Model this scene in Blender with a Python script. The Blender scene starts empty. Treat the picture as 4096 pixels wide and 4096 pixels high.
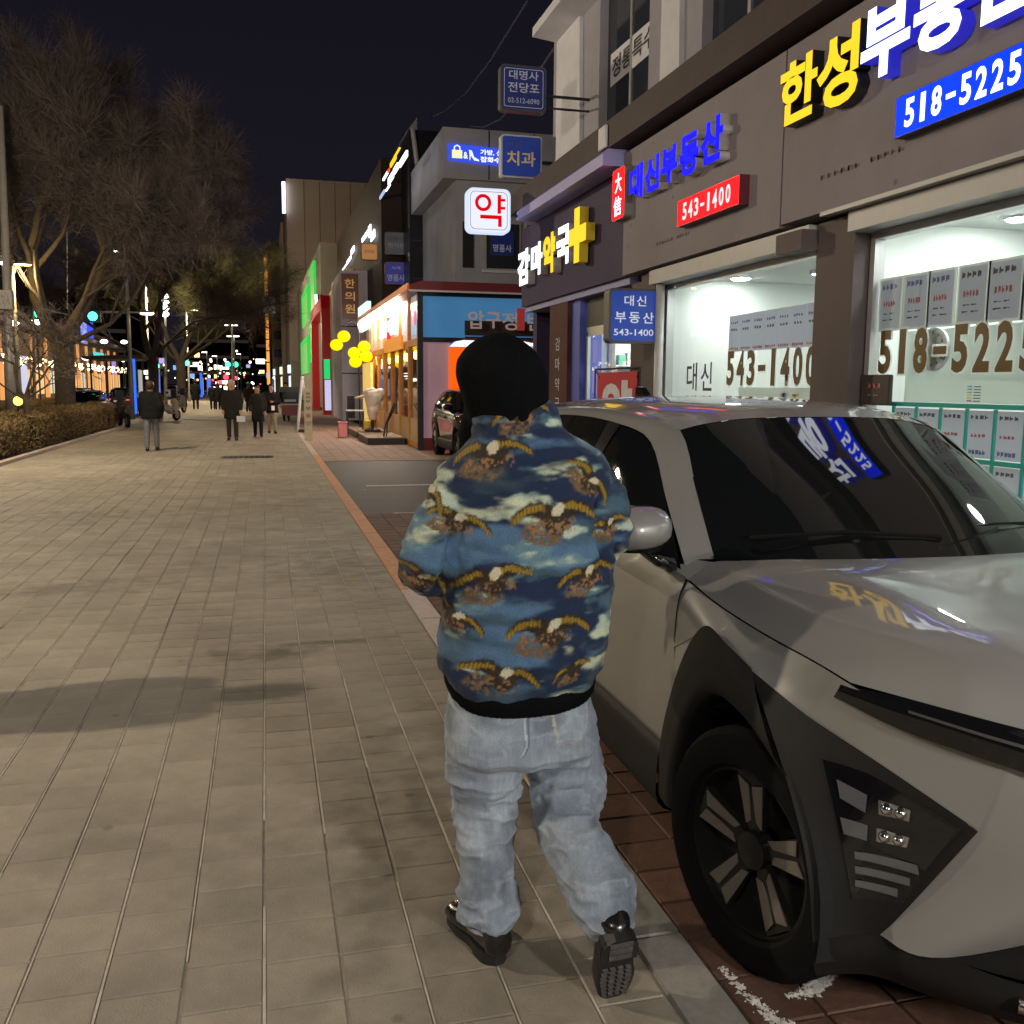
import bpy, bmesh, math, random
import numpy as np
from mathutils import Vector, Matrix
from mathutils.bvhtree import BVHTree
random.seed(7); np.random.seed(7)
rad = math.radians
SC = bpy.context.scene
COL = SC.collection

# ------------------------------------------------------------------ camera, world, exposure
EYE = 1.62; FOC = 947.0
YAW, PITCH, ROLL = rad(14.5455), rad(7.5950), rad(-0.4)
_f = np.array([math.sin(YAW)*math.cos(PITCH), math.cos(YAW)*math.cos(PITCH), -math.sin(PITCH)])
_r = np.array([math.cos(YAW), -math.sin(YAW), 0.0]); _u = np.cross(_r, _f)
_r, _u = _r*math.cos(ROLL)-_u*math.sin(ROLL), _u*math.cos(ROLL)+_r*math.sin(ROLL)
cam_d = bpy.data.cameras.new('camera'); cam = bpy.data.objects.new('camera', cam_d); COL.objects.link(cam)
cam_d.sensor_fit = 'HORIZONTAL'; cam_d.sensor_width = 36; cam_d.lens = FOC/1024*36
cam_d.clip_start = 0.05; cam_d.clip_end = 3000
cam.matrix_world = Matrix(((_r[0], _u[0], -_f[0], 0), (_r[1], _u[1], -_f[1], 0), (_r[2], _u[2], -_f[2], EYE), (0, 0, 0, 1)))
SC.camera = cam
W = bpy.data.worlds.new('World'); SC.world = W; W.use_nodes = True
nt = W.node_tree; bg = nt.nodes['Background']
tc = nt.nodes.new('ShaderNodeTexCoord'); sx = nt.nodes.new('ShaderNodeSeparateXYZ')
rp = nt.nodes.new('ShaderNodeValToRGB'); nt.links.new(tc.outputs['Generated'], sx.inputs[0])
nt.links.new(sx.outputs['Z'], rp.inputs[0]); nt.links.new(rp.outputs[0], bg.inputs[0])
rp.color_ramp.elements[0].position = 0.0; rp.color_ramp.elements[0].color = (0.0115, 0.0098, 0.0140, 1)
rp.color_ramp.elements[1].position = 0.6; rp.color_ramp.elements[1].color = (0.0046, 0.0046, 0.0105, 1)
bg.inputs[1].default_value = 1.0
SC.view_settings.view_transform = 'Standard'; SC.view_settings.look = 'None'
SC.view_settings.gamma = 1; SC.view_settings.use_curve_mapping = False; SC.view_settings.exposure = 0.0
SC.render.engine = 'CYCLES'
SC.cycles.use_denoising = True
SC.cycles.max_bounces = 6; SC.cycles.transparent_max_bounces = 12
SC.cycles.sample_clamp_indirect = 6.0
SC.cycles.caustics_reflective = False; SC.cycles.caustics_refractive = False

# ------------------------------------------------------------------ pixel <-> place (all planes are real surfaces of the street)
def at(u, v, **k):
    d = _f + _r*(u-512)/FOC - _u*(v-512)/FOC
    if 'z' in k: t = (k['z']-EYE)/d[2]
    elif 'x' in k: t = k['x']/d[0]
    else: t = k['y']/d[1]
    return Vector((d[0]*t, d[1]*t, EYE+d[2]*t))
def pix(p):
    q = np.array([p[0], p[1], p[2]-EYE]); z = q@_f
    return (512+FOC*(q@_r)/z, 512-FOC*(q@_u)/z, z)

# ------------------------------------------------------------------ materials
MATS = {}
def mat(name, col, rough=0.6, metal=0.0, noise=0.0, scale=8.0, bump=0.0, bscale=40.0, coat=0.0, emit=None, es=0.0, spec=0.5, rnd=0.0, stain=0.0):
    if name in MATS: return MATS[name]
    m = bpy.data.materials.new(name); m.use_nodes = True; MATS[name] = m
    t = m.node_tree; b = t.nodes['Principled BSDF']; L = t.links.new
    b.inputs['Base Color'].default_value = (*col, 1); b.inputs['Roughness'].default_value = rough
    b.inputs['Metallic'].default_value = metal; b.inputs['Coat Weight'].default_value = coat
    b.inputs['Coat Roughness'].default_value = 0.03; b.inputs['Specular IOR Level'].default_value = spec
    if emit: 
        b.inputs['Emission Color'].default_value = (*emit, 1); b.inputs['Emission Strength'].default_value = es
    if noise or bump or rnd or stain:
        co = t.nodes.new('ShaderNodeTexCoord').outputs['Object']
    if noise or rnd:
        n = t.nodes.new('ShaderNodeTexNoise'); n.inputs['Scale'].default_value = scale; n.inputs['Detail'].default_value = 5; n.inputs['Roughness'].default_value = 0.65
        L(co, n.inputs['Vector'])
        mr = t.nodes.new('ShaderNodeMapRange'); mr.inputs[1].default_value = 0.25; mr.inputs[2].default_value = 0.75
        mr.inputs[3].default_value = 1-noise; mr.inputs[4].default_value = 1+noise; L(n.outputs[0], mr.inputs[0])
        fac = mr.outputs[0]
        if rnd:
            oi = t.nodes.new('ShaderNodeObjectInfo'); ge = t.nodes.new('ShaderNodeNewGeometry')
            ad = t.nodes.new('ShaderNodeMath'); ad.operation = 'ADD'; L(oi.outputs['Random'], ad.inputs[0]); L(ge.outputs['Random Per Island'], ad.inputs[1])
            fr = t.nodes.new('ShaderNodeMath'); fr.operation = 'FRACT'; L(ad.outputs[0], fr.inputs[0])
            m2 = t.nodes.new('ShaderNodeMapRange'); m2.inputs[3].default_value = 1-rnd; m2.inputs[4].default_value = 1+rnd; L(fr.outputs[0], m2.inputs[0])
            mu = t.nodes.new('ShaderNodeMath'); mu.operation = 'MULTIPLY'; L(fac, mu.inputs[0]); L(m2.outputs[0], mu.inputs[1]); fac = mu.outputs[0]
        if stain:
            ge2 = t.nodes.new('ShaderNodeNewGeometry')
            n3 = t.nodes.new('ShaderNodeTexNoise'); n3.inputs['Scale'].default_value = 0.9; n3.inputs['Detail'].default_value = 7; n3.inputs['Roughness'].default_value = 0.7; L(ge2.outputs['Position'], n3.inputs['Vector'])
            m3 = t.nodes.new('ShaderNodeMapRange'); m3.inputs[1].default_value = 0.35; m3.inputs[2].default_value = 0.65; m3.inputs[3].default_value = 1-stain; m3.inputs[4].default_value = 1+stain*0.6; L(n3.outputs[0], m3.inputs[0])
            vo = t.nodes.new('ShaderNodeTexVoronoi'); vo.inputs['Scale'].default_value = 2.6; L(ge2.outputs['Position'], vo.inputs['Vector'])
            m4 = t.nodes.new('ShaderNodeMapRange'); m4.inputs[1].default_value = 0.035; m4.inputs[2].default_value = 0.065; m4.inputs[3].default_value = 0.62; m4.inputs[4].default_value = 1.0; L(vo.outputs['Distance'], m4.inputs[0])
            mm = t.nodes.new('ShaderNodeMath'); mm.operation = 'MULTIPLY'; L(m3.outputs[0], mm.inputs[0]); L(m4.outputs[0], mm.inputs[1])
            m5 = t.nodes.new('ShaderNodeMath'); m5.operation = 'MULTIPLY'; L(mm.outputs[0], m5.inputs[0]); L(fac, m5.inputs[1]); fac = m5.outputs[0]
        vm = t.nodes.new('ShaderNodeVectorMath'); vm.operation = 'SCALE'; vm.inputs[0].default_value = col; L(fac, vm.inputs['Scale'])
        L(vm.outputs[0], b.inputs['Base Color'])
    if bump:
        n2 = t.nodes.new('ShaderNodeTexNoise'); n2.inputs['Scale'].default_value = bscale; n2.inputs['Detail'].default_value = 6
        L(co, n2.inputs['Vector'])
        bp = t.nodes.new('ShaderNodeBump'); bp.inputs['Strength'].default_value = bump; bp.inputs['Distance'].default_value = 0.01
        L(n2.outputs[0], bp.inputs['Height']); L(bp.outputs[0], b.inputs['Normal'])
    return m
def glow(name, col, s):
    return mat(name, tuple(min(1, c*0.15) for c in col), 0.6, emit=col, es=s, spec=0.08)
def glass(name, tint=(1, 1, 1), refl=1.0):
    if name in MATS: return MATS[name]
    m = bpy.data.materials.new(name); m.use_nodes = True; MATS[name] = m
    t = m.node_tree; L = t.links.new
    for n in list(t.nodes): t.nodes.remove(n)
    o = t.nodes.new('ShaderNodeOutputMaterial'); a = t.nodes.new('ShaderNodeBsdfTransparent'); g = t.nodes.new('ShaderNodeBsdfGlossy')
    a.inputs[0].default_value = (*tint, 1); g.inputs[1].default_value = 0.02
    lw = t.nodes.new('ShaderNodeLayerWeight'); lw.inputs[0].default_value = 0.5
    pw = t.nodes.new('ShaderNodeMath'); pw.operation = 'POWER'; pw.inputs[1].default_value = 5.0; L(lw.outputs['Facing'], pw.inputs[0])
    ml = t.nodes.new('ShaderNodeMath'); ml.operation = 'MULTIPLY_ADD'; ml.inputs[1].default_value = 0.92*refl; ml.inputs[2].default_value = 0.04*refl; L(pw.outputs[0], ml.inputs[0])
    x = t.nodes.new('ShaderNodeMixShader'); L(ml.outputs[0], x.inputs[0]); L(a.outputs[0], x.inputs[1]); L(g.outputs[0], x.inputs[2]); L(x.outputs[0], o.inputs[0])
    return m

def paper(name, col, thru=0.6):
    m = bpy.data.materials.new(name); m.use_nodes = True; MATS[name] = m; t = m.node_tree; L = t.links.new
    for n in list(t.nodes): t.nodes.remove(n)
    o = t.nodes.new('ShaderNodeOutputMaterial'); a = t.nodes.new('ShaderNodeBsdfDiffuse'); g = t.nodes.new('ShaderNodeBsdfTranslucent'); x = t.nodes.new('ShaderNodeMixShader')
    a.inputs[0].default_value = (*col, 1); g.inputs[0].default_value = (*col, 1); x.inputs[0].default_value = thru
    L(a.outputs[0], x.inputs[1]); L(g.outputs[0], x.inputs[2]); L(x.outputs[0], o.inputs[0]); return m
# ------------------------------------------------------------------ objects
ORG = {}
def org(o): return ORG.get(o.name, Vector((0, 0, 0))) if o else Vector((0, 0, 0))
def thing(name, label, cat, loc=(0, 0, 0), group=None, kind=None):
    o = bpy.data.objects.new(name, None); COL.objects.link(o); o.location = loc; o.empty_display_size = 0.2
    ORG[o.name] = Vector(loc)
    o['label'] = label
    if cat: o['category'] = cat
    if group: o['group'] = group
    if kind: o['kind'] = kind
    return o
def tag(o, label, cat, group=None):
    o['label'] = label; o['category'] = cat
    if group: o['group'] = group
    return o
def copy_tree(o, parent=None):
    c = o.copy(); COL.objects.link(c); ORG[c.name] = org(o).copy()
    if parent: c.parent = parent
    for ch in list(o.children): copy_tree(ch, c)
    return c

def obj_from_mesh(name, me, m, parent=None, kind=None, label=None):
    o = bpy.data.objects.new(name, me); COL.objects.link(o)
    if m and not me.materials: me.materials.append(m)
    if parent:
        og = org(parent); o.parent = parent; ORG[o.name] = og.copy()
        if og.length > 0: me.transform(Matrix.Translation(-og))
    if kind: o['kind'] = kind
    if label: o['label'] = label
    return o
def smooth(me, ang=None):
    me.polygons.foreach_set('use_smooth', [True]*len(me.polygons))
    if ang: me.set_sharp_from_angle(angle=rad(ang))

class MB:
    def __init__(s): s.v = []; s.f = []; s.mi = []; s.cur = 0
    def add(s, vs, fs):
        b = len(s.v); s.v += [tuple(p) for p in vs]; s.f += [tuple(i+b for i in f) for f in fs]; s.mi += [s.cur]*len(fs); return s
    def box(s, a, b):
        x0, y0, z0 = [min(p, q) for p, q in zip(a, b)]; x1, y1, z1 = [max(p, q) for p, q in zip(a, b)]
        return s.add([(x0, y0, z0), (x1, y0, z0), (x1, y1, z0), (x0, y1, z0), (x0, y0, z1), (x1, y0, z1), (x1, y1, z1), (x0, y1, z1)],
                     [(3, 2, 1, 0), (4, 5, 6, 7), (0, 1, 5, 4), (1, 2, 6, 5), (2, 3, 7, 6), (3, 0, 4, 7)])
    def cbox(s, c, d): return s.box([c[i]-d[i]/2 for i in range(3)], [c[i]+d[i]/2 for i in range(3)])
    def tube(s, pts, r, n=8, cap=True):
        pts = [Vector(p) for p in pts]; rs = r if isinstance(r, (list, tuple)) else [r]*len(pts)
        vs = []; fs = []; up = None
        for i, p in enumerate(pts):
            t = (pts[min(i+1, len(pts)-1)]-pts[max(i-1, 0)]).normalized()
            if up is None: up = t.orthogonal().normalized()
            else:
                up = up-t*up.dot(t); up = up.normalized() if up.length > 1e-6 else t.orthogonal().normalized()
            w = t.cross(up)
            for k in range(n):
                a = 2*math.pi*k/n; vs.append(p+(up*math.cos(a)+w*math.sin(a))*rs[i])
        for i in range(len(pts)-1):
            for k in range(n): fs.append((i*n+k, i*n+(k+1) % n, (i+1)*n+(k+1) % n, (i+1)*n+k))
        if cap: fs.append(tuple(range(n))[::-1]); fs.append(tuple((len(pts)-1)*n+k for k in range(n)))
        return s.add(vs, fs)
    def lathe(s, c, prof, n=16, axis='z', cap=True):
        vs = []; fs = []; c = Vector(c)
        for (r, h) in prof:
            for k in range(n):
                a = 2*math.pi*k/n
                q = (r*math.cos(a), r*math.sin(a), h)
                vs.append(c+Vector(q if axis == 'z' else ((h, q[0], q[1]) if axis == 'x' else (q[0], h, q[1]))))
        m = len(prof)
        for i in range(m-1):
            for k in range(n): fs.append((i*n+k, i*n+(k+1) % n, (i+1)*n+(k+1) % n, (i+1)*n+k))
        if cap: fs.append(tuple(range(n))[::-1]); fs.append(tuple((m-1)*n+k for k in range(n)))
        return s.add(vs, fs)
    def ball(s, c, r, n=12, sq=1.0):
        prof = [(max(1e-4, r*math.sin(math.pi*i/(n//2+2))), -r*sq*math.cos(math.pi*i/(n//2+2))) for i in range(n//2+3)]
        return s.lathe(c, prof, n)
    def rings(s, rg, n=18, p=2.0, cap=True):
        # rg: (centre, half width, half depth[, u axis, v axis]); superellipse rings
        vs = []; fs = []
        for g in rg:
            c = Vector(g[0]); a, b = g[1], g[2]; u = Vector(g[3]) if len(g) > 3 else Vector((1, 0, 0)); v = Vector(g[4]) if len(g) > 4 else Vector((0, 1, 0))
            for k in range(n):
                th = 2*math.pi*k/n; cs, sn = math.cos(th), math.sin(th)
                vs.append(c+u*(a*math.copysign(abs(cs)**(2/p), cs))+v*(b*math.copysign(abs(sn)**(2/p), sn)))
        for i in range(len(rg)-1):
            for k in range(n): fs.append((i*n+k, i*n+(k+1) % n, (i+1)*n+(k+1) % n, (i+1)*n+k))
        if cap: fs.append(tuple(range(n))[::-1]); fs.append(tuple((len(rg)-1)*n+k for k in range(n)))
        return s.add(vs, fs)
    def grid(s, P):
        P = np.asarray(P); r, c = P.shape[:2]
        return s.add(P.reshape(-1, 3).tolist(), [(i*c+j, i*c+j+1, (i+1)*c+j+1, (i+1)*c+j) for i in range(r-1) for j in range(c-1)])
    def prism(s, poly, d):
        # closed polygon of 3d points swept by vector d
        n = len(poly); d = Vector(d); vs = [Vector(p) for p in poly]; vs += [p+d for p in vs]
        return s.add(vs, [tuple(range(n))[::-1], tuple(range(n, 2*n))]+[(i, (i+1) % n, n+(i+1) % n, n+i) for i in range(n)])
    def mesh(s, name, m=None, sm=False, ang=None):
        me = bpy.data.meshes.new(name); me.from_pydata(s.v, [], s.f)
        ms = m if isinstance(m, (list, tuple)) else ([m] if m else [])
        for q in ms: me.materials.append(q)
        if len(ms) > 1: me.polygons.foreach_set('material_index', s.mi)
        bm = bmesh.new(); bm.from_mesh(me); bmesh.ops.recalc_face_normals(bm, faces=bm.faces); bm.to_mesh(me); bm.free()
        if sm: smooth(me, ang)
        me.update(); return me
    def build(s, name, m, parent=None, sm=False, ang=None, kind=None, label=None):
        return obj_from_mesh(name, s.mesh(name, m, sm, ang), None, parent, kind, label)
def bevelled(o, w=0.01, seg=2):
    me = o.data; bm = bmesh.new(); bm.from_mesh(me)
    es = [e for e in bm.edges if len(e.link_faces) == 2 and e.calc_face_angle(0) > 0.6]
    bmesh.ops.bevel(bm, geom=es, offset=w, segments=seg, affect='EDGES', clamp_overlap=True)
    bm.to_mesh(me); bm.free(); smooth(me, 40); return o

# ------------------------------------------------------------------ lettering (font outlines turned into real solid letters)
_TC = bpy.data.curves.new('lettering', 'FONT'); _TO = bpy.data.objects.new('lettering', _TC)
def text_mesh(body, bold=0.0, depth=0.0, res=3):
    _TC.body = body; _TC.size = 1; _TC.offset = bold; _TC.extrude = depth/2; _TC.resolution_u = res
    if _TO.name not in COL.objects: COL.objects.link(_TO)
    dg = bpy.context.evaluated_depsgraph_get(); dg.update()
    return bpy.data.meshes.new_from_object(_TO.evaluated_get(dg))
def letters(name, body, o, u, v, w, h, m, parent, depth=0.004, bold=0.0, shear=0.0, label=None):
    """text fitted into w x h from lower-left corner o, along u, up v, standing out by depth"""
    me = text_mesh(body, bold, 0.1 if depth > 0.002 else 0.0)
    n = len(me.vertices); co = np.zeros(n*3); me.vertices.foreach_get('co', co); co = co.reshape(-1, 3)
    lo, hi = co.min(0), co.max(0); s = (co-lo)/np.maximum(hi-lo, 1e-6)
    o, u, v = Vector(o), Vector(u).normalized(), Vector(v).normalized(); nn = u.cross(v)
    X = s[:, 0]*w + shear*s[:, 1]*h; Y = s[:, 1]*h; Z = s[:, 2]*depth if depth > 0.002 else np.zeros(n)
    out = np.array(o)+X[:, None]*np.array(u)+Y[:, None]*np.array(v)+Z[:, None]*np.array(nn)
    me.vertices.foreach_set('co', out.ravel()); me.name = name; me.update()
    me.materials.clear()
    ob = obj_from_mesh(name, me, m, parent, None, label); return ob
def rrect(w, h, r, n=4):
    p = []
    for cx, cy, a0 in ((w-r, h-r, 0), (r, h-r, 90), (r, r, 180), (w-r, r, 270)):
        for k in range(n+1):
            a = rad(a0+90*k/n); p.append((cx+r*math.cos(a), cy+r*math.sin(a)))
    return p
def plate(mb, o, u, v, w, h, d, r=0.0):
    """rounded slab: front face through o (lower-left), thickness d behind it"""
    o, u, v = Vector(o), Vector(u), Vector(v); n = u.cross(v)
    pts = rrect(w, h, r) if r > 0 else [(w, h), (0, h), (0, 0), (w, 0)]
    mb.prism([o+u*a+v*b for a, b in pts], -n*d); return mb
UX, UZ = Vector((1, 0, 0)), Vector((0, 0, 1)); UY = Vector((0, -1, 0))   # UY: reading direction on walls that face the pavement

# numpy value noise
def _hash(i, j, k, s):
    h = (i*374761393+j*668265263+k*2147483647+s*974711) & 0xffffffff
    h = ((h ^ (h >> 13))*1274126177) & 0xffffffff
    return ((h ^ (h >> 16)) & 0xffff)/65535.0
def vnoise(P, scale=1.0, seed=0):
    q = np.asarray(P, float)*scale; i = np.floor(q).astype(np.int64); f = q-i; f = f*f*(3-2*f); r = 0
    for a in (0, 1):
        for b in (0, 1):
            for c in (0, 1):
                w = (f[:, 0] if a else 1-f[:, 0])*(f[:, 1] if b else 1-f[:, 1])*(f[:, 2] if c else 1-f[:, 2])
                r = r+w*_hash(i[:, 0]+a, i[:, 1]+b, i[:, 2]+c, seed)
    return r
def fbm(P, scale=1.0, oct=4, seed=0):
    t = 0; a = 0.5
    for o in range(oct): t = t+a*vnoise(P, scale*2**o, seed+o); a *= 0.5
    return t/(1-0.5**oct)
def remeshed(mb, voxel, it=3, fac=0.6):
    me = mb.mesh('tmp'); o = bpy.data.objects.new('tmp', me); COL.objects.link(o)
    r = o.modifiers.new('r', 'REMESH'); r.mode = 'VOXEL'; r.voxel_size = voxel
    if it:
        q = o.modifiers.new('s', 'SMOOTH'); q.iterations = it; q.factor = fac
    dg = bpy.context.evaluated_depsgraph_get(); dg.update()
    out = bpy.data.meshes.new_from_object(o.evaluated_get(dg)); bpy.data.objects.remove(o); smooth(out); return out
def verts(me):
    co = np.zeros(len(me.vertices)*3); me.vertices.foreach_get('co', co); return co.reshape(-1, 3)
def normals(me):
    n = np.zeros(len(me.vertices)*3); me.vertices.foreach_get('normal', n); return n.reshape(-1, 3)
def setverts(me, co): me.vertices.foreach_set('co', np.asarray(co).ravel()); me.update()
# ================================================================== ground
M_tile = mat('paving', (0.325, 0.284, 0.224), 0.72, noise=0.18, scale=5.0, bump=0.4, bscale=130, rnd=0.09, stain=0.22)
def add_spills_and_shade(m, spots):
    # old spills and grime, plus kerb-side shade painted into the colour
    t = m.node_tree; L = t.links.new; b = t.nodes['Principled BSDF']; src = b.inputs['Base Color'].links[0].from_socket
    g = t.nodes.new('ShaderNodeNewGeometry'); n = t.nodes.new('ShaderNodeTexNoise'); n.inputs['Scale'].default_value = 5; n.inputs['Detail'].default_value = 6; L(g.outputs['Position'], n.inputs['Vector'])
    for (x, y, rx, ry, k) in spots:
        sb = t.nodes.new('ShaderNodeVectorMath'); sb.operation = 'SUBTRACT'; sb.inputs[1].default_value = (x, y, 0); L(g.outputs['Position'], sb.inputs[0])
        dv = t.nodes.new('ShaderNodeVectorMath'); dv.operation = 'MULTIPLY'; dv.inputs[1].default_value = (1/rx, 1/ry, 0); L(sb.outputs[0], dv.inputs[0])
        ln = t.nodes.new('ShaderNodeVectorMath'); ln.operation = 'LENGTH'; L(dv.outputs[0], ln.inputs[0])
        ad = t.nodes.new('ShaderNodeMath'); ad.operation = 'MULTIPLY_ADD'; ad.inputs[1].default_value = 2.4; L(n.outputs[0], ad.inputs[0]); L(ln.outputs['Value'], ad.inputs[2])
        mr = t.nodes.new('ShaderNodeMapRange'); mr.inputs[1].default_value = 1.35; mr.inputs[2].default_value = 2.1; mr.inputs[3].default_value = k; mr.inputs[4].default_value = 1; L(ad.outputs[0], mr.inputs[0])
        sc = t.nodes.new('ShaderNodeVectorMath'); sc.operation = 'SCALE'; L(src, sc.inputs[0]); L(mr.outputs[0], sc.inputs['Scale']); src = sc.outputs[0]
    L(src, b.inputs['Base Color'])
add_spills_and_shade(M_tile, [(-0.02, 5.75, .42, .22, .45), (.30, 5.95, .5, .07, .5), (.75, 3.6, .55, 1.3, .72), (-1.6, 8.0, .9, .4, .75), (.55, 8.5, .6, 1.4, .75), (-.6, 3.4, .35, .2, .8), (-2.4, 12.5, 1.5, .7, .75), (.62, 2.6, .62, 1.5, .70), (.1, 3.0, .5, .8, .84), (-1.5, 3.2, .5, .3, .82), (-3.2, 17, 1.6, .8, .8)])
M_bed = mat('joint_bed', (0.25, 0.225, 0.18), 0.9, noise=0.3, scale=14); M_sand = mat('joint_sand', (0.45, 0.41, 0.34), 0.9, noise=0.35, scale=9)
M_asph = mat('asphalt', (0.045, 0.043, 0.043), 0.62, noise=0.35, scale=3, bump=0.6, bscale=160)
M_road = mat('road_asphalt', (0.05, 0.047, 0.046), 0.7, noise=0.3, scale=1.2, bump=0.4, bscale=90)
M_granite = mat('granite', (0.50, 0.41, 0.37), 0.6, noise=0.2, scale=30, bump=0.2, bscale=200, rnd=0.07)
M_granite_g = mat('granite_grey', (0.24, 0.225, 0.20), 0.65, noise=0.2, scale=30, bump=0.2, bscale=200, rnd=0.07)
M_granite_o = mat('granite_orange', (0.52, 0.25, 0.12), 0.65, noise=0.25, scale=12, bump=0.2, bscale=200, rnd=0.06)  # orange-toned granite for the middle run of kerb stones
M_brick = mat('brick_paver', (0.105, 0.052, 0.034), 0.75, noise=0.3, scale=20, bump=0.3, bscale=120, rnd=0.18)
M_pink = mat('pink_paver', (0.34, 0.235, 0.19), 0.75, noise=0.2, scale=6, rnd=0.12, bump=0.2)
M_line = mat('road_paint', (0.72, 0.70, 0.66), 0.7, noise=0.2, scale=30)
M_soil = mat('soil', (0.06, 0.045, 0.03), 0.95, noise=0.4, scale=6, bump=0.8, bscale=20)

ground = MB().box((-1500, -60, -0.6), (1500, 2500, -0.14)).build('ground', M_road); ground['kind'] = 'structure'
sw = MB().box((-5.0, -10, -0.13), (1.0, 75, -0.005)).box((-9.5, 38.2, -0.131), (-5.0, 75, -0.008)).box((-9.5, 75, -0.13), (1.4, 190, 0.0)).build('sidewalk', M_bed); sw['kind'] = 'structure'
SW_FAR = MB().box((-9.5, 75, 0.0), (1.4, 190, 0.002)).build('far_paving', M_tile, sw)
CW, RW = 0.212, 0.205
def slab_geo(mb, x0, y0, x1, y1, z=0.0, c=0.004, d=0.006):
    mb.add([(x0+c, y0+c, z), (x1-c, y0+c, z), (x1-c, y1-c, z), (x0+c, y1-c, z), (x0, y0, z-d), (x1, y0, z-d), (x1, y1, z-d), (x0, y1, z-d)],
           [(0, 1, 2, 3), (4, 5, 1, 0), (5, 6, 2, 1), (6, 7, 3, 2), (7, 4, 0, 3)])
cells = []
k0 = -24
for k in range(k0, 6):
    x0 = -0.045+k*CW; x1 = x0+CW
    if x1 < -4.98 or x0 > 0.985: continue
    off = random.random()*RW
    y = 0.9+off-RW
    while y < 75:
        cells.append((max(x0, -5)+0.0034, y+0.0014, min(x1, 0.998)-0.0034, y+RW-0.0014)); y += RW
for k in range(20):
    y = 38.2
    while y < 75:
        cells.append((-9.5+k*0.225+0.003, y, -9.5+(k+1)*0.225-0.003, y+0.4)); y += 0.403
def vis(c):
    u, v, z = pix(((c[0]+c[2])/2, (c[1]+c[3])/2, 0)) if c[1] > 0.3 else (-999, 0, 0)
    return z if (-15 < u < 1040 and v < 1045) else 9e9
order = sorted(range(len(cells)), key=lambda i: vis(cells[i]))
near = set(order[:290])
sand = MB()
for k in range(k0, 6):
    x0 = -0.045+k*CW
    if -4.98 < x0 < 0.99:
        y = 0.6
        while y < 60:
            L_ = random.uniform(.3, 1.6); w_ = random.uniform(.0022, .0042); j = random.uniform(-.001, .001)
            if random.random() < .86: sand.box((x0-w_+j, y, -0.006), (x0+w_+j, y+L_, -0.0006))
            y += L_
sand.build('joint_sand_lines', M_sand, sw, kind='stuff')
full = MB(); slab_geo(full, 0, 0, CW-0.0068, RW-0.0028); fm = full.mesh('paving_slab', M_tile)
far = MB()
for i, c in enumerate(cells):
    z = random.uniform(-0.0012, 0.0012)
    if i in near:
        w = c[2]-c[0]
        o = bpy.data.objects.new('paving_slab', fm); COL.objects.link(o); o.parent = sw
        o.location = (c[0], c[1], z); o.scale = (w/(CW-0.0068), 1, 1); o.rotation_euler = (random.gauss(0, 0.002), random.gauss(0, 0.002), random.gauss(0, 0.002))
    else: slab_geo(far, *c, z=z)
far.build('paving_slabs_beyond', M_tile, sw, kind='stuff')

p_ = at(247, 457, z=0); t = thing('drain_cover', 'flat dark drain cover let into the paving before the walkers', 'drain cover', (p_.x, p_.y, 0))
MB().box((p_.x-.55, p_.y-.35, -.01), (p_.x+.55, p_.y+.35, .003)).build('frame', M_dark if 'dark_metal' in MATS else mat('dark_metal', (0.02, 0.02, 0.022), 0.45), t)
for k in range(9): MB().box((p_.x-.5+k*.115, p_.y-.30, .003), (p_.x-.44+k*.115, p_.y+.30, .008)).build('bar', mat('cast_iron', (.045, .042, .04), .6), t)
for (u, v, c, lab) in ((353, 577, (.55, .28, .08), 'orange fallen leaf on the paving near the kerb'), (365, 490, (.6, .58, .55), 'white paper scrap on the parking asphalt')):
    p_ = at(u, v, z=.004 if u != 365 else -.01); r_ = .028 if u != 104 else .014
    tag(MB().add([(p_.x-r_, p_.y, p_.z), (p_.x, p_.y-r_*.6, p_.z), (p_.x+r_*1.1, p_.y+r_*.1, p_.z+.004), (p_.x, p_.y+r_*.7, p_.z+.006), (p_.x, p_.y, p_.z+.012)], [(0, 1, 4), (1, 2, 4), (2, 3, 4), (3, 0, 4), (0, 3, 2, 1)]).build('litter', mat('litter_%d' % u, c, .8)), lab, 'litter')
kerb = MB().box((1.0, -10, -0.14), (1.165, 60, -0.010)).build('kerb', M_bed); kerb['kind'] = 'structure'
y = -0.55
while y < 34:
    mm = M_granite_g if y < 2.9 else (M_granite if y < 6.4 or y > 22 else (M_granite_o if y > 7.4 else M_granite))
    b = MB(); slab_geo(b, 1.004, y+0.004, 1.163, y+0.99, z=0.004, c=0.006, d=0.02); b.build('kerb_stone', mm, kerb); y += 0.994

lot = MB().box((1.165, 11.95, -0.13), (14, 20.5, -0.012)).build('parking_asphalt', M_asph); lot['kind'] = 'structure'
for yy in (12.0, 15.42):
    MB().box((1.55, yy-0.05, -0.012), (3.35, yy+0.05, -0.008)).build('parking_line', M_line, lot)
bay = MB().box((1.165, -10, -0.13), (3.9, 11.95, -0.012)).build('parking_bay', M_soil); bay['kind'] = 'structure'
pc = []
for i in range(13):
    for j in range(58):
        y0 = 0.4+j*0.2; x0 = 1.17+i*0.21
        pc.append((x0+0.002, y0+0.003, min(x0+0.207, 3.898), y0+0.197))
po = sorted(pc, key=vis); far = MB()
for i, c in enumerate(po):
    z = -0.004+random.uniform(-0.0015, 0.0015)
    if i < 110:
        b = MB(); slab_geo(b, *c, z=z, c=0.004, d=0.009); b.build('brick_paver', M_brick, bay)
    else: slab_geo(far, *c, z=z, c=0.004, d=0.009)
far.build('brick_pavers_beyond', M_brick, bay, kind='stuff')
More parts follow.
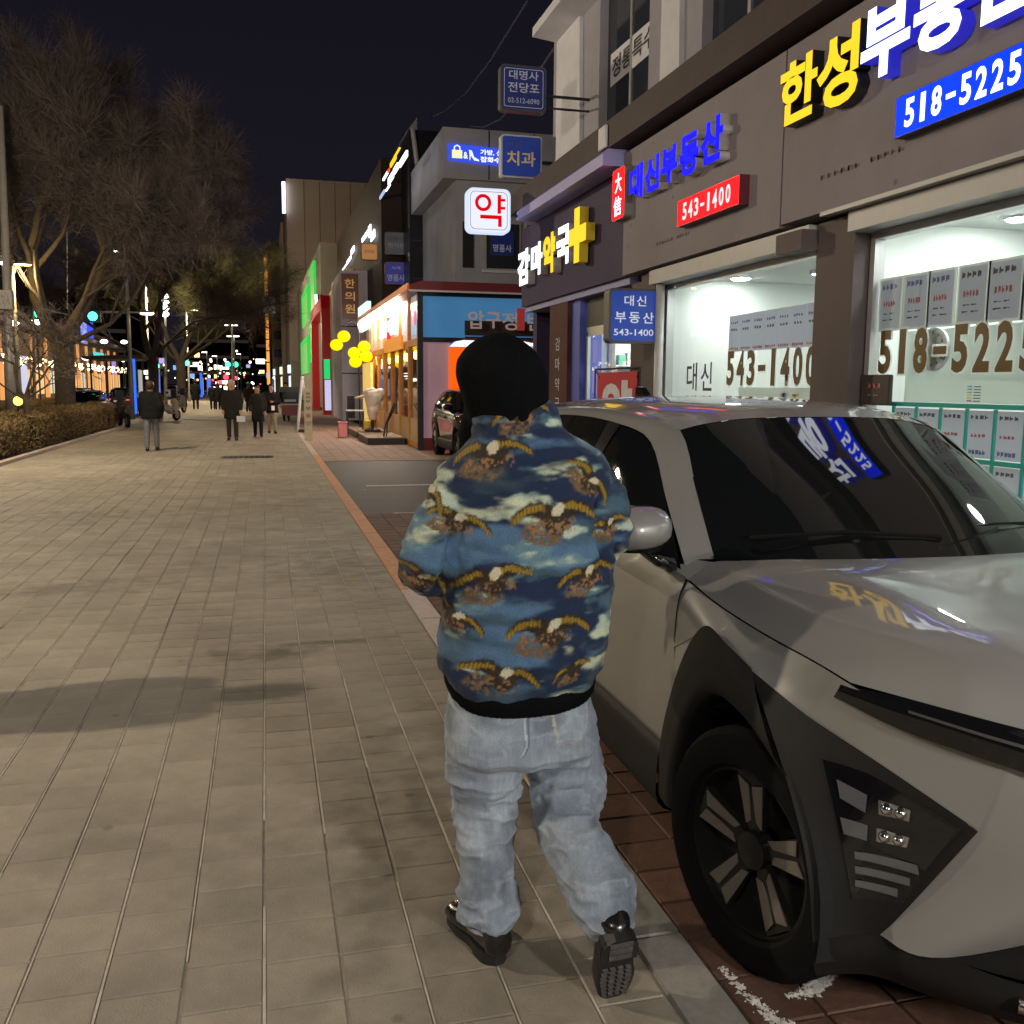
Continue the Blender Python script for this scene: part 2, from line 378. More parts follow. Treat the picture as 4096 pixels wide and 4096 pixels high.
plaza = MB().box((1.165, 20.5, -0.13), (3.75, 60, -0.008)).box((3.75, 20.5, -0.131), (16, 23.6, -0.009)).build('plaza', M_bed); plaza['kind'] = 'structure'
far = MB()
for i in range(45):
    for j in range(130):
        x0 = 1.17+i*0.3; y0 = 20.52+j*0.3
        if x0 > 3.45 and y0 > 23.3: continue
        slab_geo(far, x0, y0, x0+0.292, y0+0.292, z=random.uniform(-0.001, 0.001), c=0.006, d=0.007)
far.build('plaza_slabs', M_pink, plaza, kind='stuff')
# snow-white scraps of melted ice by the wheel are left of the tyre: a crust of white grit
M_salt = mat('salt_crust', (0.72, 0.68, 0.64), 0.9, noise=0.3, scale=60, bump=0.6, bscale=90)
g = MB()
for (u0, v0, u1, v1, n_, sp) in ((722, 968, 752, 998, 120, .007), (752, 998, 786, 1030, 300, .013), (790, 996, 814, 988, 200, .008), (814, 988, 834, 970, 330, .010), (818, 958, 828, 970, 200, .012)):
    for i in range(n_):
        t = random.random(); p = at(u0+(u1-u0)*t, v0+(v1-v0)*t, z=-.002); x = p.x+random.gauss(0, sp); yy = p.y+random.gauss(0, sp); r = abs(random.gauss(0, .006))+.002; zb = .005 if x < 1.165 else -.004; an = random.random()*6.28
        c_, s_ = math.cos(an)*r, math.sin(an)*r; g.add([(x-c_, yy-s_, zb), (x+c_, yy+s_, zb), (x-s_*.9, yy+c_*.8, zb), (x+s_*.3, yy-c_*.3, zb+r*.25)], [(0, 1, 3), (1, 2, 3), (2, 0, 3)])
o = g.build('salt_crust', M_salt); o['kind'] = 'stuff'; tag(o, 'white crust of salt and grit by the front wheel', 'grit')

# planting strip with its border on the left, the road beyond it
strip = MB().box((-8.2, 8.0, -0.13), (-5.16, 38.2, 0.005)).build('planting_strip', M_soil); strip['kind'] = 'structure'
bord = MB().box((-5.16, 7.0, -0.14), (-5.0, 40, -0.02)).build('border_kerb', M_bed); bord['kind'] = 'structure'
y = 8.0
while y < 38:
    MB().box((-5.155, y, -0.02), (-5.0, y+0.985, 0.07)).build('border_stone', M_granite, bord); y += 0.99
farwalk = MB().box((-24, -40, -0.14), (-17.2, 260, 0.0)).build('opposite_pavement', M_tile); farwalk['kind'] = 'structure'
lane = MB()
for yy in range(10, 240, 8): lane.box((-12.1, yy, -0.136), (-11.95, yy+3, -0.132))
o = lane.build('lane_marking', M_line); o['kind'] = 'structure'

# ================================================================== the estate-agent building
M_panel = mat('fascia_panel', (0.225, 0.200, 0.222), 0.6, noise=0.10, scale=1.1, bump=0.03, bscale=60, spec=0.15, stain=0.06)
M_panel2 = mat('pharmacy_fascia', (0.055, 0.042, 0.095), 0.6, noise=0.1, scale=1.3, spec=0.12)
M_pillar = mat('pillar_panel', (0.115, 0.092, 0.090), 0.6, noise=0.1, scale=2, spec=0.15, stain=0.08)
M_corn = mat('cornice_metal', (0.065, 0.047, 0.046), 0.6, noise=0.15, scale=4, spec=0.15)
M_wall = mat('stucco_wall', (0.34, 0.325, 0.37), 0.85, noise=0.14, scale=1.4, bump=0.2, bscale=50)
M_strip = mat('white_pilaster', (0.66, 0.66, 0.72), 0.7, noise=0.12, scale=2)
M_trim = mat('grey_trim', (0.42, 0.41, 0.40), 0.45, noise=0.05)
M_dark = mat('dark_metal', (0.02, 0.02, 0.022), 0.45)
M_alu = mat('aluminium', (0.55, 0.56, 0.56), 0.3, metal=0.7)
M_glass = glass('window_glass', (0.97, 0.99, 0.98))
M_dglass = mat('dark_glass', (0.035, 0.04, 0.055), 0.08, noise=0.2, scale=0.8)
M_room = mat('room_paint', (0.76, 0.81, 0.775), 0.8, noise=0.02)
M_ceil = mat('ceiling_tile', (0.78, 0.82, 0.81), 0.8)
M_floor = mat('room_floor', (0.35, 0.33, 0.30), 0.4)
M_lamp = glow('ceiling_lamp', (0.95, 1.0, 0.965), 155.0)
est = thing('estate_agent_building', 'grey panelled two storey shop building with lit estate agent windows behind the parked car', 'building', (3.9, 4.0, 0))
def bx(name, a, b, m, par, **k): return MB().box(a, b).build(name, m, par, **k)
# upper storey
up = MB().box((4.42, -6, 4.35), (9.5, 14.2, 12.5))
up.build('wall', M_wall, est)
def yz5(x, yy, X=4.3):
    p = at((2048+x/1.887)/4, (yy/1.887)/4, x=X); return p.y, p.z
for (a, b) in ((14.2, 12.17), (10.51, 9.14), (7.6, 6.2), (2.9, 1.6)):
    bx('pier', (4.28, b, 4.35), (4.42, a, 12.5), M_wall, est)
for (a, b) in ((12.17, 10.51), (9.14, 7.6), (6.2, 2.9)):
    bx('spandrel', (4.33, b, 4.35), (4.42, a, 4.62), M_wall, est)
    bx('spandrel', (4.31, b, 6.75), (4.42, a, 7.6), M_wall, est)
    w = bx('upper_window', (4.395, b, 4.62), (4.418, a, 6.75), M_dglass, est)
    bx('window_mullion', (4.38, (a+b)/2-0.03, 4.62), (4.40, (a+b)/2+0.03, 6.75), M_alu, w)
for (a, b) in ((13.89, 12.85), (10.05, 9.62)):
    MB().prism([(4.225, a, 4.35), (4.225, b-0.10, 4.35), (4.225, b+0.12, 9), (4.225, a, 9)], (0.055, 0, 0)).build('pilaster', M_strip, est)
MB().prism([(4.28, 13.9, 6.93), (3.86, 13.9, 6.72), (3.86, 13.9, 6.60), (4.28, 13.9, 6.55)], (0, -3.4, 0)).build('window_awning', M_strip, est)
bx('awning_sign', (4.2, 12.9, 7.25), (4.28, 13.9, 8.5), mat('red_sheet', (0.25, 0.02, 0.035), 0.5), est)
ban = MB().add([(4.39, 12.05, 5.42), (4.39, 10.54, 5.42), (4.39, 10.54, 5.78), (4.39, 12.05, 5.82)], [(0, 1, 2, 3)]).build('window_banner', M_strip, est)
letters('brush_lettering', '정통특수', (4.385, 11.98, 5.49), UY, UZ, 1.36, 0.25, M_dark, est, depth=0.0, bold=0.02, shear=0.0)
# cornice and ground-floor front
MB().prism([(3.58, 14.2, 4.12), (3.58, 14.2, 4.40), (3.66, 14.2, 4.46), (4.45, 14.2, 4.46), (4.45, 14.2, 4.12)], (0, -20.2, 0)).build('cornice', M_corn, est)
bx('cornice_shadow_gap', (3.86, -6, 4.06), (4.4, 9.85, 4.12), M_dark, est)
bx('fascia_panel', (3.75, 6.565, 2.80), (3.95, 9.80, 4.06), M_panel, est)
bx('fascia_panel', (3.75, -6, 2.82), (3.95, 6.545, 4.06), M_panel, est)
bx('wall_behind_fascia', (3.953, -6, 2.78), (4.4, 14.2, 4.06), M_dark, est)
bx('fascia_trim', (3.735, -6, 2.79), (3.80, 6.0, 2.818), M_trim, est)
bx('shutter_box', (3.80, -2, 2.655), (3.97, 5.76, 2.785), M_trim, est)
bx('shutter_box', (3.79, 6.22, 2.64), (3.97, 9.15, 2.775), M_trim, est)
for a, b in ((5.76, 6.22), (9.16, 9.52)):
    bx('pillar', (3.86, a, 0), (4.2, b, 2.78), M_pillar, est)
bx('shutter_bracket', (3.72, 6.2, 2.60), (3.86, 6.55, 2.74), M_pillar, est)
MB().tube([(3.86, 9.02, 0), (3.86, 9.02, 2.76)], 0.045, 10).build('drain_pipe', M_trim, est, sm=True)
bx('knee_wall', (3.94, -7, 0), (4.12, 5.76, 0.55), M_pillar, est)
bx('knee_wall', (3.94, 6.22, 0), (4.12, 9.16, 0.55), M_pillar, est)
def shopwin(a, b, top):
    fr = MB(); 
    for yy in (a, b-0.05): fr.box((3.97, yy, 0.55), (4.05, yy+0.05, top))
    fr.box((3.97, a+0.05, top-0.05), (4.05, b-0.05, top)); fr.box((3.97, a+0.05, 0.55), (4.05, b-0.05, 0.62))
    w = fr.build('shop_window', M_alu, est)
    MB().add([(4.004, a+.05, .62), (4.004, b-.05, .62), (4.004, b-.05, top-.05), (4.004, a+.05, top-.05)], [(3, 2, 1, 0)]).build('pane', M_glass, w)
    return w
w2 = shopwin(-7, 5.74, 2.655); w1 = shopwin(6.24, 9.14, 2.64)
def room(a, b, depth, h, par, cm=M_ceil):
    bx('room_ceiling', (4.06, a, h), (4.06+depth, b, h+0.05), cm, par)
    bx('room_floor', (4.13, a, 0.12), (4.06+depth, b, 0.18), M_floor, par)
    bx('room_back_wall', (4.06+depth, a, 0.1), (4.16+depth, b, h+0.1), M_room, par)
    bx('room_side_wall', (4.06, a-0.06, 0.1), (4.06+depth, a, h+0.1), M_room, par)
    bx('room_side_wall', (4.06, b, 0.1), (4.06+depth, b+0.06, h+0.1), M_room, par)
room(-7, 5.72, 2.6, 2.72, est); room(6.26, 9.12, 3.4, 2.70, est)
def downlight(x, y, z, lab, r=0.085, grp='round downlights in the shop ceilings'):
    t = thing('ceiling_light', lab, 'ceiling light', (x, y, z), grp)
    MB().lathe((x, y, z-0.012), [(r+0.02, 0), (r+0.022, 0.010)], 20).build('rim', M_strip, t)
    MB().lathe((x, y, z-0.02), [(r*0.98, 0), (r, 0.008)], 20).build('diffuser', M_lamp, t)
for x, y, lab in ((4.22, 5.0, 'round downlight just inside the right window above its digits'), (4.75, 5.28, 'smaller round downlight deeper in the right shop above the first poster'), (4.3, 3.6, 'round downlight at the right edge of the right shop'), (5.6, 4.3, 'round downlight by the back wall of the right shop'), (5.6, 1.9, 'round downlight by the back wall off the right edge'), (4.5, 1.6, 'round downlight off the right edge of the right shop'), (4.5, -.6, 'round downlight beside the photographer in the right shop'), (4.5, -2.8, 'round downlight behind the photographer in the right shop'), (4.5, -5.0, 'round downlight farthest behind the photographer in the right shop'),
                  (4.6, 8.75, 'round downlight in the left estate agent ceiling'), (5.9, 8.1, 'round downlight at the back of the left estate agent')):
    downlight(x, y, 2.72 if y < 6 else 2.70, lab)
t = thing('strip_light', 'long white strip light on the ceiling of the left estate agent', 'ceiling light', (5.0, 7.3, 2.66))
MB().box((4.9, 6.6, 2.66), (5.1, 8.0, 2.70)).build('housing', M_strip, t); MB().box((4.92, 6.62, 2.652), (5.08, 7.98, 2.659)).build('diffuser', glow('strip_lamp', (0.95, 1, 0.97), 30), t)
# air vent and panel seams in the right shop
MB().box((4.35, 4.2, 2.712), (4.75, 4.6, 2.719)).build('ceiling_vent', M_trim, est)
MB().box((4.95, 4.95, 1.5), (5.0, 5.0, 2.72)).build('room_corner_post', M_trim, est)

# posters in the windows (flat prints: blocks of colour where the photo shows unreadable lines)
M_paper = paper('poster_paper', (0.74, 0.77, 0.86), 0.62); M_paper_w = paper('poster_margin', (0.85, 0.90, 0.88), 0.6)
M_pb = mat('print_blue', (0.16, 0.22, 0.55), 0.7); M_pr = mat('print_red', (0.55, 0.16, 0.18), 0.7); M_pk = mat('print_dark', (0.13, 0.14, 0.17), 0.7); M_py = mat('print_yellow', (0.75, 0.72, 0.25), 0.7)
def scribble(name, y0, z0, w, h, m, par, n, x, rows=1):
    b = MB(); 
    for r in range(rows):
        zz = z0+h*(rows-1-r)/rows; hh = h/rows*0.8
        for k in range(n):
            a = y0-w*k/n; c = a-w/n*random.uniform(0.55, 0.85); t0 = zz+hh*random.uniform(0, 0.3); t1 = zz+hh*random.uniform(0.6, 1)
            b.add([(x, a, t0), (x, c, t0), (x, c, t1), (x, a, t1)], [(0, 1, 2, 3)])
            b.add([(x, a, zz), (x, a-w/n*0.25, zz), (x, a-w/n*0.25, zz+hh), (x, a, zz+hh)], [(0, 1, 2, 3)])
    return b.build(name, m, par, kind='stuff')
GP = 'paper notices in the right shop window'
for i, (a, b) in enumerate(((5.66, 5.45), (5.41, 5.20), (5.17, 4.96), (4.91, 4.69), (4.66, 4.43), (4.40, 4.18), (4.15, 3.93), (3.9, 3.68))):
    lab = ['grey notice leftmost in the right window above its phone number', 'grey notice with blue heading, second from the pillar in the right window', 'grey notice with blue heading and red line, third from the pillar in the right window', 'grey notice with dark heading, fourth from the pillar in the right window', 'grey notice with dark heading, fifth from the pillar in the right window', 'grey notice cut by the right edge of the picture', 'grey notice in the right window beyond the picture edge', 'grey notice farthest from the pillar in the right window'][i]
    t = thing('notice', lab, 'notice', (4.01, a, 2.01), 'paper notices in the right shop window')
    X = 4.012
    MB().box((X+0.003, b-0.025, 1.995), (X+0.006, a+0.02, 2.345)).build('holder', M_paper_w, t)
    MB().box((X, b, 2.01), (X+0.002, a, 2.33)).build('sheet', M_paper, t)
    scribble('heading', a-0.02, 2.265, a-b-0.05, 0.045, M_pb if i < 3 else M_pk, t, 4, X-0.001)
    scribble('price', a-0.04, 2.155, a-b-0.09, 0.05, M_pr, t, 5, X-0.001)
    scribble('line', a-0.04, 2.105, a-b-0.08, 0.012, M_pk, t, 2, X-0.001); scribble('line', a-0.035, 2.065, a-b-0.07, 0.013, M_pk, t, 2, X-0.001)
t = thing('poster_strip', 'strip of grey listing sheets with red feet in the left window', 'poster', (4.01, 7.81, 1.93))
for k in range(7):
    a = 7.81-k*0.208
    s_ = MB().box((4.012, a-0.204, 1.93), (4.014, a, 2.245+0.002*k)).build('sheet', M_paper, t)
    scribble('heading', a-0.03, 2.17, 0.14, 0.03, M_pb, s_, 4, 4.011); scribble('line', a-0.04, 2.11, 0.12, 0.03, M_pk, s_, 3, 4.011, 1); scribble('price', a-0.02, 1.945, 0.165, 0.03, M_pr, s_, 6, 4.011)
t = thing('area_map', 'pale area map with yellow and pink blocks low in the left window', 'map', (4.01, 7.5, 1.1))
MB().box((4.014, 6.35, 0.9), (4.016, 7.6, 1.62)).build('sheet', M_paper_w, t)
for k in range(40):
    a = random.uniform(6.4, 7.5); z = random.uniform(0.95, 1.58); MB().box((4.011, a, z), (4.012, a+random.uniform(0.02, 0.12), z+random.uniform(0.01, 0.05))).build('map_block', random.choice([M_py, M_paper, M_paper, M_pr]), t) if k < 16 else None
t = thing('listing_rack', 'teal framed rack of listing sheets along the foot of the right window', 'rack', (4.02, 5.7, 0.6))
M_teal = mat('teal_frame', (0.03, 0.42, 0.38), 0.4)
for z in (1.505, 1.185, 0.87): MB().box((4.012, 1.0, z), (4.04, 5.72, z+0.028)).build('rail', M_teal, t)
for k in range(10):
    a = 5.47-k*0.228
    MB().box((4.013, a-0.012, 0.90), (4.03, a+0.004, 1.504)).build('divider', M_teal, t)
    for zz in (1.22, 0.905):
        s_ = MB().box((4.02, a-0.215, zz), (4.024, a-0.02, zz+0.275)).build('sheet', M_paper, t)
        scribble('heading', a-0.04, zz+0.225, 0.15, 0.03, M_pk, s_, 4, 4.0185); scribble('price', a-0.05, zz+0.12, 0.12, 0.025, M_pr, s_, 4, 4.0185); scribble('note', a-0.04, zz+0.02, 0.14, 0.035, M_pb, s_, 5, 4.0185)
t = thing('white_board', 'white board behind the right window with a colour key sheet', 'board', (4.1, 5.4, 1.53))
MB().box((4.09, 3.0, 1.535), (4.094, 5.46, 1.99)).build('panel', paper('board_white', (0.85, 0.9, 0.87), 0.75), t)
for k, c in enumerate(((0.2, .45, .6), (.1, .5, .8), (.7, .35, .1), (.7, .6, .7), (.8, .8, .1), (.7, .1, .4))):
    MB().box((4.084, 4.83, 1.545+(5-k)*0.017), (4.086, 4.87, 1.553+(5-k)*0.017)).build('key_swatch', mat('key_swatch_%d' % k, c, 0.6), t)
    MB().box((4.084, 4.76, 1.545+(5-k)*0.017), (4.086, 4.815, 1.551+(5-k)*0.017)).build('key_line', M_pk, t)
t = thing('notice_box', 'dark notice box at the foot of the pillar by the right window', 'box', (3.98, 5.6, 1.5))
bevelled(MB().box((3.955, 5.44, 1.51), (3.99, 5.74, 1.71)).build('panel', mat('box_brown', (0.05, 0.042, 0.035), 0.4), t), 0.006)
scribble('red_print', 5.66, 1.62, 0.14, 0.04, M_pr, t, 3, 3.953); scribble('line', 5.66, 1.57, 0.12, 0.012, M_paper, t, 2, 3.953)
t = thing('wall_clock', 'round white wall clock behind the digits of the right window', 'clock', (4.08, 5.17, 1.86))
MB().lathe((4.06, 5.17, 1.865), [(0.135, 0.02), (0.135, 0.0), (0.118, -0.004), (0.115, 0.004)], 28, 'x').build('rim', M_strip, t, sm=True, ang=40)
MB().lathe((4.058, 5.17, 1.865), [(0.116, 0.0), (0.116, 0.004)], 28, 'x').build('face', M_paper_w, t)
for k in range(12):
    a = k*math.pi/6; MB().cbox((4.055, 5.17+0.098*math.sin(a), 1.865+0.098*math.cos(a)), (0.002, 0.009, 0.015)).build('hour_mark', M_pk, t)
# phone digits on the glass
M_gold = mat('gold_vinyl', (0.125, 0.075, 0.018), 0.4); M_halo = paper('white_vinyl', (0.88, 0.92, 0.90), 0.6); M_navy = mat('navy_vinyl', (0.012, 0.03, 0.09), 0.5)
CWD = {'1': (0.36, 0.30), '-': (0.66, 0.17)}
def digit_row(body, y0, wid, z0, h, x, m, par, depth=0.0, bold=0.03, halo=None, grow=0.0, names=('digit_face', 'white_outline')):
    n = len(body); cw = wid/n
    for k, ch in enumerate(body):
        f, hh = CWD.get(ch, (0.73, 1.0)); f = f; w = cw*f; hz = h*(1.0 if ch == '1' else hh); a = y0-cw*k-(cw-w)/2; z = z0+(h*0.40 if ch == '-' else 0)
        if halo: letters(names[1], ch, (x+0.003, a+grow, z-grow), UY, UZ, w+2*grow, hz+2*grow, halo, par, depth=0.0, bold=bold+0.02)
        letters(names[0], ch, (x, a, z), UY, UZ, w, hz, m, par, depth=depth, bold=bold)
def digits(name, lab, body, y0, wid, z0, h, m, bold=0.03, halo=True):
    t = thing(name, lab, 'lettering', (3.99, y0, z0))
    digit_row(body, y0, wid, z0, h, 3.9935, m, t, bold=bold, halo=M_halo if halo else None, grow=0.014)
digits('window_phone_number', 'brown vinyl phone number ending 5225 across the right window', '518-5225', 5.645, 1.42, 1.715, 0.285, M_gold, 0.04)
digits('window_phone_number', 'brown vinyl phone number 543-1400 across the left window', '543-1400', 7.82, 1.47, 1.635, 0.30, M_gold, 0.035)
digits('window_name', 'navy vinyl shop name low in the left window', '대신', 8.67, 0.63, 1.585, 0.265, M_navy, 0.012, False)

# ================================================================== illuminated signs of the estate agents
def ch_sign(name, lab, items, x, depth, side, cat='sign', boxes=None):
    t = thing(name, lab, cat, (x+0.05, items[0][1], items[0][2]))
    for (ch, y0, z0, w, h, m, bold) in items:
        letters('letter', ch, (x+depth, y0, z0), UY, UZ, w, h, M_dark if m is G_yel else side, t, depth=depth, bold=bold)
        letters('letter_face', ch, (x-0.002, y0, z0), UY, UZ, w, h, m, t, depth=0.0, bold=bold)
    return t
G_yel = glow('sign_yellow', (1.0, 0.60, 0.02), 1.25); G_wht = glow('sign_white', (0.88, 0.92, 1.0), 2.4); G_blu = glow('sign_blue', (0.0, 0.0, 1.0), 2.2)
G_red = glow('sign_red', (0.92, 0.004, 0.009), 1.8); G_bplate = glow('sign_plate_blue', (0.0, 0.024, 0.92), 2.3)
M_sidey = mat('letter_side_yellow', (0.45, 0.32, 0.02), 0.4, emit=(0.5, 0.33, 0.0), es=0.10); M_sideb = mat('letter_side_blue', (0.03, 0.03, 0.22), 0.4, emit=(0.03, 0.03, 0.75), es=0.55); M_sidew = mat('letter_side_clear', (0.55, 0.52, 0.50), 0.3)
it = [('한', 6.47, 3.475, 0.48, 0.42, G_yel, 0.035), ('성', 5.995, 3.44, 0.475, 0.47, G_yel, 0.035), ('부', 5.50, 3.49, 0.47, 0.43, G_wht, 0.04), ('동', 5.0, 3.49, 0.45, 0.44, G_wht, 0.04), ('산', 4.53, 3.49, 0.45, 0.44, G_wht, 0.04)]
ch_sign('channel_letter_sign', 'large yellow and white lit shop name high on the right fascia', it, 3.66, 0.09, M_sideb)
t = thing('phone_plate', 'blue lit plate with white phone digits on the right fascia', 'sign', (3.70, 5.13, 3.1))
plate(MB(), (3.67, 5.13, 3.10), UY, UZ, 1.12, 0.22, 0.07).build('plate_face', G_bplate, t)
plate(MB(), (3.6705, 5.14, 3.095), UY, UZ, 1.13, 0.23, 0.075).build('plate_case', M_dark, t)
digit_row('518-5225', 5.06, 0.92, 3.132, 0.16, 3.667, glow('sign_digit_white', (0.9, 0.93, 1), 2.2), t, bold=0.03, names=('digit', ''))
it = []; ys = [(9.42, 0.36, 3.49, 0.33), (9.01, 0.36, 3.49, 0.32), (8.61, 0.37, 3.49, 0.32), (8.19, 0.38, 3.47, 0.35), (7.77, 0.41, 3.48, 0.36)]
for ch, (a, w, z, h) in zip('대신부동산', ys): it.append((ch, a, z, w, h, G_blu, 0.045))
ch_sign('channel_letter_sign', 'deep blue lit shop name on the left fascia beside the red strip', it, 3.66, 0.10, M_sidew)
t = thing('phone_plate', 'red lit plate with white phone digits 543-1400 on the left fascia', 'sign', (3.70, 8.21, 3.06))
plate(MB(), (3.66, 8.21, 3.06), UY, UZ, 1.16, 0.22, 0.08).build('plate_face', G_red, t)
plate(MB(), (3.6605, 8.215, 3.055), UY, UZ, 1.17, 0.23, 0.088).build('plate_case', mat('case_red', (0.12, 0.01, 0.02), 0.4), t)
digit_row('543-1400', 8.11, 0.94, 3.095, 0.15, 3.657, glow('sign_digit_pink', (1, 0.86, 0.88), 1.0), t, bold=0.03, names=('digit', ''))
t = thing('red_strip_sign', 'narrow upright red lit strip with two white characters at the fascia end', 'sign', (3.70, 9.92, 3.37))
plate(MB(), (3.66, 9.92, 3.375), UY, UZ, 0.36, 0.515, 0.09, 0.04).build('sign_face', G_red, t)
plate(MB(), (3.6605, 9.925, 3.37), UY, UZ, 0.37, 0.525, 0.1, 0.04).build('sign_case', mat('case_grey', (0.2, 0.19, 0.18), 0.5), t)
letters('character', '大', (3.657, 9.83, 3.645), UY, UZ, 0.19, 0.20, G_wht, t, depth=0.0, bold=0.01); letters('character', '信', (3.657, 9.86, 3.41), UY, UZ, 0.22, 0.20, G_wht, t, depth=0.0, bold=0.01)
M_faint = mat('faint_print', (0.075, 0.065, 0.065), 0.6)
for nm, a, w, z in (('right', 6.03, 0.9, 3.035), ('left', 8.89, 0.78, 2.985)):
    t = thing('small_lettering', 'faint small dark lettering under the %s phone plate' % ('blue' if nm == 'right' else 'red'), 'lettering', (3.748, a, z))
    scribble('print', a, z, w*0.52, 0.045, M_faint, t, 6, 3.7485); scribble('print', a-w*0.62, z, w*0.38, 0.045, M_faint, t, 5, 3.7485)

# protruding signs hung along the building edge (faces turned towards the pavement's walkers)
def blade_sign(name, lab, x0, z0, w, h, y, d, face, case, lines, r=0.04, border=None, grp=None, trim=None):
    t = thing(name, lab, 'sign', (x0+w/2, y, z0), grp)
    plate(MB(), (x0, y, z0), UX, UZ, w, h, d, r).build('case', case, t)
    plate(MB(), (x0+0.025, y-0.004, z0+0.025), UX, UZ, w-0.05, h-0.05, 0.004, max(0.01, r-0.015)).build('face', face, t)
    if border:
        p = rrect(w-0.09, h-0.09, max(0.01, r-0.02)); n = len(p); q = rrect(w-0.09-0.016, h-0.09-0.016, max(0.008, r-0.025))
        vs = [(x0+0.045+a, y-0.0065, z0+0.045+b) for a, b in p]+[(x0+0.053+a, y-0.0065, z0+0.053+b) for a, b in q]
        MB().add(vs, [(i, (i+1) % n, n+(i+1) % n, n+i) for i in range(n)]).build('border_line', border, t)
    for (s, fx, fz, fw, fh, m, b) in lines:
        letters('letter', s, (x0+fx*w, y-0.0085, z0+fz*h), UX, UZ, fw*w, fh*h, m, t, depth=0.0, bold=b)
    return t
M_scase = mat('sign_case_white', (0.55, 0.55, 0.58), 0.5); M_scase_d = mat('sign_case_dark', (0.07, 0.07, 0.08), 0.4)
M_bface = mat('sign_face_blue', (0.012, 0.055, 0.34), 0.35, emit=(0.01, 0.05, 0.42), es=0.28); M_bdark = mat('sign_face_navy', (0.012, 0.02, 0.12), 0.4, emit=(0.012, 0.02, 0.12), es=0.25)
M_ink = mat('sign_letter_silver', (0.62, 0.66, 0.74), 0.4, emit=(0.62, 0.66, 0.78), es=0.35); M_ink2 = mat('sign_letter_dull', (0.42, 0.44, 0.5), 0.5, emit=(0.42, 0.44, 0.55), es=0.16)
M_inkg = mat('sign_letter_gold', (0.5, 0.36, 0.16), 0.5, emit=(0.5, 0.36, 0.16), es=0.25)
t = blade_sign('blade_sign', 'square blue sign of the estate agent hung at the pillar over the car', 3.325, 2.05, 0.53, 0.54, 9.04, 0.15, M_bface, M_scase_d,
           [('대', 0.30, 0.68, 0.19, 0.19, M_ink, 0.012), ('신', 0.55, 0.68, 0.19, 0.19, M_ink, 0.012), ('부', 0.12, 0.37, 0.22, 0.2, M_ink, 0.014), ('동', 0.40, 0.37, 0.22, 0.2, M_ink, 0.014), ('산', 0.68, 0.37, 0.22, 0.2, M_ink, 0.014), ('543-1400', 0.10, 0.14, 0.80, 0.12, M_ink, 0.012)], 0.05)
MB().box((3.84, 9.10, 2.3), (3.93, 9.17, 2.36)).build('bracket', M_dark, t)
t = blade_sign('blade_sign', 'white lit sign with the red word for medicine beside the pharmacy', 2.775, 3.735, 0.625, 0.605, 13.3, 0.16, glow('sign_milk', (0.86, 0.90, 1.0), 0.95), glow('sign_milk_edge', (0.70, 0.82, 1.0), 0.95), [], 0.09, mat('sign_line_mauve', (0.3, 0.2, 0.35), 0.5, emit=(0.3, 0.2, 0.4), es=0.4))
Rr = glow('sign_letter_red', (0.80, 0.0, 0.008), 0.9)
SX = lambda x: 2.775+(x-2.97)*0.932
SZ = lambda z: 3.735+(z-3.89)*0.932
vs = [(SX(3.215+r*math.cos(a)), 13.288, SZ(4.325+r*math.sin(a))) for r in (0.125, 0.075) for a in [2*math.pi*k/28 for k in range(28)]]
MB().add(vs, [(i, (i+1) % 28, 28+(i+1) % 28, 28+i) for i in range(28)]).build('letter_ring', Rr, t)
for a, b, c, d_ in ((3.435, 4.175, 3.49, 4.45), (3.49, 4.355, 3.555, 4.395), (3.49, 4.24, 3.555, 4.28), (3.17, 4.095, 3.50, 4.15), (3.445, 3.985, 3.50, 4.095)): MB().add([(SX(a), 13.288, SZ(b)), (SX(c), 13.288, SZ(b)), (SX(c), 13.288, SZ(d_)), (SX(a), 13.288, SZ(d_))], [(0, 1, 2, 3)]).build('letter_stroke', Rr, t)
MB().tube([(3.38, 13.38, 4.0), (3.6, 13.38, 4.0)], 0.02).build('bracket', M_dark, t)
t = blade_sign('blade_sign', 'blue dentist sign with dull gold letters above the white medicine sign', 3.50, 4.72, 0.64, 0.62, 14.3, 0.14, mat('sign_face_blue2', (0.012, 0.04, 0.25), 0.35, emit=(0.01, 0.035, 0.27), es=0.3), M_scase, [('서울', 0.12, 0.70, 0.38, 0.16, mat('sign_letter_faint', (0.10, 0.10, 0.18), 0.5), 0.0), ('치과', 0.14, 0.28, 0.70, 0.34, M_inkg, 0.02)], 0.05)
MB().box((4.12, 14.35, 4.95), (4.4, 14.4, 5.0)).build('bracket', M_dark, t)
t = blade_sign('blade_sign', 'dark navy pawnshop sign with pale outline high against the night sky', 3.05, 5.17, 0.62, 0.57, 12.5, 0.14, M_bdark, M_scase_d, [('대명사', 0.18, 0.68, 0.64, 0.2, M_ink2, 0.01), ('전당포', 0.16, 0.40, 0.68, 0.22, M_ink2, 0.012), ('02-512-6090', 0.16, 0.17, 0.68, 0.11, M_ink2, 0.0)], 0.05, M_ink2)
MB().tube([(3.6, 12.55, 5.4), (4.35, 12.55, 5.4)], 0.02).tube([(3.6, 12.55, 5.25), (4.35, 12.55, 5.25)], 0.015).build('bracket', M_dark, t)

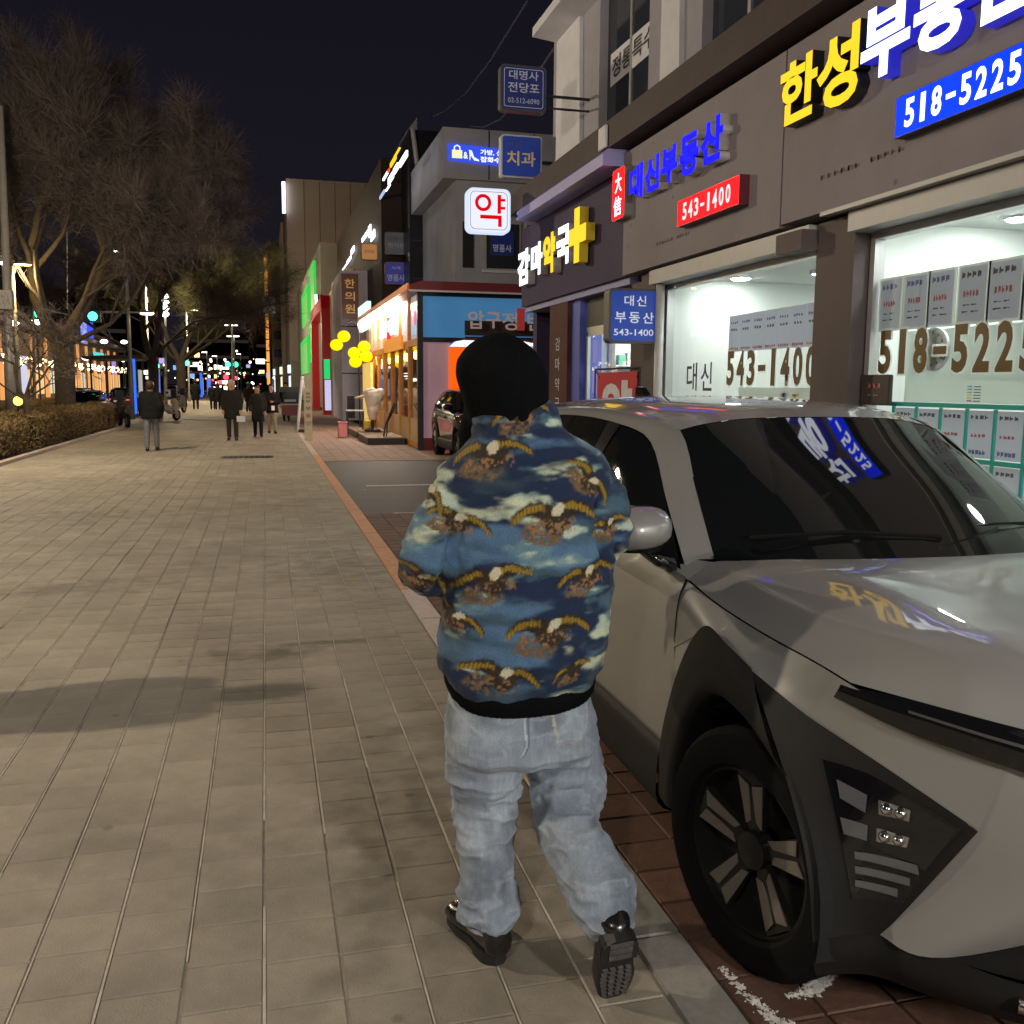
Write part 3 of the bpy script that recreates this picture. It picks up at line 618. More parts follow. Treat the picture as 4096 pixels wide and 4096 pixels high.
# ================================================================== pharmacy
ph = thing('pharmacy', 'pharmacy with dark purple fascia and bright white doorway left of the estate agents', 'shop', (3.9, 12, 0))
M_lav = mat('blue_lit_ledge', (0.34, 0.32, 0.66), 0.5); M_bluew = mat('blue_wall', (0.10, 0.13, 0.50), 0.45)  # bluish light on the ledge is put into its base colour
MB().prism([(3.52, 13.42, 3.94), (3.52, 13.42, 4.06), (3.58, 13.42, 4.115), (4.2, 13.42, 4.115), (4.2, 13.42, 3.94)], (0, -3.57, 0)).build('ledge', M_lav, ph)
bx('fascia', (3.80, 9.82, 2.80), (3.98, 14.15, 3.94), M_panel2, ph); bx('side_wall', (4.0, 14.0, 0), (9, 14.2, 4.1), M_panel2, ph)
bx('soffit', (3.85, 9.83, 2.72), (4.35, 14.1, 2.80), mat('soffit_blue', (0.25, 0.26, 0.5), 0.5), ph)
bx('stone_pillar', (3.86, 12.05, 0), (4.25, 12.85, 2.72), mat('brown_stone', (0.085, 0.036, 0.030), 0.6, noise=0.2, scale=6, spec=0.12), ph)
bx('blue_panel', (3.92, 11.72, 0), (4.2, 12.05, 2.72), M_bluew, ph); bx('blue_return', (4.0, 11.66, 0), (4.2, 11.72, 2.72), M_bluew, ph)
bx('brown_pillar', (3.88, 9.525, 0), (4.15, 9.84, 2.72), M_pillar, ph)
pw = MB()
for yy in (11.60, 10.72, 9.86): pw.box((3.99, yy, 0.0), (4.03, yy+0.05, 2.3))
pw.box((3.99, 9.9, 2.25), (4.03, 11.65, 2.36)); d_ = pw.build('door_frame', M_alu, ph)
MB().add([(4.01, 9.91, 0.05), (4.01, 11.60, 0.05), (4.01, 11.60, 2.25), (4.01, 9.91, 2.25)], [(3, 2, 1, 0)]).build('pane', M_glass, d_)
bx('transom', (3.99, 9.84, 2.36), (4.03, 11.66, 2.72), M_dark, ph)
bx('room_back_wall', (6.3, 9.0, 0), (6.4, 12.5, 2.75), M_room, ph); bx('room_ceiling', (4.04, 9.2, 2.65), (6.3, 12.1, 2.7), M_ceil, ph); bx('room_side_wall', (4.2, 12.1, 0), (6.3, 12.2, 2.7), M_room, ph); bx('room_floor', (4.2, 9.2, 0), (6.3, 12.1, 0.05), M_floor, ph)
for k, (x, y) in enumerate(((4.8, 10.4), (5.2, 11.5), (5.8, 10.2))): downlight(x, y, 2.65, ['round downlight just inside the pharmacy door', 'round downlight over the pharmacy shelves', 'round downlight at the back of the pharmacy'][k], 0.13)
t = thing('medicine_shelf', 'white shelves of coloured medicine boxes inside the pharmacy door', 'shelf', (4.4, 11.8, 0.3))
MB().box((4.45, 12.02, 0.1), (6.0, 12.09, 2.3)).build('back_board', M_room, t)
for r in range(6):
    z = 0.5+r*0.28; MB().box((4.45, 11.8, z-0.02), (6.0, 12.02, z)).build('shelf_board', M_strip, t)
    for k in range(12):
        x = 4.5+k*0.12; MB().box((x, 11.82, z+0.001), (x+0.1, 11.93, z+random.uniform(0.12, 0.2))).build('medicine_box', mat('pack_%d' % (random.randrange(6)), random.choice([(.2, .5, .7), (.7, .7, .2), (.8, .8, .8), (.2, .6, .4), (.8, .4, .3), (.85, .85, .8)]), 0.5), t)
G_phw = glow('pharmacy_letter_white', (0.80, 0.92, 1.0), 2.6); G_phy = glow('pharmacy_letter_yellow', (1.0, 0.60, 0.02), 1.25)
it = [('감', 13.98, 3.08, 0.66, 0.5, G_phw, 0.05), ('마', 13.24, 3.14, 0.56, 0.44, G_phw, 0.05), ('약', 12.64, 3.10, 0.55, 0.52, G_phy, 0.055), ('국', 12.02, 3.14, 0.56, 0.48, G_phw, 0.05)]
t = ch_sign('channel_letter_sign', 'white and yellow lit pharmacy name with a yellow cross on the purple fascia', it, 3.69, 0.11, M_sidew)
cr = [(0.22, 0), (0.42, 0), (0.42, 0.22), (0.66, 0.22), (0.66, 0.42), (0.42, 0.42), (0.42, 0.64), (0.22, 0.64), (0.22, 0.42), (0, 0.42), (0, 0.22), (0.22, 0.22)]
MB().prism([(3.66, 11.43-a, 3.09+b) for a, b in cr], (0.11, 0, 0)).build('cross', M_sidey, t); MB().add([(3.658, 11.43-a, 3.09+b) for a, b in cr], [tuple(range(12))]).build('cross_face', G_phy, t)
t = thing('column_lettering', 'silver upright lettering down the brown stone pillar', 'lettering', (3.85, 12.5, 1.2))
for k, s in enumerate('감마약국'): letters('letter', s, (3.856, 12.56, 2.1-k*0.27), UY, UZ, 0.2, 0.17, M_ink2, t, depth=0.0)
t = thing('red_banner', 'red banner with the white word for medicine in a black frame at the pharmacy door', 'banner', (3.83, 10.2, 1.0))
MB().box((3.845, 9.55, 1.02), (3.852, 10.80, 1.78)).build('cloth', mat('banner_red', (0.50, 0.02, 0.03), 0.7, noise=0.08, scale=4), t)
letters('letter', '약', (3.842, 10.62, 1.03), UY, UZ, 0.95, 0.66, M_strip, t, depth=0.0, bold=0.05)
tag(bevelled(MB().box((3.545, 9.86, 4.13), (3.575, 10.08, 4.36)).build('wall_box', M_strip), .006), 'small pale box at the end of the cornice above the red strip', 'box')
fr = MB()
for a, b in (((3.86, 10.92, 0), (3.86, 10.92, 1.82)), ((3.86, 9.50, 0), (3.86, 9.50, 1.82)), ((3.86, 10.92, 1.82), (3.86, 9.50, 1.82)), ((3.86, 10.92, 1.82), (3.85, 10.72, 1.72)), ((3.86, 9.5, 1.82), (3.85, 9.55, 1.72))): fr.tube([a, b], 0.012, 6)
fr.build('frame', M_dark, t)
# ================================================================== glass corner eatery
M_redm = mat('red_brown_eave', (0.20, 0.028, 0.042), 0.45); M_fr = mat('frame_black', (0.018, 0.014, 0.016), 0.4)
M_blueg = mat('blue_backlit_panel', (0.03, 0.12, 0.28), 0.25, noise=0.5, scale=0.5, emit=(0.055, 0.19, 0.38), es=0.66)
M_mauve = mat('frosted_mauve_film', (0.38, 0.24, 0.27), 0.3, noise=0.3, scale=0.9, emit=(0.36, 0.21, 0.26), es=0.36)
M_orange = glow('orange_panel', (1.0, 0.13, 0.008), 0.95)
M_wood = mat('orange_wood', (0.55, 0.22, 0.05), 0.55, noise=0.25, scale=5); M_cream = mat('cream_wall', (0.5, 0.36, 0.2), 0.7, noise=0.15, scale=3)
M_warm = glow('warm_lamp', (1.0, 0.62, 0.18), 9.0); M_white_s = glow('white_sign_glow', (0.85, 0.95, 1.0), 1.3); M_redl = glow('red_letter_glow', (0.9, 0.02, 0.06), 1.1)
gs = thing('glass_eatery', 'glass corner eatery with red brown eave, blue panel and warm orange front', 'shop', (3.75, 23.65, 0))
def bx2(name, a, b, m, par=gs, **k): return MB().box(a, b).build(name, m, par, **k)
MB().prism([(3.45, 23.4, 3.92), (3.45, 23.4, 4.04), (3.75, 23.4, 4.14), (9.5, 23.4, 4.14), (9.5, 23.4, 3.92)], (0, 12.6, 0)).build('eave', M_redm, gs)
bx2('eave_lip', (3.44, 23.39, 3.88), (9.5, 23.42, 3.925), M_strip)
bx2('eave_front_board', (3.40, 23.4, 3.93), (3.45, 36, 4.08), mat('orange_board', (0.5, 0.14, 0.03), 0.5, emit=(0.6, 0.15, 0.02), es=0.25))
for x in (3.68,): bx2('corner_post', (x, 23.60, 0), (x+0.14, 23.74, 3.9), M_fr)
bx2('side_rail', (3.82, 23.62, 2.68), (9.4, 23.70, 2.80), M_fr); bx2('side_rail', (3.82, 23.62, 3.80), (9.4, 23.70, 3.88), M_fr)
bx2('side_plinth', (3.82, 23.62, 0), (9.4, 23.75, 0.30), M_redm)
bx2('blue_panel', (3.82, 23.655, 2.80), (9.4, 23.72, 3.80), M_blueg)
bx2('frosted_window', (3.82, 23.655, 0.30), (4.5, 23.72, 2.68), M_mauve); bx2('blue_window', (4.5, 23.66, 0.3), (9.4, 23.72, 2.68), mat('night_window', (0.08, 0.10, 0.2), 0.15, emit=(0.1, 0.12, 0.3), es=0.5))
t = thing('menu_board', 'orange lit board with rounded white top against the side of the glass eatery', 'board', (4.5, 23.6, 0.3))
bx2('board', (4.47, 23.58, 0.3), (6.75, 23.65, 2.58), M_orange, t)
MB().prism([(4.49, 23.575, 2.58), (6.7, 23.575, 2.58), (6.6, 23.575, 2.70), (6.3, 23.575, 2.755), (4.9, 23.575, 2.755), (4.62, 23.575, 2.70)], (0, 0.07, 0)).build('white_cap', M_white_s, t)
t = thing('light_box', 'pale lit board with white top strip beside the pharmacy pillar', 'board', (7.0, 23.55, 0.3)); bx2('board', (6.55, 23.56, 0.3), (7.4, 23.6, 2.62), mat('pale_panel', (0.45, 0.42, 0.40), 0.5, emit=(0.45, 0.42, 0.4), es=0.5), t); bx2('strip', (6.55, 23.55, 2.62), (7.4, 23.6, 2.70), M_white_s, t)
t = thing('shop_name_board', 'dark board with grey name letters and a red figure one above the orange panel', 'sign', (6.0, 23.5, 2.8))
bx2('backboard', (4.86, 23.5, 2.86), (7.4, 23.58, 3.22), mat('board_brown', (0.045, 0.028, 0.025), 0.5), t); bx2('lower_board', (4.86, 23.5, 2.74), (7.4, 23.6, 2.83), mat('board_red', (0.10, 0.03, 0.035), 0.5), t)
M_ltr = mat('letter_warm_grey', (0.42, 0.34, 0.32), 0.4, emit=(0.42, 0.34, 0.32), es=0.3)
for s, x, w, z, h in (('압', 4.93, 0.40, 3.02, 0.44), ('구', 5.38, 0.38, 3.04, 0.40), ('정', 5.80, 0.40, 3.0, 0.44), ('번', 6.45, 0.38, 3.0, 0.43), ('지', 6.87, 0.36, 3.0, 0.43)):
    letters('letter', s, (x, 23.46, z), UX, UZ, w, h, M_ltr, t, depth=0.04, bold=0.012)
letters('figure_one', '1', (6.17, 23.45, 3.0), UX, UZ, 0.20, 0.55, mat('letter_red', (0.40, 0.05, 0.05), 0.4, emit=(0.4, 0.04, 0.04), es=0.35), t, depth=0.05, bold=0.05)
# street front of the eatery
for k, y in enumerate((25.4, 27.2, 29.0, 30.8, 32.6, 34.4, 36.0)):
    bx2('front_post', (3.70, y-0.07, 0.15), (3.84, y+0.07, 3.9), M_wood)
bx2('front_beam', (3.69, 23.75, 2.62), (3.84, 36, 2.78), M_wood); bx2('front_counter', (3.74, 23.75, 0.15), (3.95, 36, 0.75), M_cream)
bx2('front_fascia', (3.78, 23.75, 2.8), (3.86, 36, 3.9), mat('front_fascia', (0.45, 0.42, 0.42), 0.4, emit=(0.5, 0.5, 0.55), es=0.35))
bx2('back_wall', (6.5, 23.8, 0), (6.6, 36, 3.8), M_cream); bx2('front_floor', (3.76, 23.75, 0), (9, 36, 0.15), M_wood); bx2('inner_ceiling', (3.9, 23.8, 3.6), (9.4, 36, 3.7), M_cream); bx2('end_wall', (3.76, 36, 0), (9.4, 36.2, 3.9), M_cream)
gl = bx2('front_glass', (3.76, 23.8, 0.75), (3.765, 36, 2.62), M_glass)
for k in range(5):
    t = thing('pendant_lamp', ['square amber lamp by the glass corner of the eatery', 'amber pendant lamp second from the glass corner of the eatery', 'amber pendant lamp in the middle of the eatery front', 'amber pendant lamp fourth from the glass corner', 'amber pendant lamp at the far end of the eatery front'][k], 'lamp', (3.98, 25.5+2.2*k, 2.5), 'amber lamps in the eatery front')
    y = 25.5+2.2*k
    bevelled(MB().cbox((3.98, y, 2.42), (0.2, 0.2, 0.22)).build('shade', glow('amber_lamp', (1.0, 0.62, 0.16), 16.0), t), 0.02); MB().tube([(3.98, y, 2.53), (3.98, y, 2.75)], 0.012).build('cord', M_fr, t)
for k in range(10):
    t = thing('spot_lamp', '%s white spot lamp from the glass corner under the eatery eave' % ['first', 'second', 'third', 'fourth', 'fifth', 'sixth', 'seventh', 'eighth', 'ninth', 'tenth'][k], 'lamp', (3.6, 27+k*0.95, 3.8), 'white spot lamps under the eatery eave')
    MB().lathe((3.58, 27+k*0.95, 3.78), [(0.10, 0.10), (0.13, 0.0), (0.11, -0.02)], 12).build('bulb', glow('white_spot', (1, 0.86, 0.70), 170.0), t)
t = thing('shop_sign', 'white and red lit name letters over the orange board of the eatery front', 'sign', (3.7, 28.5, 3.1))
for s, a, w, m in (('안', 30.6, 0.62, G_phw), ('경', 29.9, 0.62, G_phw), ('마', 28.5, 0.7, G_phw), ('을', 27.75, 0.7, G_phw)): letters('letter', s, (3.62, a, 3.06), UY, UZ, w, 0.46, m, t, depth=0.06, bold=0.04)
bx2('red_bar', (3.60, 28.62, 2.95), (3.66, 29.1, 3.62), M_redl, t)
bx2('orange_board', (3.60, 26.1, 2.60), (3.68, 29.8, 2.96), mat('orange_wood_lit', (0.5, 0.2, 0.03), 0.5, emit=(0.9, 0.30, 0.02), es=0.5))
t = thing('poster_screen', 'pink and teal glowing screen in the upper corner of the eatery front', 'screen', (3.74, 24.3, 3.0)); bx2('screen', (3.73, 23.85, 2.9), (3.75, 25.0, 3.7), mat('screen_face', (0.2, 0.3, 0.5), 0.3, noise=0.8, scale=2, emit=(0.35, 0.5, 0.75), es=0.6), t); MB().lathe((3.725, 24.3, 3.32), [(0.2, 0), (0.2, 0.01)], 14, 'x').build('pink_shape', glow('pink_shape', (1, 0.1, 0.35), 0.8), t)
t = thing('white_box_sign', 'tall white lit sign beyond the eatery eave', 'sign', (3.72, 35.5, 3.6)); bx2('face', (3.55, 34.3, 3.62), (3.7, 37.6, 4.55), glow('box_sign', (0.72, 0.95, 1.0), 1.2), t)
t = thing('drinks_cabinet', 'glass drinks cabinet glowing pale blue by the steps', 'cabinet', (3.9, 28, 0.15)); bx2('case', (3.85, 27.3, 0.15), (4.4, 28.4, 0.35), M_alu, t); bx2('door', (3.84, 27.35, 0.35), (3.86, 28.35, 1.75), mat('cab_glow', (0.6, 0.7, 0.75), 0.2, noise=0.5, scale=9, emit=(0.6, 0.8, 0.85), es=0.8), t); bx2('top', (3.85, 27.3, 1.75), (4.4, 28.4, 1.9), M_alu, t)
t = thing('yellow_door', 'tall yellow lit doorway at the far end of the eatery', 'door', (3.6, 35, 0)); bx2('panel', (3.58, 33.6, 0.15), (3.66, 36.4, 2.4), mat('yellow_door', (0.7, 0.5, 0.12), 0.5, noise=0.5, scale=7, emit=(0.9, 0.62, 0.15), es=0.7), t); bx2('frame', (3.66, 33.5, 0.15), (3.7, 36.5, 2.5), M_wood, t)
# platforms, table, covered heater and small things before the front
M_deck = mat('platform_board', (0.30, 0.22, 0.17), 0.6, noise=0.2, scale=4)
def platform(lab, x0, y0, x1, y1, h, n):
    t = thing('wooden_platform', lab, 'platform', (x0, y0, 0), 'low platforms before the eatery')
    MB().box((x0+0.02, y0+0.02, 0), (x1, y1, h-0.03)).build('base', M_dark, t)
    for k in range(n): MB().box((x0+(x1-x0)*k/n, y0, h-0.028), (x0+(x1-x0)*(k+1)/n-0.012, y1, h)).build('board', M_deck, t)
platform('low black sided platform nearest the glass corner of the eatery', 2.64, 25.9, 3.68, 28.6, 0.20, 6); platform('low platform behind the nearest one at the eatery front', 2.66, 29.3, 3.68, 32.4, 0.20, 6)
t = thing('handrail', 'slanting dark handrail on the near platform', 'handrail', (3.4, 26.6, 0.2)); MB().tube([(3.14, 26.3, 0.2), (3.2, 26.3, 0.55), (3.46, 26.4, 1.12)], 0.025).tube([(3.22, 26.32, 0.2), (3.26, 26.35, 0.6), (3.52, 26.42, 1.10)], 0.02).build('rail', M_fr, t)
t = thing('covered_heater', 'patio heater wrapped in pale plastic sheet before the eatery', 'heater', (3.0, 28.9, 0))
hb = MB().rings([((3.12, 28.9, 0.55), .10, .10), ((3.12, 28.9, 0.7), .16, .15), ((3.14, 28.9, 1.0), .2, .2), ((3.18, 28.9, 1.25), .30, .28), ((3.17, 28.9, 1.42), .34, .30), ((3.2, 28.9, 1.5), .22, .2)], 14).rings([((2.95, 28.9, 1.3), .16, .12), ((2.72, 28.9, 1.25), .12, .1), ((2.62, 28.9, 1.2), .05, .05)], 10)
me = remeshed(hb, 0.03, 4); co = verts(me); n = normals(me); setverts(me, co+n*((fbm(co, 7, 3)-0.5)*0.09)[:, None]); me.materials.append(mat('plastic_sheet', (0.62, 0.52, 0.45), 0.3, noise=0.2, scale=9)); obj_from_mesh('plastic_cover', me, None, t)
MB().tube([(3.12, 28.9, 0.2), (3.12, 28.9, 0.7)], 0.06).lathe((3.12, 28.9, 0.2), [(0.25, 0), (0.25, 0.08), (0.1, 0.14)], 14).build('stand', M_fr, t)
t = thing('folding_table', 'small folding table with thin legs before the eatery', 'table', (2.5, 30, 0)); bx2('tabletop', (2.43, 29.9, 0.80), (3.0, 30.5, 0.83), M_strip, t)
for a, b in ((2.47, 29.95), (2.96, 29.95), (2.47, 30.45), (2.96, 30.45)): MB().tube([(a, b, 0), (a, b, 0.8)], 0.016, 6).build('leg', M_fr, t)
t = thing('plastic_stool', 'pink plastic stool box beside the folding table', 'stool', (2.2, 29.4, 0)); bevelled(bx2('body', (2.12, 29.3, 0.02), (2.4, 29.6, 0.46), mat('pink_plastic', (0.75, 0.28, 0.30), 0.4), t), 0.02); bx2('seat', (2.10, 29.28, 0.46), (2.42, 29.62, 0.5), mat('pink_plastic', (0.7, 0.25, 0.28), 0.4), t)
t = thing('yellow_bucket', 'yellow bucket under the folding table', 'bucket', (3.0, 29.7, 0)); MB().lathe((3.05, 29.7, 0.2), [(0.10, 0), (0.13, 0.3), (0.135, 0.3), (0.12, 0.28)], 14).build('pail', mat('yellow_plastic', (0.7, 0.5, 0.05), 0.4), t); MB().tube([(2.92, 29.7, 0.5), (3.05, 29.68, 0.6), (3.18, 29.7, 0.5)], 0.006, 5).build('handle', M_fr, t)
t = thing('pillar_post', 'cream upright post sign with violet letters at the pavement edge', 'signpost', (1.2, 28.2, 0))
bevelled(bx2('post', (1.08, 28.15, 0.0), (1.30, 28.37, 1.50), mat('cream_post', (0.50, 0.45, 0.30), 0.5, noise=0.08), t), 0.012)
for k, s in enumerate('부동산'): letters('letter', s, (1.115, 28.145, 0.86-k*0.21), UX, UZ, 0.15, 0.13, mat('violet_print', (0.25, 0.05, 0.2), 0.5), t, depth=0.0, bold=0.02)
scribble2 = MB()
for k in range(3): scribble2.box((1.13, 28.146, 1.10+k*0.11), (1.25, 28.149, 1.17+k*0.11))
scribble2.build('small_print', mat('grey_print', (0.25, 0.23, 0.2), 0.6), t)
t = thing('leaning_banner_pole', 'pale slanting banner pole behind the post sign', 'pole', (1.1, 33, 0)); MB().tube([(1.03, 33, 0.06), (1.22, 33, 1.9)], 0.05, 8).build('pole', M_strip, t); MB().tube([(1.33, 33.1, 0.06), (1.25, 33, 1.9)], 0.03, 8).build('brace', M_strip, t); MB().cbox((1.25, 33, 0.05), (0.4, 0.3, 0.1)).build('foot', M_fr, t)
# lantern pole with yellow globes
t = thing('lantern_pole', 'bent pole hung with six glowing yellow globes before the eatery', 'lamp post', (3.13, 33, 0))
MB().tube([(3.13, 33, 0), (3.13, 33, 3.4), (3.08, 33, 3.68), (2.92, 33, 3.76), (2.72, 33, 3.66)], 0.03).build('pole', M_fr, t)
G_globe = glow('yellow_globe', (1.0, 0.62, 0.0), 1.6)
for x, z in ((2.63, 3.24), (2.38, 2.95), (3.31, 2.91), (2.97, 2.69), (3.38, 2.58), (3.01, 2.39)):
    MB().ball((x, 33, z), 0.215, 16, 0.9).build('globe', G_globe, t, sm=True); MB().tube([(x, 33, z+0.18), (x+(3.0-x)*0.25, 33, z+0.45)], 0.008, 5).build('hanger', M_fr, t)

# ================================================================== grey concrete house behind the parking lot
M_conc = mat('grey_concrete', (0.38, 0.39, 0.46), 0.8, noise=0.16, scale=0.8, bump=0.15, bscale=20)
gb = thing('grey_concrete_building', 'grey concrete building with one window behind the glass eatery', 'building', (7, 30, 0))
def bx3(n, a, b, m, p, **k): return MB().box(a, b).build(n, m, p, **k)
bx3('wall', (5.9, 30.0, 0), (16, 37, 7.94), M_conc, gb); bx3('upper_wall', (5.47, 29.8, 7.94), (16, 37, 9.45), M_conc, gb)
for k in range(6): bx3('panel_joint', (6.9+k*1.45, 29.79, 7.96), (6.93+k*1.45, 29.80, 9.43), M_dark, gb)
bx3('sill_band', (5.88, 29.93, 4.72), (16, 30, 5.2), M_conc, gb)
w = bx3('window_frame', (6.80, 29.92, 5.22), (8.0, 30.0, 6.75), M_trim, gb); bx3('pane', (6.87, 29.905, 5.3), (7.93, 29.925, 6.68), M_dglass, w); bx3('sill', (6.75, 29.85, 5.16), (8.05, 30, 5.24), M_strip, w)
w = bx3('window_frame', (6.12, 29.95, 5.3), (6.45, 30, 6.7), M_dark, gb)
w = bx3('window_frame', (8.15, 29.92, 5.22), (9.0, 30.0, 6.75), M_trim, gb); bx3('pane', (8.2, 29.905, 5.3), (8.95, 29.925, 6.68), M_dglass, w)
blade_sign('window_sign', 'dull blue sign in the grey building window', 7.0, 5.70, 0.75, 0.75, 29.88, 0.05, M_bdark, M_scase_d, [('명품사', 0.1, 0.15, 0.8, 0.3, M_ink2, 0.01)], 0.05)
t = thing('strip_sign', 'blue lit strip with bag and shoe pictures on the grey building', 'sign', (6.5, 29.75, 8.45))
plate(MB(), (5.63, 29.72, 8.47), Vector((1, 0, -0.045)), UZ, 1.95, 0.5, 0.07).build('face', glow('strip_blue', (0.04, 0.09, 0.85), 0.95), t)
G_sw = glow('strip_white', (0.9, 0.95, 1), 1.2)
bx3('bag_picture', (5.73, 29.70, 8.53), (6.05, 29.71, 8.77), glow('strip_cream', (0.95, 0.95, 0.5), 1.0), t); MB().tube([(5.80, 29.70, 8.77), (5.81, 29.70, 8.87), (5.89, 29.70, 8.91), (5.97, 29.70, 8.87), (5.98, 29.70, 8.77)], 0.018, 6).build('bag_handle', G_sw, t)
letters('ampersand', '&', (6.09, 29.705, 8.53), UX, UZ, 0.14, 0.2, G_sw, t, depth=0.0, bold=0.02)
MB().add([(6.26, 29.705, 8.80), (6.35, 29.705, 8.78), (6.42, 29.705, 8.60), (6.58, 29.705, 8.52), (6.58, 29.705, 8.48), (6.42, 29.705, 8.50), (6.32, 29.705, 8.64), (6.30, 29.705, 8.50), (6.28, 29.705, 8.50), (6.28, 29.705, 8.68)], [(0, 1, 2, 6, 9), (2, 3, 4, 5, 6), (9, 6, 7, 8)]).build('shoe_picture', G_sw, t)
letters('lettering', '가방, 신발', (6.62, 29.705, 8.67), UX, UZ, 0.9, 0.17, G_sw, t, depth=0.0, bold=0.03); letters('lettering', '잡화수선', (6.62, 29.705, 8.46), UX, UZ, 0.85, 0.17, G_sw, t, depth=0.0, bold=0.03)

# dark building beyond, its street front carrying lit signs
M_blk = mat('black_cladding', (0.012, 0.012, 0.018), 0.35, noise=0.3, scale=1); M_maroon = mat('maroon_front', (0.030, 0.012, 0.010), 0.7, noise=0.2, scale=1)
db = thing('dark_building', 'black sided building with a red brown front and lit signs down its corner', 'building', (5, 38, 0))
bx3('side_wall', (4.0+1.4, 36.4, 0), (15, 62, 11.0), M_blk, db); bx3('street_front', (4.6, 38.5, 0), (5.4, 62, 10.4), M_maroon, db)
MB().prism([(5.35, 37.0, 11.0), (5.8, 37.0, 11.6), (5.8, 37.0, 11.0)], (0, 16, 0)).build('roof_fin', M_conc, db)
for z in (2.2, 5.6, 7.0): bx3('wall_seam', (5.5, 36.385, z), (9, 36.4, z+0.03), mat('seam_grey', (0.06, 0.06, 0.08), 0.5), db)
MB().tube([(5.52, 36.3, 11.0), (5.75, 36.3, 9.3)], 0.09).build('steel_post', M_trim, db)
t = thing('roof_letter_sign', 'stack of white, yellow and red lit characters down the dark building corner', 'sign', (4.5, 48, 8))
def pxs(zx, zy): return ((1024+zx/1.887)/4, (512+zy/1.887)/4)
for (x0, y0, x1, y1, c) in ((1090, 110, 1145, 300, G_wht), (1050, 130, 1090, 215, G_phy), (1020, 215, 1060, 270, G_phy), (965, 290, 1000, 400, G_wht), (1005, 280, 1040, 430, G_wht), (1045, 220, 1075, 355, G_wht), (985, 400, 1015, 480, G_wht), (940, 430, 975, 540, glow('sign_dim_blue', (0.5, 0.55, 0.9), 1.0)), (1000, 285, 1012, 340, glow('sign_red2', (0.9, 0.1, 0.02), 1.0))):
    a = at(*pxs(x1, y0+(y1-y0)*0.3), x=4.55); b = at(*pxs(x0, y1), x=4.55); MB().box((4.5, a.y, min(a.z, b.z)), (4.56, b.y, max(a.z, b.z))).build('letter_block', c, t)
t = thing('corner_letter_sign', 'white lit bar letters beside the orange box sign', 'sign', (4.5, 55, 6))
for (x0, y0, x1, y1) in ((805, 735, 850, 865), (855, 690, 870, 830), (872, 730, 900, 860), (655, 1000, 690, 1080), (690, 940, 720, 1030), (722, 860, 745, 960)):
    a = at(*pxs(x1, y0+(y1-y0)*0.25), x=4.5); b = at(*pxs(x0, y1), x=4.5); MB().box((4.45, a.y, min(a.z, b.z)), (4.5, b.y, max(a.z, b.z))).build('letter_block', G_wht, t)
blade_sign('blade_sign', 'small dark grey box sign on the corner of the dark building', 4.68, 6.67, 0.87, 0.86, 38, 0.15, mat('dim_face', (0.06, 0.06, 0.065), 0.5, emit=(0.06, 0.06, 0.07), es=0.5), mat('dim_case', (0.25, 0.14, 0.09), 0.5), [('대명사', 0.15, 0.6, 0.7, 0.2, M_faint, 0.0), ('한의원', 0.12, 0.3, 0.75, 0.22, mat('dim_letter', (0.14, 0.14, 0.15), 0.5, emit=(0.14, 0.14, 0.15), es=0.5), 0.0)], 0.08)
blade_sign('blade_sign', 'small navy box sign under the dark grey one on the dark building', 4.65, 5.53, 0.87, 0.86, 38, 0.15, mat('navy_face', (0.03, 0.03, 0.13), 0.5, emit=(0.03, 0.03, 0.16), es=0.7), mat('dim_case2', (0.3, 0.12, 0.08), 0.5), [('명품사', 0.12, 0.15, 0.78, 0.3, M_ink2, 0.01), ('시계', 0.3, 0.66, 0.4, 0.16, M_ink2, 0.0)], 0.08)
blade_sign('blade_sign', 'small orange box sign left of the dark grey one', 3.75, 6.43, 0.62, 0.62, 38, 0.15, mat('amber_face', (0.32, 0.15, 0.07), 0.5, emit=(0.36, 0.16, 0.06), es=0.8), mat('amber_case', (0.4, 0.2, 0.1), 0.5), [('한의원', 0.2, 0.4, 0.6, 0.22, mat('brown_print', (0.1, 0.03, 0.015), 0.5), 0.0)], 0.06)
t = blade_sign('upright_sign', 'tall brown upright sign with gold clinic letters', 2.98, 4.17, 0.64, 1.72, 38, 0.12, mat('brown_face', (0.06, 0.022, 0.016), 0.5, emit=(0.06, 0.02, 0.014), es=0.6), mat('brown_case', (0.14, 0.06, 0.04), 0.5), [(c, 0.18, 0.68-k*0.28, 0.6, 0.2, mat('gold_letter_dim', (0.42, 0.25, 0.08), 0.5, emit=(0.45, 0.26, 0.07), es=0.6), 0.01) for k, c in enumerate('한의원')], 0.02)

# lavender pillar house, red framed shop, green lit house, tall blocks down the street
M_lavw = mat('lavender_wall', (0.72, 0.66, 0.80), 0.7, noise=0.1, scale=1)
lv = thing('lavender_wall_building', 'pale lavender walled building between the eatery and the red framed shop', 'building', (4, 44, 0))
bx3('wall', (3.4, 44.0, 0), (4.6, 50, 6.7), M_lavw, lv)
for z in (2.1, 4.2): bx3('wall_joint', (3.39, 43.99, z), (4.6, 44, z+0.05), M_dark, lv)
bx3('side_panel', (3.6, 43.97, 0.1), (3.95, 44, 1.1), M_scase_d, lv)
M_redf = mat('red_frame', (0.35, 0.012, 0.016), 0.45, emit=(0.35, 0.01, 0.015), es=0.18)
rs = thing('red_framed_shop', 'shop front in a tall red frame full of golden lamps', 'shop', (3.4, 55, 0))
bx3('red_post', (3.0, 52.2, 0), (3.45, 52.9, 6.3), M_redf, rs); bx3('red_beam', (3.0, 52.2, 5.6), (3.6, 64, 6.3), M_redf, rs); bx3('red_post', (3.0, 63.4, 0), (3.45, 64, 6.3), M_redf, rs)
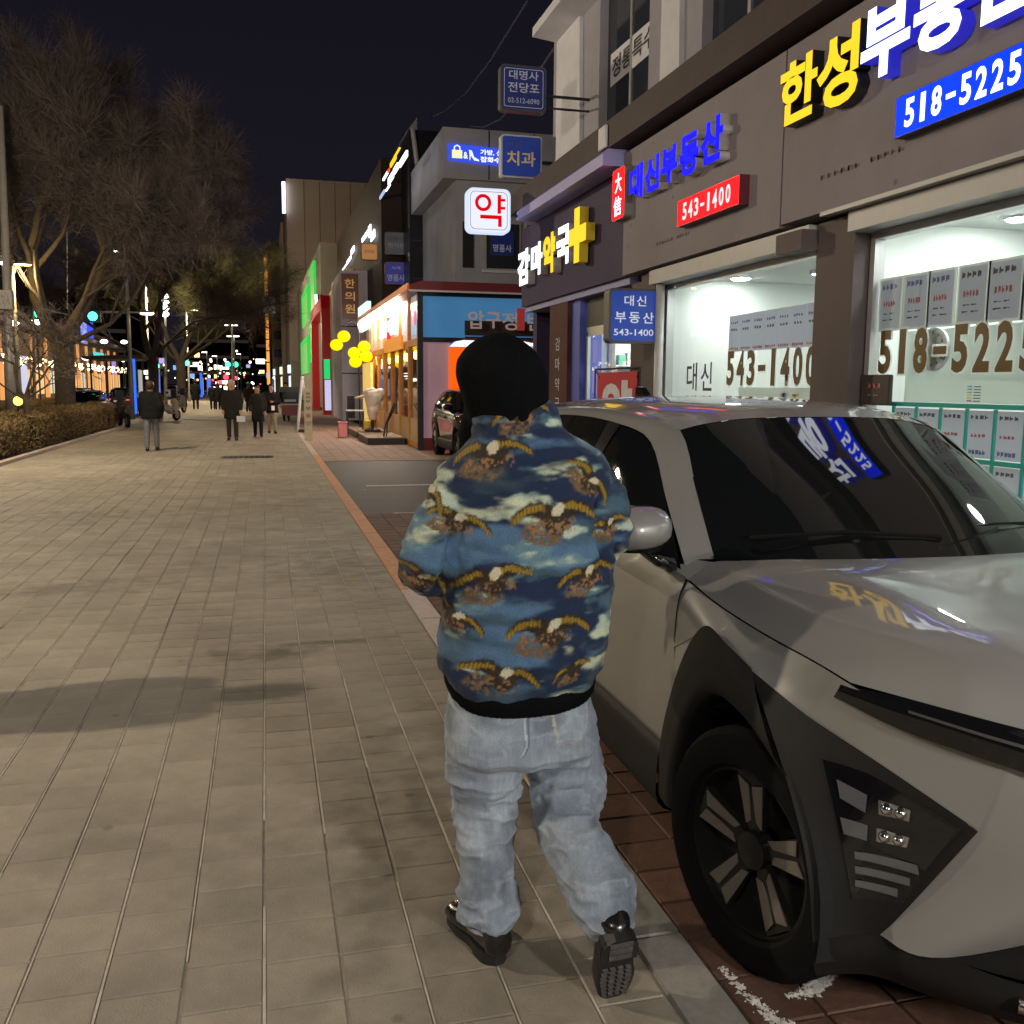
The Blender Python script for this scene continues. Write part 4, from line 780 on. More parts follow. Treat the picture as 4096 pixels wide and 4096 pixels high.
bx3('back_wall', (4.2, 50.1, 0), (4.5, 64, 7.5), mat('golden_wall', (0.35, 0.2, 0.08), 0.6, noise=0.5, scale=1.5, emit=(0.5, 0.28, 0.08), es=0.35), rs); bx3('side_wall', (3.45, 50.05, 0), (3.55, 52.2, 6.3), mat('warm_brown', (0.18, 0.11, 0.06), 0.6, emit=(0.3, 0.17, 0.07), es=0.25), rs)
lm = MB()
for k in range(46): lm.ball((3.6+random.random()*0.5, 53+random.random()*10, 1.2+random.random()*4.2), random.uniform(0.03, 0.07), 6)
lm.build('golden_bulbs', glow('gold_bulb', (1, 0.7, 0.3), 4.0), rs, kind='stuff')
t = thing('green_sign_post', 'green and white lit narrow sign by the red frame', 'sign', (3.2, 50, 0)); bx3('green_top', (2.95, 49.9, 1.9), (3.25, 50, 2.9), glow('green_sign', (0.02, 0.75, 0.2), 0.9), t); bx3('white_panel', (2.97, 49.9, 0.3), (3.28, 50, 1.85), mat('white_panel', (0.5, 0.5, 0.7), 0.5, noise=0.4, scale=12, emit=(0.6, 0.6, 0.9), es=0.8), t)
M_gryb = mat('grey_render', (0.26, 0.25, 0.21), 0.8, noise=0.12, scale=0.4)
gr = thing('green_lit_building', 'grey building washed with tall green lit window strips', 'building', (4, 80, 0))
MB().prism([(3.8, 66, 0), (3.8, 66, 11), (3.8, 112, 11.8), (3.8, 112, 0)], (8, 0, 0)).build('wall', M_gryb, gr)
G_green = glow('green_wash', (0.05, 0.80, 0.10), 0.75); G_green2 = mat('green_pane', (0.1, 0.3, 0.08), 0.4, emit=(0.16, 0.42, 0.10), es=0.75)
for (a, b, z0, z1) in ((72, 79, 7.4, 10.2), (83, 95, 7.0, 9.6), (72, 81, 3.4, 6.0), (85, 100, 2.6, 5.4)):
    f = bx3('window_strip', (3.72, a, z0), (3.8, b, z1), G_green2, gr); bx3('green_edge', (3.62, a-0.25, z0), (3.80, a, z1+0.3), G_green, f); bx3('green_top', (3.62, a, z1), (3.80, b, z1+0.35), G_green, f); bx3('green_far_edge', (3.62, b, z0), (3.8, b+0.4, z1+0.3), G_green, f)
t = thing('white_slant_sign', 'white bright slanting sign bar at the corner of the grey building', 'sign', (3.6, 66, 7)); bx3('bar', (3.55, 65.8, 5.9), (3.65, 71, 7.6), M_dark, t); MB().tube([(3.5, 66.2, 7.6), (3.5, 66.2, 6.5), (3.5, 72.5, 6.5)], 0.12, 6).build('lit_bar', G_wht, t)
M_tower = mat('tower_panels', (0.55, 0.45, 0.38), 0.8, noise=0.1, scale=0.2)
tb = thing('beige_tower', 'tall beige windowless block rising behind the green lit building', 'building', (6, 120, 0))
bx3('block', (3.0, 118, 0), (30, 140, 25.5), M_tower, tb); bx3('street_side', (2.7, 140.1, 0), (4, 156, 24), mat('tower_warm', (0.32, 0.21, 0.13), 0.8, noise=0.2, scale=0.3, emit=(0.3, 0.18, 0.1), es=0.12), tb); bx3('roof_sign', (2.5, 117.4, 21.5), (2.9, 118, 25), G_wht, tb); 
for k in range(14): bx3('panel_joint', (5+k*1.8, 117.97, 0), (5.05+k*1.8, 118, 25.3), mat('joint_dark', (0.1, 0.085, 0.075), 0.8), tb)
tb2 = thing('orange_edged_tower', 'far brown tower with an orange light strip down its street corner', 'building', (1.5, 165, 0))
bx3('block', (0.9, 165, 0), (12, 185, 24.5), mat('tower_brown', (0.17, 0.13, 0.12), 0.8, noise=0.15, scale=0.3), tb2)
for k in range(11): bx3('light_segment', (0.35, 164.6, 1.5+k*1.9), (0.85, 165, 3.2+k*1.9), glow('amber_strip', (1.0, 0.42, 0.08), 1.1), tb2)
for z in (3, 6, 9, 12): bx3('window_band', (1.6, 164.95, z), (5, 165.0, z+1.4), M_dglass, tb2)
t = thing('pale_board_sign', 'pale blank billboard hanging in the dark beyond the trees', 'billboard', (-3, 150, 16)); p0, p1 = at(263, 313, y=150), at(275, 297, y=150); bx3('board', (p0.x, 150, p0.z), (p1.x, 150.4, p1.z), mat('pale_board', (0.4, 0.3, 0.33), 0.7, emit=(0.4, 0.3, 0.34), es=0.45), t); MB().tube([(p0.x+1, 150.5, 0), (p0.x+1, 150.5, p1.z)], 0.2).build('mast', M_dark, t)
# lit shop fronts far down the right side
for k, (a, b, c, lab) in enumerate(((112, 122, (0.8, 0.9, 1.0), 'far white lit shop front past the green building'), (126, 140, (1.0, 0.9, 0.6), 'far cream lit shop front'), (144, 162, (0.7, 0.8, 1.0), 'farthest bluish lit shop front on the right'))):
    t = thing('far_shop', lab, 'shop', (3, a, 0)); x = 2.9-k*0.7
    bx3('wall', (x, a, 0), (x+2.4, b, 4.2), M_gryb, t)
    for j in range(4):
        y = a+(b-a)*(0.08+j*0.23); bx3('window', (x-0.05, y, 0.4), (x, y+(b-a)*0.15, 2.6), glow('shop_glow_%d' % k, c, 1.1), t)
    bx3('sign', (x-0.3, a-0.1, 2.9), (x, a+3.5, 3.8), glow('shop_sign_%d' % k, tuple(min(1, q*1.05) for q in c), 1.2), t)
# night cables from the building
for lab, a, b in (('thin cable slanting up from the roof of the dark building', at(430, 118, y=36.2), at(528, 0, y=20)), ('thin cable rising from the grey building roof', at(470, 126, y=29.5), at(560, 40, y=15))):
    m_ = (a+b)/2-Vector((0, 0, 0.5)); tag(MB().tube([a, (a+m_)/2-Vector((0, 0, .1)), m_, (b+m_)/2-Vector((0, 0, .1)), b], 0.02, 5).build('cable', mat('cable_rubber', (0.07, 0.07, 0.09), 0.5), None), lab, 'cable')
# ================================================================== cars
def crom(P, n, ax):
    P = np.moveaxis(np.asarray(P, float), ax, 0); m = len(P)
    if m == 2:
        t = np.linspace(0, 1, n+1).reshape(-1, *([1]*(P.ndim-1))); return np.moveaxis(P[0]*(1-t)+P[1]*t, 0, ax)
    ext = np.concatenate([[2*P[0]-P[1]], P, [2*P[-1]-P[-2]]]); out = []
    for i in range(m-1):
        p0, p1, p2, p3 = ext[i:i+4]
        for k in range(n):
            t = k/n; out.append(0.5*((2*p1)+(-p0+p2)*t+(2*p0-5*p1+4*p2-p3)*t*t+(-p0+3*p1-3*p2+p3)*t**3))
    out.append(P[-1]); return np.moveaxis(np.array(out), 0, ax)
def patch(ctrl, n=5): return crom(crom(ctrl, n, 0), n, 1)
M_paint = mat('grey_paint', (0.255, 0.25, 0.242), 0.40, metal=0.25, coat=1.0)
M_clad = mat('dark_cladding', (0.010, 0.0095, 0.0095), 0.6, noise=0.1, scale=30, bump=0.06, bscale=300, spec=0.25)
M_cglass = mat('tinted_glass', (0.006, 0.007, 0.007), 0.03, spec=0.6)
M_blackg = mat('gloss_black', (0.006, 0.006, 0.007), 0.08, spec=0.6)
M_rub = mat('tyre_rubber', (0.0055, 0.0055, 0.006), 0.85, bump=0.1, spec=0.15)
M_rimd = mat('rim_dark', (0.016, 0.015, 0.014), 0.3); M_riml = mat('rim_machined', (0.27, 0.24, 0.21), 0.32, metal=0.5, noise=0.05)
M_chrome = mat('chrome', (0.7, 0.7, 0.7), 0.12, metal=1.0); M_reflec = mat('lamp_reflector', (0.55, 0.54, 0.52), 0.18, metal=0.9, noise=0.5, scale=60)
M_lens = mat('lamp_grey', (0.11, 0.11, 0.115), 0.10, noise=0.06); M_well = mat('wheel_well', (0.005, 0.005, 0.005), 0.9)

M_cover = glass('clear_lens', (.92, .92, .93), .7)
def suv(lab, xc, y0, paint, steer=13, group=None):
    T = thing('parked_car', lab, 'car', (xc, y0, 0), group)
    def toW(G, sgn): G = np.asarray(G); return np.stack([xc-sgn*G[..., 0], y0+G[..., 1], G[..., 2]], -1)
    def half(name, ctrl, m, n=5, sides=(1, -1), par=None, off=0.0, thick=0.0):
        r = []
        for sg in sides:
            G = toW(patch(ctrl, n), sg); b = MB(); b.grid(G); me = b.mesh(name, m, True)
            if off:
                co = verts(me); nn = normals(me); ctr = np.array([xc, y0+1.2, 0.7]); flip = np.sign(((co-ctr)*nn).sum(1).mean()) or 1
                setverts(me, co+nn*flip*off)
            r.append(obj_from_mesh(name, me, None, par or T))
        return r
    def whole(name, ctrl, m, n=5, par=None, lin=0):
        P = np.asarray(ctrl, float); L = P[:, :0:-1].copy(); L[..., 0] *= -1; P = np.concatenate([L, P], 1)
        if lin:                                    # flat facets with softened creases
            A = crom(P, n, 0); S = np.concatenate([A[:, i:i+1]*(1-t)+A[:, i+1:i+2]*t for i in range(A.shape[1]-1) for t in np.arange(10)/10]+[A[:, -1:]], 1)
            for _ in range(lin): S[:, 1:-1] = S[:, 1:-1]*.5+(S[:, :-2]+S[:, 2:])*.25; S[1:-1] = S[1:-1]*.6+(S[:-2]+S[2:])*.2
            G = toW(S, 1)
        else: G = toW(patch(P, n), 1)
        G = np.asarray(G); b = MB(); b.grid(G); return obj_from_mesh(name, b.mesh(name, m, True), None, par or T)
    hood = [[(0, -.80, .862), (.28, -.775, .868), (.48, -.71, .884), (.53, -.68, .888), (.60, -.615, .898), (.665, -.545, .908), (.79, -.315, .915)],
            [(0, -.62, 1.012), (.28, -.60, 1.012), (.48, -.535, 1.020), (.535, -.50, 1.018), (.585, -.472, 1.010), (.63, -.44, 1.002), (.812, -.20, .935)],
            [(0, -.25, 1.06), (.28, -.25, 1.06), (.49, -.22, 1.056), (.535, -.20, 1.051), (.635, -.14, 1.0345), (.735, -.08, 1.018), (.838, .02, .955)],
            [(0, .08, 1.085), (.28, .09, 1.085), (.49, .12, 1.080), (.53, .14, 1.076), (.643, .20, 1.057), (.755, .26, 1.038), (.848, .28, .98)],
            [(0, .28, 1.088), (.28, .30, 1.088), (.49, .36, 1.083), (.54, .40, 1.079), (.635, .47, 1.066), (.73, .54, 1.056), (.838, .50, 1.008)]]
    whole('hood', hood, paint, 8, lin=5)
    ws = [[(0, .31, 1.068), (.3, .345, 1.068), (.55, .445, 1.063), (.712, .575, 1.055)],
          [(0, .69, 1.292), (.3, .71, 1.287), (.54, .775, 1.262), (.652, .85, 1.245)],
          [(0, 1.13, 1.503), (.3, 1.14, 1.498), (.48, 1.155, 1.476), (.580, 1.165, 1.452)]]
    w_ = whole('windshield', ws, M_cglass, 6)
    whole('cowl', [[(0, .27, 1.082), (.3, .295, 1.082), (.54, .40, 1.072), (.722, .53, 1.058)], [(0, .335, 1.076), (.3, .37, 1.076), (.55, .47, 1.071), (.715, .59, 1.063)]], M_blackg, 4)
    half('mirror_sail', [[(.73, .535, 1.052), (.765, .60, 1.05)], [(.838, .49, 1.004), (.868, .60, 1.026)]], paint, 3)
    roof = [[(0, 1.13, 1.505), (.3, 1.14, 1.500), (.48, 1.155, 1.478), (.583, 1.165, 1.454)], [(0, 1.45, 1.552), (.3, 1.45, 1.548), (.48, 1.45, 1.532), (.60, 1.45, 1.503)],
            [(0, 2.1, 1.578), (.3, 2.1, 1.574), (.5, 2.1, 1.556), (.625, 2.1, 1.528)], [(0, 2.8, 1.555), (.3, 2.8, 1.55), (.5, 2.8, 1.535), (.62, 2.8, 1.505)], [(0, 3.32, 1.50), (.3, 3.3, 1.497), (.5, 3.27, 1.485), (.60, 3.22, 1.46)]]
    whole('roof', roof, paint, 5)
    half('side_frame', [[(.712, .575, 1.055), (.765, .60, 1.05), (.815, .58, 1.035)], [(.648, .86, 1.250), (.692, .89, 1.245), (.745, .905, 1.215)], [(.580, 1.165, 1.452), (.622, 1.195, 1.447), (.675, 1.23, 1.405)],
                        [(.600, 1.5, 1.509), (.642, 1.52, 1.500), (.682, 1.55, 1.462)], [(.625, 2.1, 1.528), (.662, 2.1, 1.516), (.696, 2.1, 1.482)], [(.62, 2.75, 1.507), (.656, 2.75, 1.492), (.692, 2.72, 1.452)], [(.60, 3.22, 1.46), (.65, 3.2, 1.43), (.705, 3.12, 1.36)]], paint, 4)
    for nm, a, b in (('front', 0, 1), ('rear', 1, 2)):
        c = [[(.838, .56, 1.028), (.748, .905, 1.21), (.678, 1.24, 1.402), (.684, 1.54, 1.458)], [(.848, .80, 1.036), (.80, 1.0, 1.19), (.735, 1.3, 1.36), (.72, 1.55, 1.40)], [(.858, 1.1, 1.045), (.84, 1.2, 1.14), (.80, 1.4, 1.25), (.79, 1.57, 1.27)], [(.862, 1.3, 1.05), (.862, 1.38, 1.052), (.864, 1.48, 1.055), (.866, 1.6, 1.06)]] if a == 0 else \
            [[(.684, 1.66, 1.468), (.698, 2.1, 1.48), (.696, 2.6, 1.458), (.706, 3.05, 1.375)], [(.79, 1.66, 1.27), (.80, 2.1, 1.28), (.80, 2.5, 1.29), (.80, 2.9, 1.26)], [(.866, 1.66, 1.062), (.868, 2.05, 1.075), (.866, 2.45, 1.10), (.85, 2.8, 1.16)]]
        half('side_window', c, M_cglass, 5)
    half('window_pillar', [[(.690, 1.53, 1.462), (.690, 1.67, 1.470)], [(.794, 1.565, 1.272), (.794, 1.665, 1.272)], [(.868, 1.59, 1.06), (.868, 1.67, 1.062)]], M_blackg, 5)
    def door(a, b, ha, hb):
        s = np.linspace(a, b, 5); rows = []
        for t_, f in ((.868, 1), (.893, .88), (.903, .70), (.898, .52), (.893, .36), (.885, 0)):
            rows.append([(t_, x, .44+f*((ha+(hb-ha)*i/4)-.44)) for i, x in enumerate(s)])
        return rows
    dr = half('front_door', door(.455, 1.625, 1.025, 1.06), paint, 4); dr2 = half('rear_door', door(1.633, 2.62, 1.06, 1.105), paint, 4)
    half('rear_quarter', [[(.866, 2.63, 1.10), (.85, 2.9, 1.17), (.80, 3.2, 1.20), (.70, 3.42, 1.2)], [(.90, 2.63, .85), (.905, 2.95, .88), (.88, 3.2, .85), (.76, 3.46, .85)], [(.89, 2.63, .45), (.90, 3.0, .45), (.87, 3.2, .40), (.74, 3.45, .40)]], paint, 4)
    half('rear_pillar', [[(.705, 3.05, 1.375), (.70, 3.15, 1.35), (.60, 3.25, 1.44)], [(.80, 2.92, 1.26), (.77, 3.15, 1.25), (.66, 3.36, 1.25)], [(.85, 2.8, 1.165), (.80, 3.2, 1.18), (.70, 3.42, 1.18)]], paint, 4)
    whole('tailgate', [[(0, 3.32, 1.50), (.3, 3.3, 1.497), (.6, 3.22, 1.46)], [(0, 3.45, 1.2), (.35, 3.45, 1.2), (.70, 3.42, 1.19)], [(0, 3.50, .85), (.4, 3.50, .85), (.76, 3.46, .85)], [(0, 3.48, .40), (.4, 3.48, .40), (.74, 3.45, .40)]], paint, 4)
    for o, yy in zip(dr+dr2, (1.42, 1.42, 2.40, 2.40)):
        sg = 1 if o in (dr[0], dr2[0]) else -1
        b = MB(); x = xc-sg*.905; b.rings([((x, y0+yy-.10, .915), .016, .012, (1, 0, 0), (0, 0, 1)), ((x-sg*.018, y0+yy-.06, .918), .016, .016, (1, 0, 0), (0, 0, 1)), ((x-sg*.018, y0+yy+.06, .922), .016, .016, (1, 0, 0), (0, 0, 1)), ((x, y0+yy+.10, .92), .016, .012, (1, 0, 0), (0, 0, 1))], 10)
        b.build('handle', paint, o, sm=True)
    half('fender', [[(.605, -.640, .852), (.72, -.455, .862), (.792, -.316, .911), (.814, -.20, .931), (.840, .02, .951), (.852, .28, .977), (.862, .458, 1.012)],
                    [(.625, -.622, .76), (.74, -.425, .80), (.803, -.29, .835), (.830, -.19, .856), (.872, .02, .90), (.889, .25, .93), (.892, .456, .94)],
                    [(.645, -.598, .655), (.75, -.42, .735), (.815, -.265, .782), (.845, -.18, .808), (.888, -.01, .862), (.906, .22, .90), (.903, .456, .80)]], paint, 5)
    half('fender_tail', [[(.906, .22, .905), (.900, .45, .84)], [(.906, .36, .78), (.899, .455, .66)], [(.905, .46, .55), (.893, .46, .45)]], paint, 3)
    whole('bumper', [[(0, -.848, .79), (.3, -.82, .797), (.48, -.735, .822), (.605, -.640, .853)], [(0, -.860, .755), (.3, -.832, .758), (.486, -.743, .765), (.628, -.617, .765)], [(0, -.868, .70), (.3, -.84, .70), (.49, -.75, .70), (.642, -.598, .70)], [(0, -.866, .63), (.3, -.836, .62), (.50, -.745, .61), (.668, -.562, .635)], [(0, -.86, .585), (.3, -.83, .575), (.53, -.715, .53), (.712, -.482, .50)],
                     [(0, -.858, .58), (.3, -.828, .565), (.60, -.64, .43), (.745, -.425, .40)], [(0, -.856, .575), (.3, -.826, .56), (.668, -.56, .335), (.762, -.405, .325)]], paint, 8)
    whole('light_bar', [[(0, -.795, .862), (.3, -.765, .868), (.5, -.70, .886), (.62, -.60, .902), (.725, -.44, .91), (.80, -.29, .905)], [(0, -.865, .822), (.3, -.838, .828), (.5, -.755, .85), (.64, -.635, .875), (.74, -.46, .888), (.81, -.295, .895)], [(0, -.868, .762), (.3, -.84, .768), (.50, -.755, .792), (.633, -.642, .822), (.745, -.452, .842), (.815, -.285, .872)]], M_blackg, 5)
    whole('light_line', [[(0, -.868, .83), (.3, -.841, .836), (.5, -.758, .858), (.64, -.638, .881), (.74, -.463, .893)], [(0, -.871, .822), (.3, -.844, .828), (.5, -.761, .850), (.64, -.641, .874), (.74, -.465, .887)]], mat('light_line_grey', (.07, .07, .07), .2), 5)
    pod = np.array([[(.645, -.598, .655), (.75, -.42, .735), (.832, -.225, .795), (.888, -.01, .862)], [(.675, -.55, .56), (.778, -.42, .60), (.855, -.31, .63), (.902, -.225, .66)], [(.712, -.485, .435), (.792, -.42, .45), (.866, -.375, .465), (.907, -.345, .49)], [(.745, -.425, .325), (.80, -.41, .325), (.87, -.395, .315), (.90, -.38, .30)]])
    half('lamp_pod', pod, M_clad, 5, off=0.004)
    PG = patch(pod, 8); nr, nc = PG.shape[:2]
    def podpt(u, v, off, sg):
        i = min(max(v, 0), 1)*(nr-1); j = min(max(u, 0), 1)*(nc-1); i0, j0 = min(int(i), nr-2), min(int(j), nc-2); a, b = i-i0, j-j0
        p = (PG[i0, j0]*(1-a)+PG[i0+1, j0]*a)*(1-b)+(PG[i0, j0+1]*(1-a)+PG[i0+1, j0+1]*a)*b
        du = PG[i0, j0+1]-PG[i0, j0]; dv = PG[i0+1, j0]-PG[i0, j0]; n = np.cross(dv, du); n /= np.linalg.norm(n); n = n if n[0]-n[1] > 0 else -n
        return toW(p+n*off, sg)
    for sg in (1, -1):
        hl = thing('headlight', '', None, (xc, y0, 0)); hl.parent = T; hl.location = (0, 0, 0); del hl['label']
        hb_ = MB()
        def padq(name, q, m, off, k=4):
            # q: 4 uv corners; small raised pad following the pod
            b = MB(); G = [[podpt(*((np.array(q[0])*(1-c/k)+np.array(q[1])*(c/k))*(1-r/k)+(np.array(q[3])*(1-c/k)+np.array(q[2])*(c/k))*(r/k)), off, sg) for c in range(k+1)] for r in range(k+1)]
            b.grid(G); b.build(name, m, hl, sm=True)
        for q, m, nm in LAMP_Q:
            padq(nm, q, m, 0.012 if nm != 'lamp_window' else 0.008)
            if nm == 'reflector':
                for f_ in (.27, .72):
                    c_ = np.array(q[0])*(1-f_)*.5+np.array(q[1])*f_*.5+np.array(q[3])*(1-f_)*.5+np.array(q[2])*f_*.5; p_ = podpt(c_[0], c_[1], .012, sg)
                    MB().ball(tuple(p_), .0145, 12).build('projector', M_chrome, hl, sm=True)
        padq('lens_cover', [(.57, .10), (.05, .06), (.06, .66), (.45, .74)], M_cover, .022, 8)
    M_lt = M_clad
    ring_o = [(.888, -.012, .868), (.904, .10, .905), (.910, .225, .928), (.912, .34, .83), (.912, .445, .66), (.911, .52, .47), (.905, .545, .28)]
    ring_m = [(.915, -.13, .76), (.922, .04, .82), (.925, .19, .83), (.925, .30, .74), (.924, .41, .58), (.922, .465, .42), (.918, .48, .28)]
    ring_i = [(.908, -.235, .66), (.915, -.06, .735), (.920, .13, .752), (.920, .265, .66), (.918, .36, .51), (.916, .405, .37), (.912, .41, .28)]
    ring_w = [(.80, -.23, .66), (.80, -.06, .73), (.80, .13, .745), (.80, .26, .655), (.80, .355, .505), (.80, .40, .37), (.80, .405, .28)]
    half('arch_cladding', [ring_o, ring_m, ring_i, ring_w], M_clad, 5)
    rr = lambda R: [[(q[0], -(q[1])+2.66, q[2]) for q in r] for r in R]
    half('rear_arch_cladding', [[(q[0], 2.66-(q[1]-.1)*1.05, q[2]) for q in r] for r in (ring_o, ring_m, ring_i, ring_w)], M_clad, 4)
    for yy in (0, 2.66):
        for sg in (1, -1):
            b = MB(); n = 18; R = .40
            vs = []; 
            for k in range(n+1):
                a = math.pi*(-0.08+1.16*k/n); vs += [tuple(toW((.895, yy+R*math.cos(a), .345+R*math.sin(a)), sg)), tuple(toW((.50, yy+R*math.cos(a), .345+R*math.sin(a)), sg))]
            b.add(vs, [(2*k, 2*k+1, 2*k+3, 2*k+2) for k in range(n)]); b.add([tuple(toW((.5, yy+R*math.cos(a), .345+R*math.sin(a)), sg)) for a in [2*math.pi*k/20 for k in range(20)]], [tuple(range(20))]); b.build('wheel_well', M_well, T)
    half('sill_cladding', [[(.893, .53, .45), (.893, 1.2, .45), (.893, 2.0, .45), (.893, 2.2, .45)], [(.912, .535, .40), (.912, 1.2, .40), (.912, 2.0, .40), (.912, 2.2, .40)], [(.905, .54, .24), (.905, 1.2, .25), (.905, 2.0, .25), (.905, 2.2, .25)], [(.80, .54, .19), (.80, 1.2, .2), (.80, 2.0, .2), (.8, 2.2, .2)]], M_clad, 4)
    whole('lower_grille', [[(0, -.846, .58), (.3, -.816, .565), (.5, -.725, .53), (.655, -.55, .345)], [(0, -.83, .46), (.3, -.80, .45), (.52, -.68, .42), (.66, -.535, .335)], [(0, -.85, .335), (.3, -.82, .33), (.55, -.65, .32), (.668, -.54, .325)]], M_clad, 4)
    for z in (.52, .47, .42, .37): whole('grille_slat', [[(0, -.86, z+.012), (.3, -.83, z+.010), (.48, -.735, z)], [(0, -.866, z-.006), (.3, -.835, z-.008), (.485, -.74, z-.014)]], M_blackg, 4)
    whole('lower_lip', [[(0, -.872, .335), (.3, -.842, .33), (.55, -.675, .322), (.668, -.562, .335), (.748, -.428, .325), (.87, -.398, .315), (.90, -.382, .30)], [(0, -.86, .25), (.3, -.83, .25), (.56, -.66, .25), (.675, -.54, .25), (.755, -.42, .25), (.86, -.385, .25), (.895, -.375, .25)], [(0, -.80, .19), (.3, -.77, .19), (.52, -.62, .19), (.64, -.50, .19), (.73, -.39, .19), (.83, -.36, .19), (.87, -.355, .19)]], M_clad, 4)
    for sg in (1, -1):
        P0 = [toW((.57, -.668, .275), sg), toW((.40, -.795, .265), sg), toW((.15, -.865, .26), sg)]
        MB().tube([tuple(p) for p in P0], [.018, .024, .024], 8).build('silver_trim', M_chrome, T, sm=True)
    MB().box((xc-.75, y0-.35, .18), (xc+.75, y0+3.3, .30)).box((xc-.72, y0+.55, .3), (xc+.72, y0+3.2, .95)).build('underbody', M_well, T)
    # door mirrors: shell, base
    for sg in (1, -1):
        c = toW((.985, .575, 1.165), sg); rg = []
        for dy, a, b in ((-.105, .03, .018), (-.09, .078, .044), (-.05, .102, .062), (0.0, .110, .070), (.05, .108, .068), (.075, .098, .062)): rg.append(((c[0]+sg*0.012*dy/.1, c[1]+dy+(.05 if 0 else 0), c[2]), a, b, (1, 0, .06*sg), (0, 0, 1)))
        m_ = MB().rings(rg, 20, 2.6).build('door_mirror', paint, T, sm=True, ang=50)
        MB().rings([((c[0], c[1]+.077, c[2]), .10, .066, (1, 0, 0), (0, 0, 1)), ((c[0], c[1]+.079, c[2]), .098, .064, (1, 0, 0), (0, 0, 1))], 20, 2.6).build('mirror_glass', M_chrome, m_)
        MB().rings([(tuple(toW((.86, .60, 1.04), sg)), .03, .06, (0, 0, 1), (0, 1, 0)), (tuple(toW((.92, .585, 1.06), sg)), .022, .05, (0, 0, 1), (0, 1, 0)), (tuple(toW((.98, .58, 1.105), sg)), .02, .05, (0, 0, 1), (0, 1, 0))], 10).build('mirror_foot', M_blackg, m_, sm=True)
        MB().rings([(tuple(toW((.985, .575, 1.107), sg)), .088, .062, (1, 0, 0), (0, 1, 0)), (tuple(toW((.985, .575, 1.094), sg)), .08, .055, (1, 0, 0), (0, 1, 0))], 16).build('mirror_underside', M_blackg, m_, sm=True, ang=40)
    # wipers
    for (t0, s0, z0, t1, s1, z1) in ((.60, .50, 1.092, -.02, .40, 1.122), (.02, .365, 1.092, -.60, .57, 1.13)):
        a, b = Vector(toW((t0, s0, z0), 1)), Vector(toW((t1, s1, z1), 1)); md = (a+b)/2+Vector((0, -.012, .03))
        w = MB().tube([a, md, b], [.010, .009, .005], 6).build('wiper', M_blackg, T)
        MB().tube([a+Vector((0, .05, .035)), md+Vector((0, .03, .012)), b+Vector((0, .0, .01))], .007, 6).build('wiper_blade', M_rub, w)
    f = MB().prism([(xc-.02, y0+2.85, 1.55), (xc-.02, y0+3.05, 1.535), (xc-.02, y0+3.03, 1.62), (xc-.02, y0+2.97, 1.615)], (.04, 0, 0)).build('roof_antenna', M_blackg, T)
    # wheels
    def wheel(sg, yy, st):
        cx, cy, cz = toW((.80, yy, .345), sg)
        R = Matrix.Rotation(rad(st), 4, 'Z')
        wt = thing('wheel', '', None, (xc, y0, 0)); wt.parent = T; wt.location = (0, 0, 0); del wt['label']
        def put(b, nm, m, sm=True, ang=35):
            b.v = [tuple(Vector((cx, cy, cz))+R@(Vector(p))) for p in b.v]; b.build(nm, m, wt, sm, ang)
        o = -sg
        put(MB().lathe((0, 0, 0), [(.232, o*.085), (.245, o*.105), (.29, o*.108), (.325, o*.098), (.343, o*.075), (.346, 0), (.343, -o*.075), (.325, -o*.10), (.23, -o*.10)], 44, 'x', False), 'tyre', M_rub)
        tr = MB()
        for k in range(44):
            a = 2*math.pi*k/44
            for xo in (-.06, 0, .06):
                q = [(xo-.022, .347, -.016), (xo+.022, .347, -.016), (xo+.022, .347, .012), (xo-.022, .347, .012)]
                tr.add([(x_, r_*math.cos(a)-t_*math.sin(a), r_*math.sin(a)+t_*math.cos(a)) for x_, r_, t_ in q], [(0, 1, 2, 3)])
        put(MB().lathe((0, 0, 0), [(.230, -o*.08), (.226, o*.04), (.234, o*.088), (.226, o*.092), (.218, o*.06), (.21, o*.02), (.05, o*.0)], 40, 'x', False), 'rim', M_rimd)
        for k in range(5):
            a0 = 2*math.pi*k/5+.30; sp = MB(); du = []
            def q(r, a, h): return (o*h, r*math.cos(a), r*math.sin(a))
            put(MB().prism([q(.035, a0-.5, .035), q(.222, a0-.25, .055), q(.222, a0+.25, .055), q(.035, a0+.5, .035)], (o*.022, 0, 0)), 'spoke', M_rimd, False)
            for s_ in (-1, 1):
                put(MB().prism([q(.075, a0+s_*.42, .0595), q(.210, a0+s_*.23, .0785), q(.19, a0+s_*.035, .0775), q(.085, a0+s_*.12, .0605)], (o*.004, 0, 0)), 'spoke_inlay', M_riml, False)
        put(MB().lathe((0, 0, 0), [(.055, o*.03), (.052, o*.072), (.03, o*.076)], 18, 'x'), 'hub_cap', M_rimd)
    for sg in (1, -1): wheel(sg, 0, steer); wheel(sg, 2.66, 0)
    return T
LAMP_Q = []
def zf5(x, y): return ((2500+x/1.2105)/4, (2600+y/1.2105)/4)
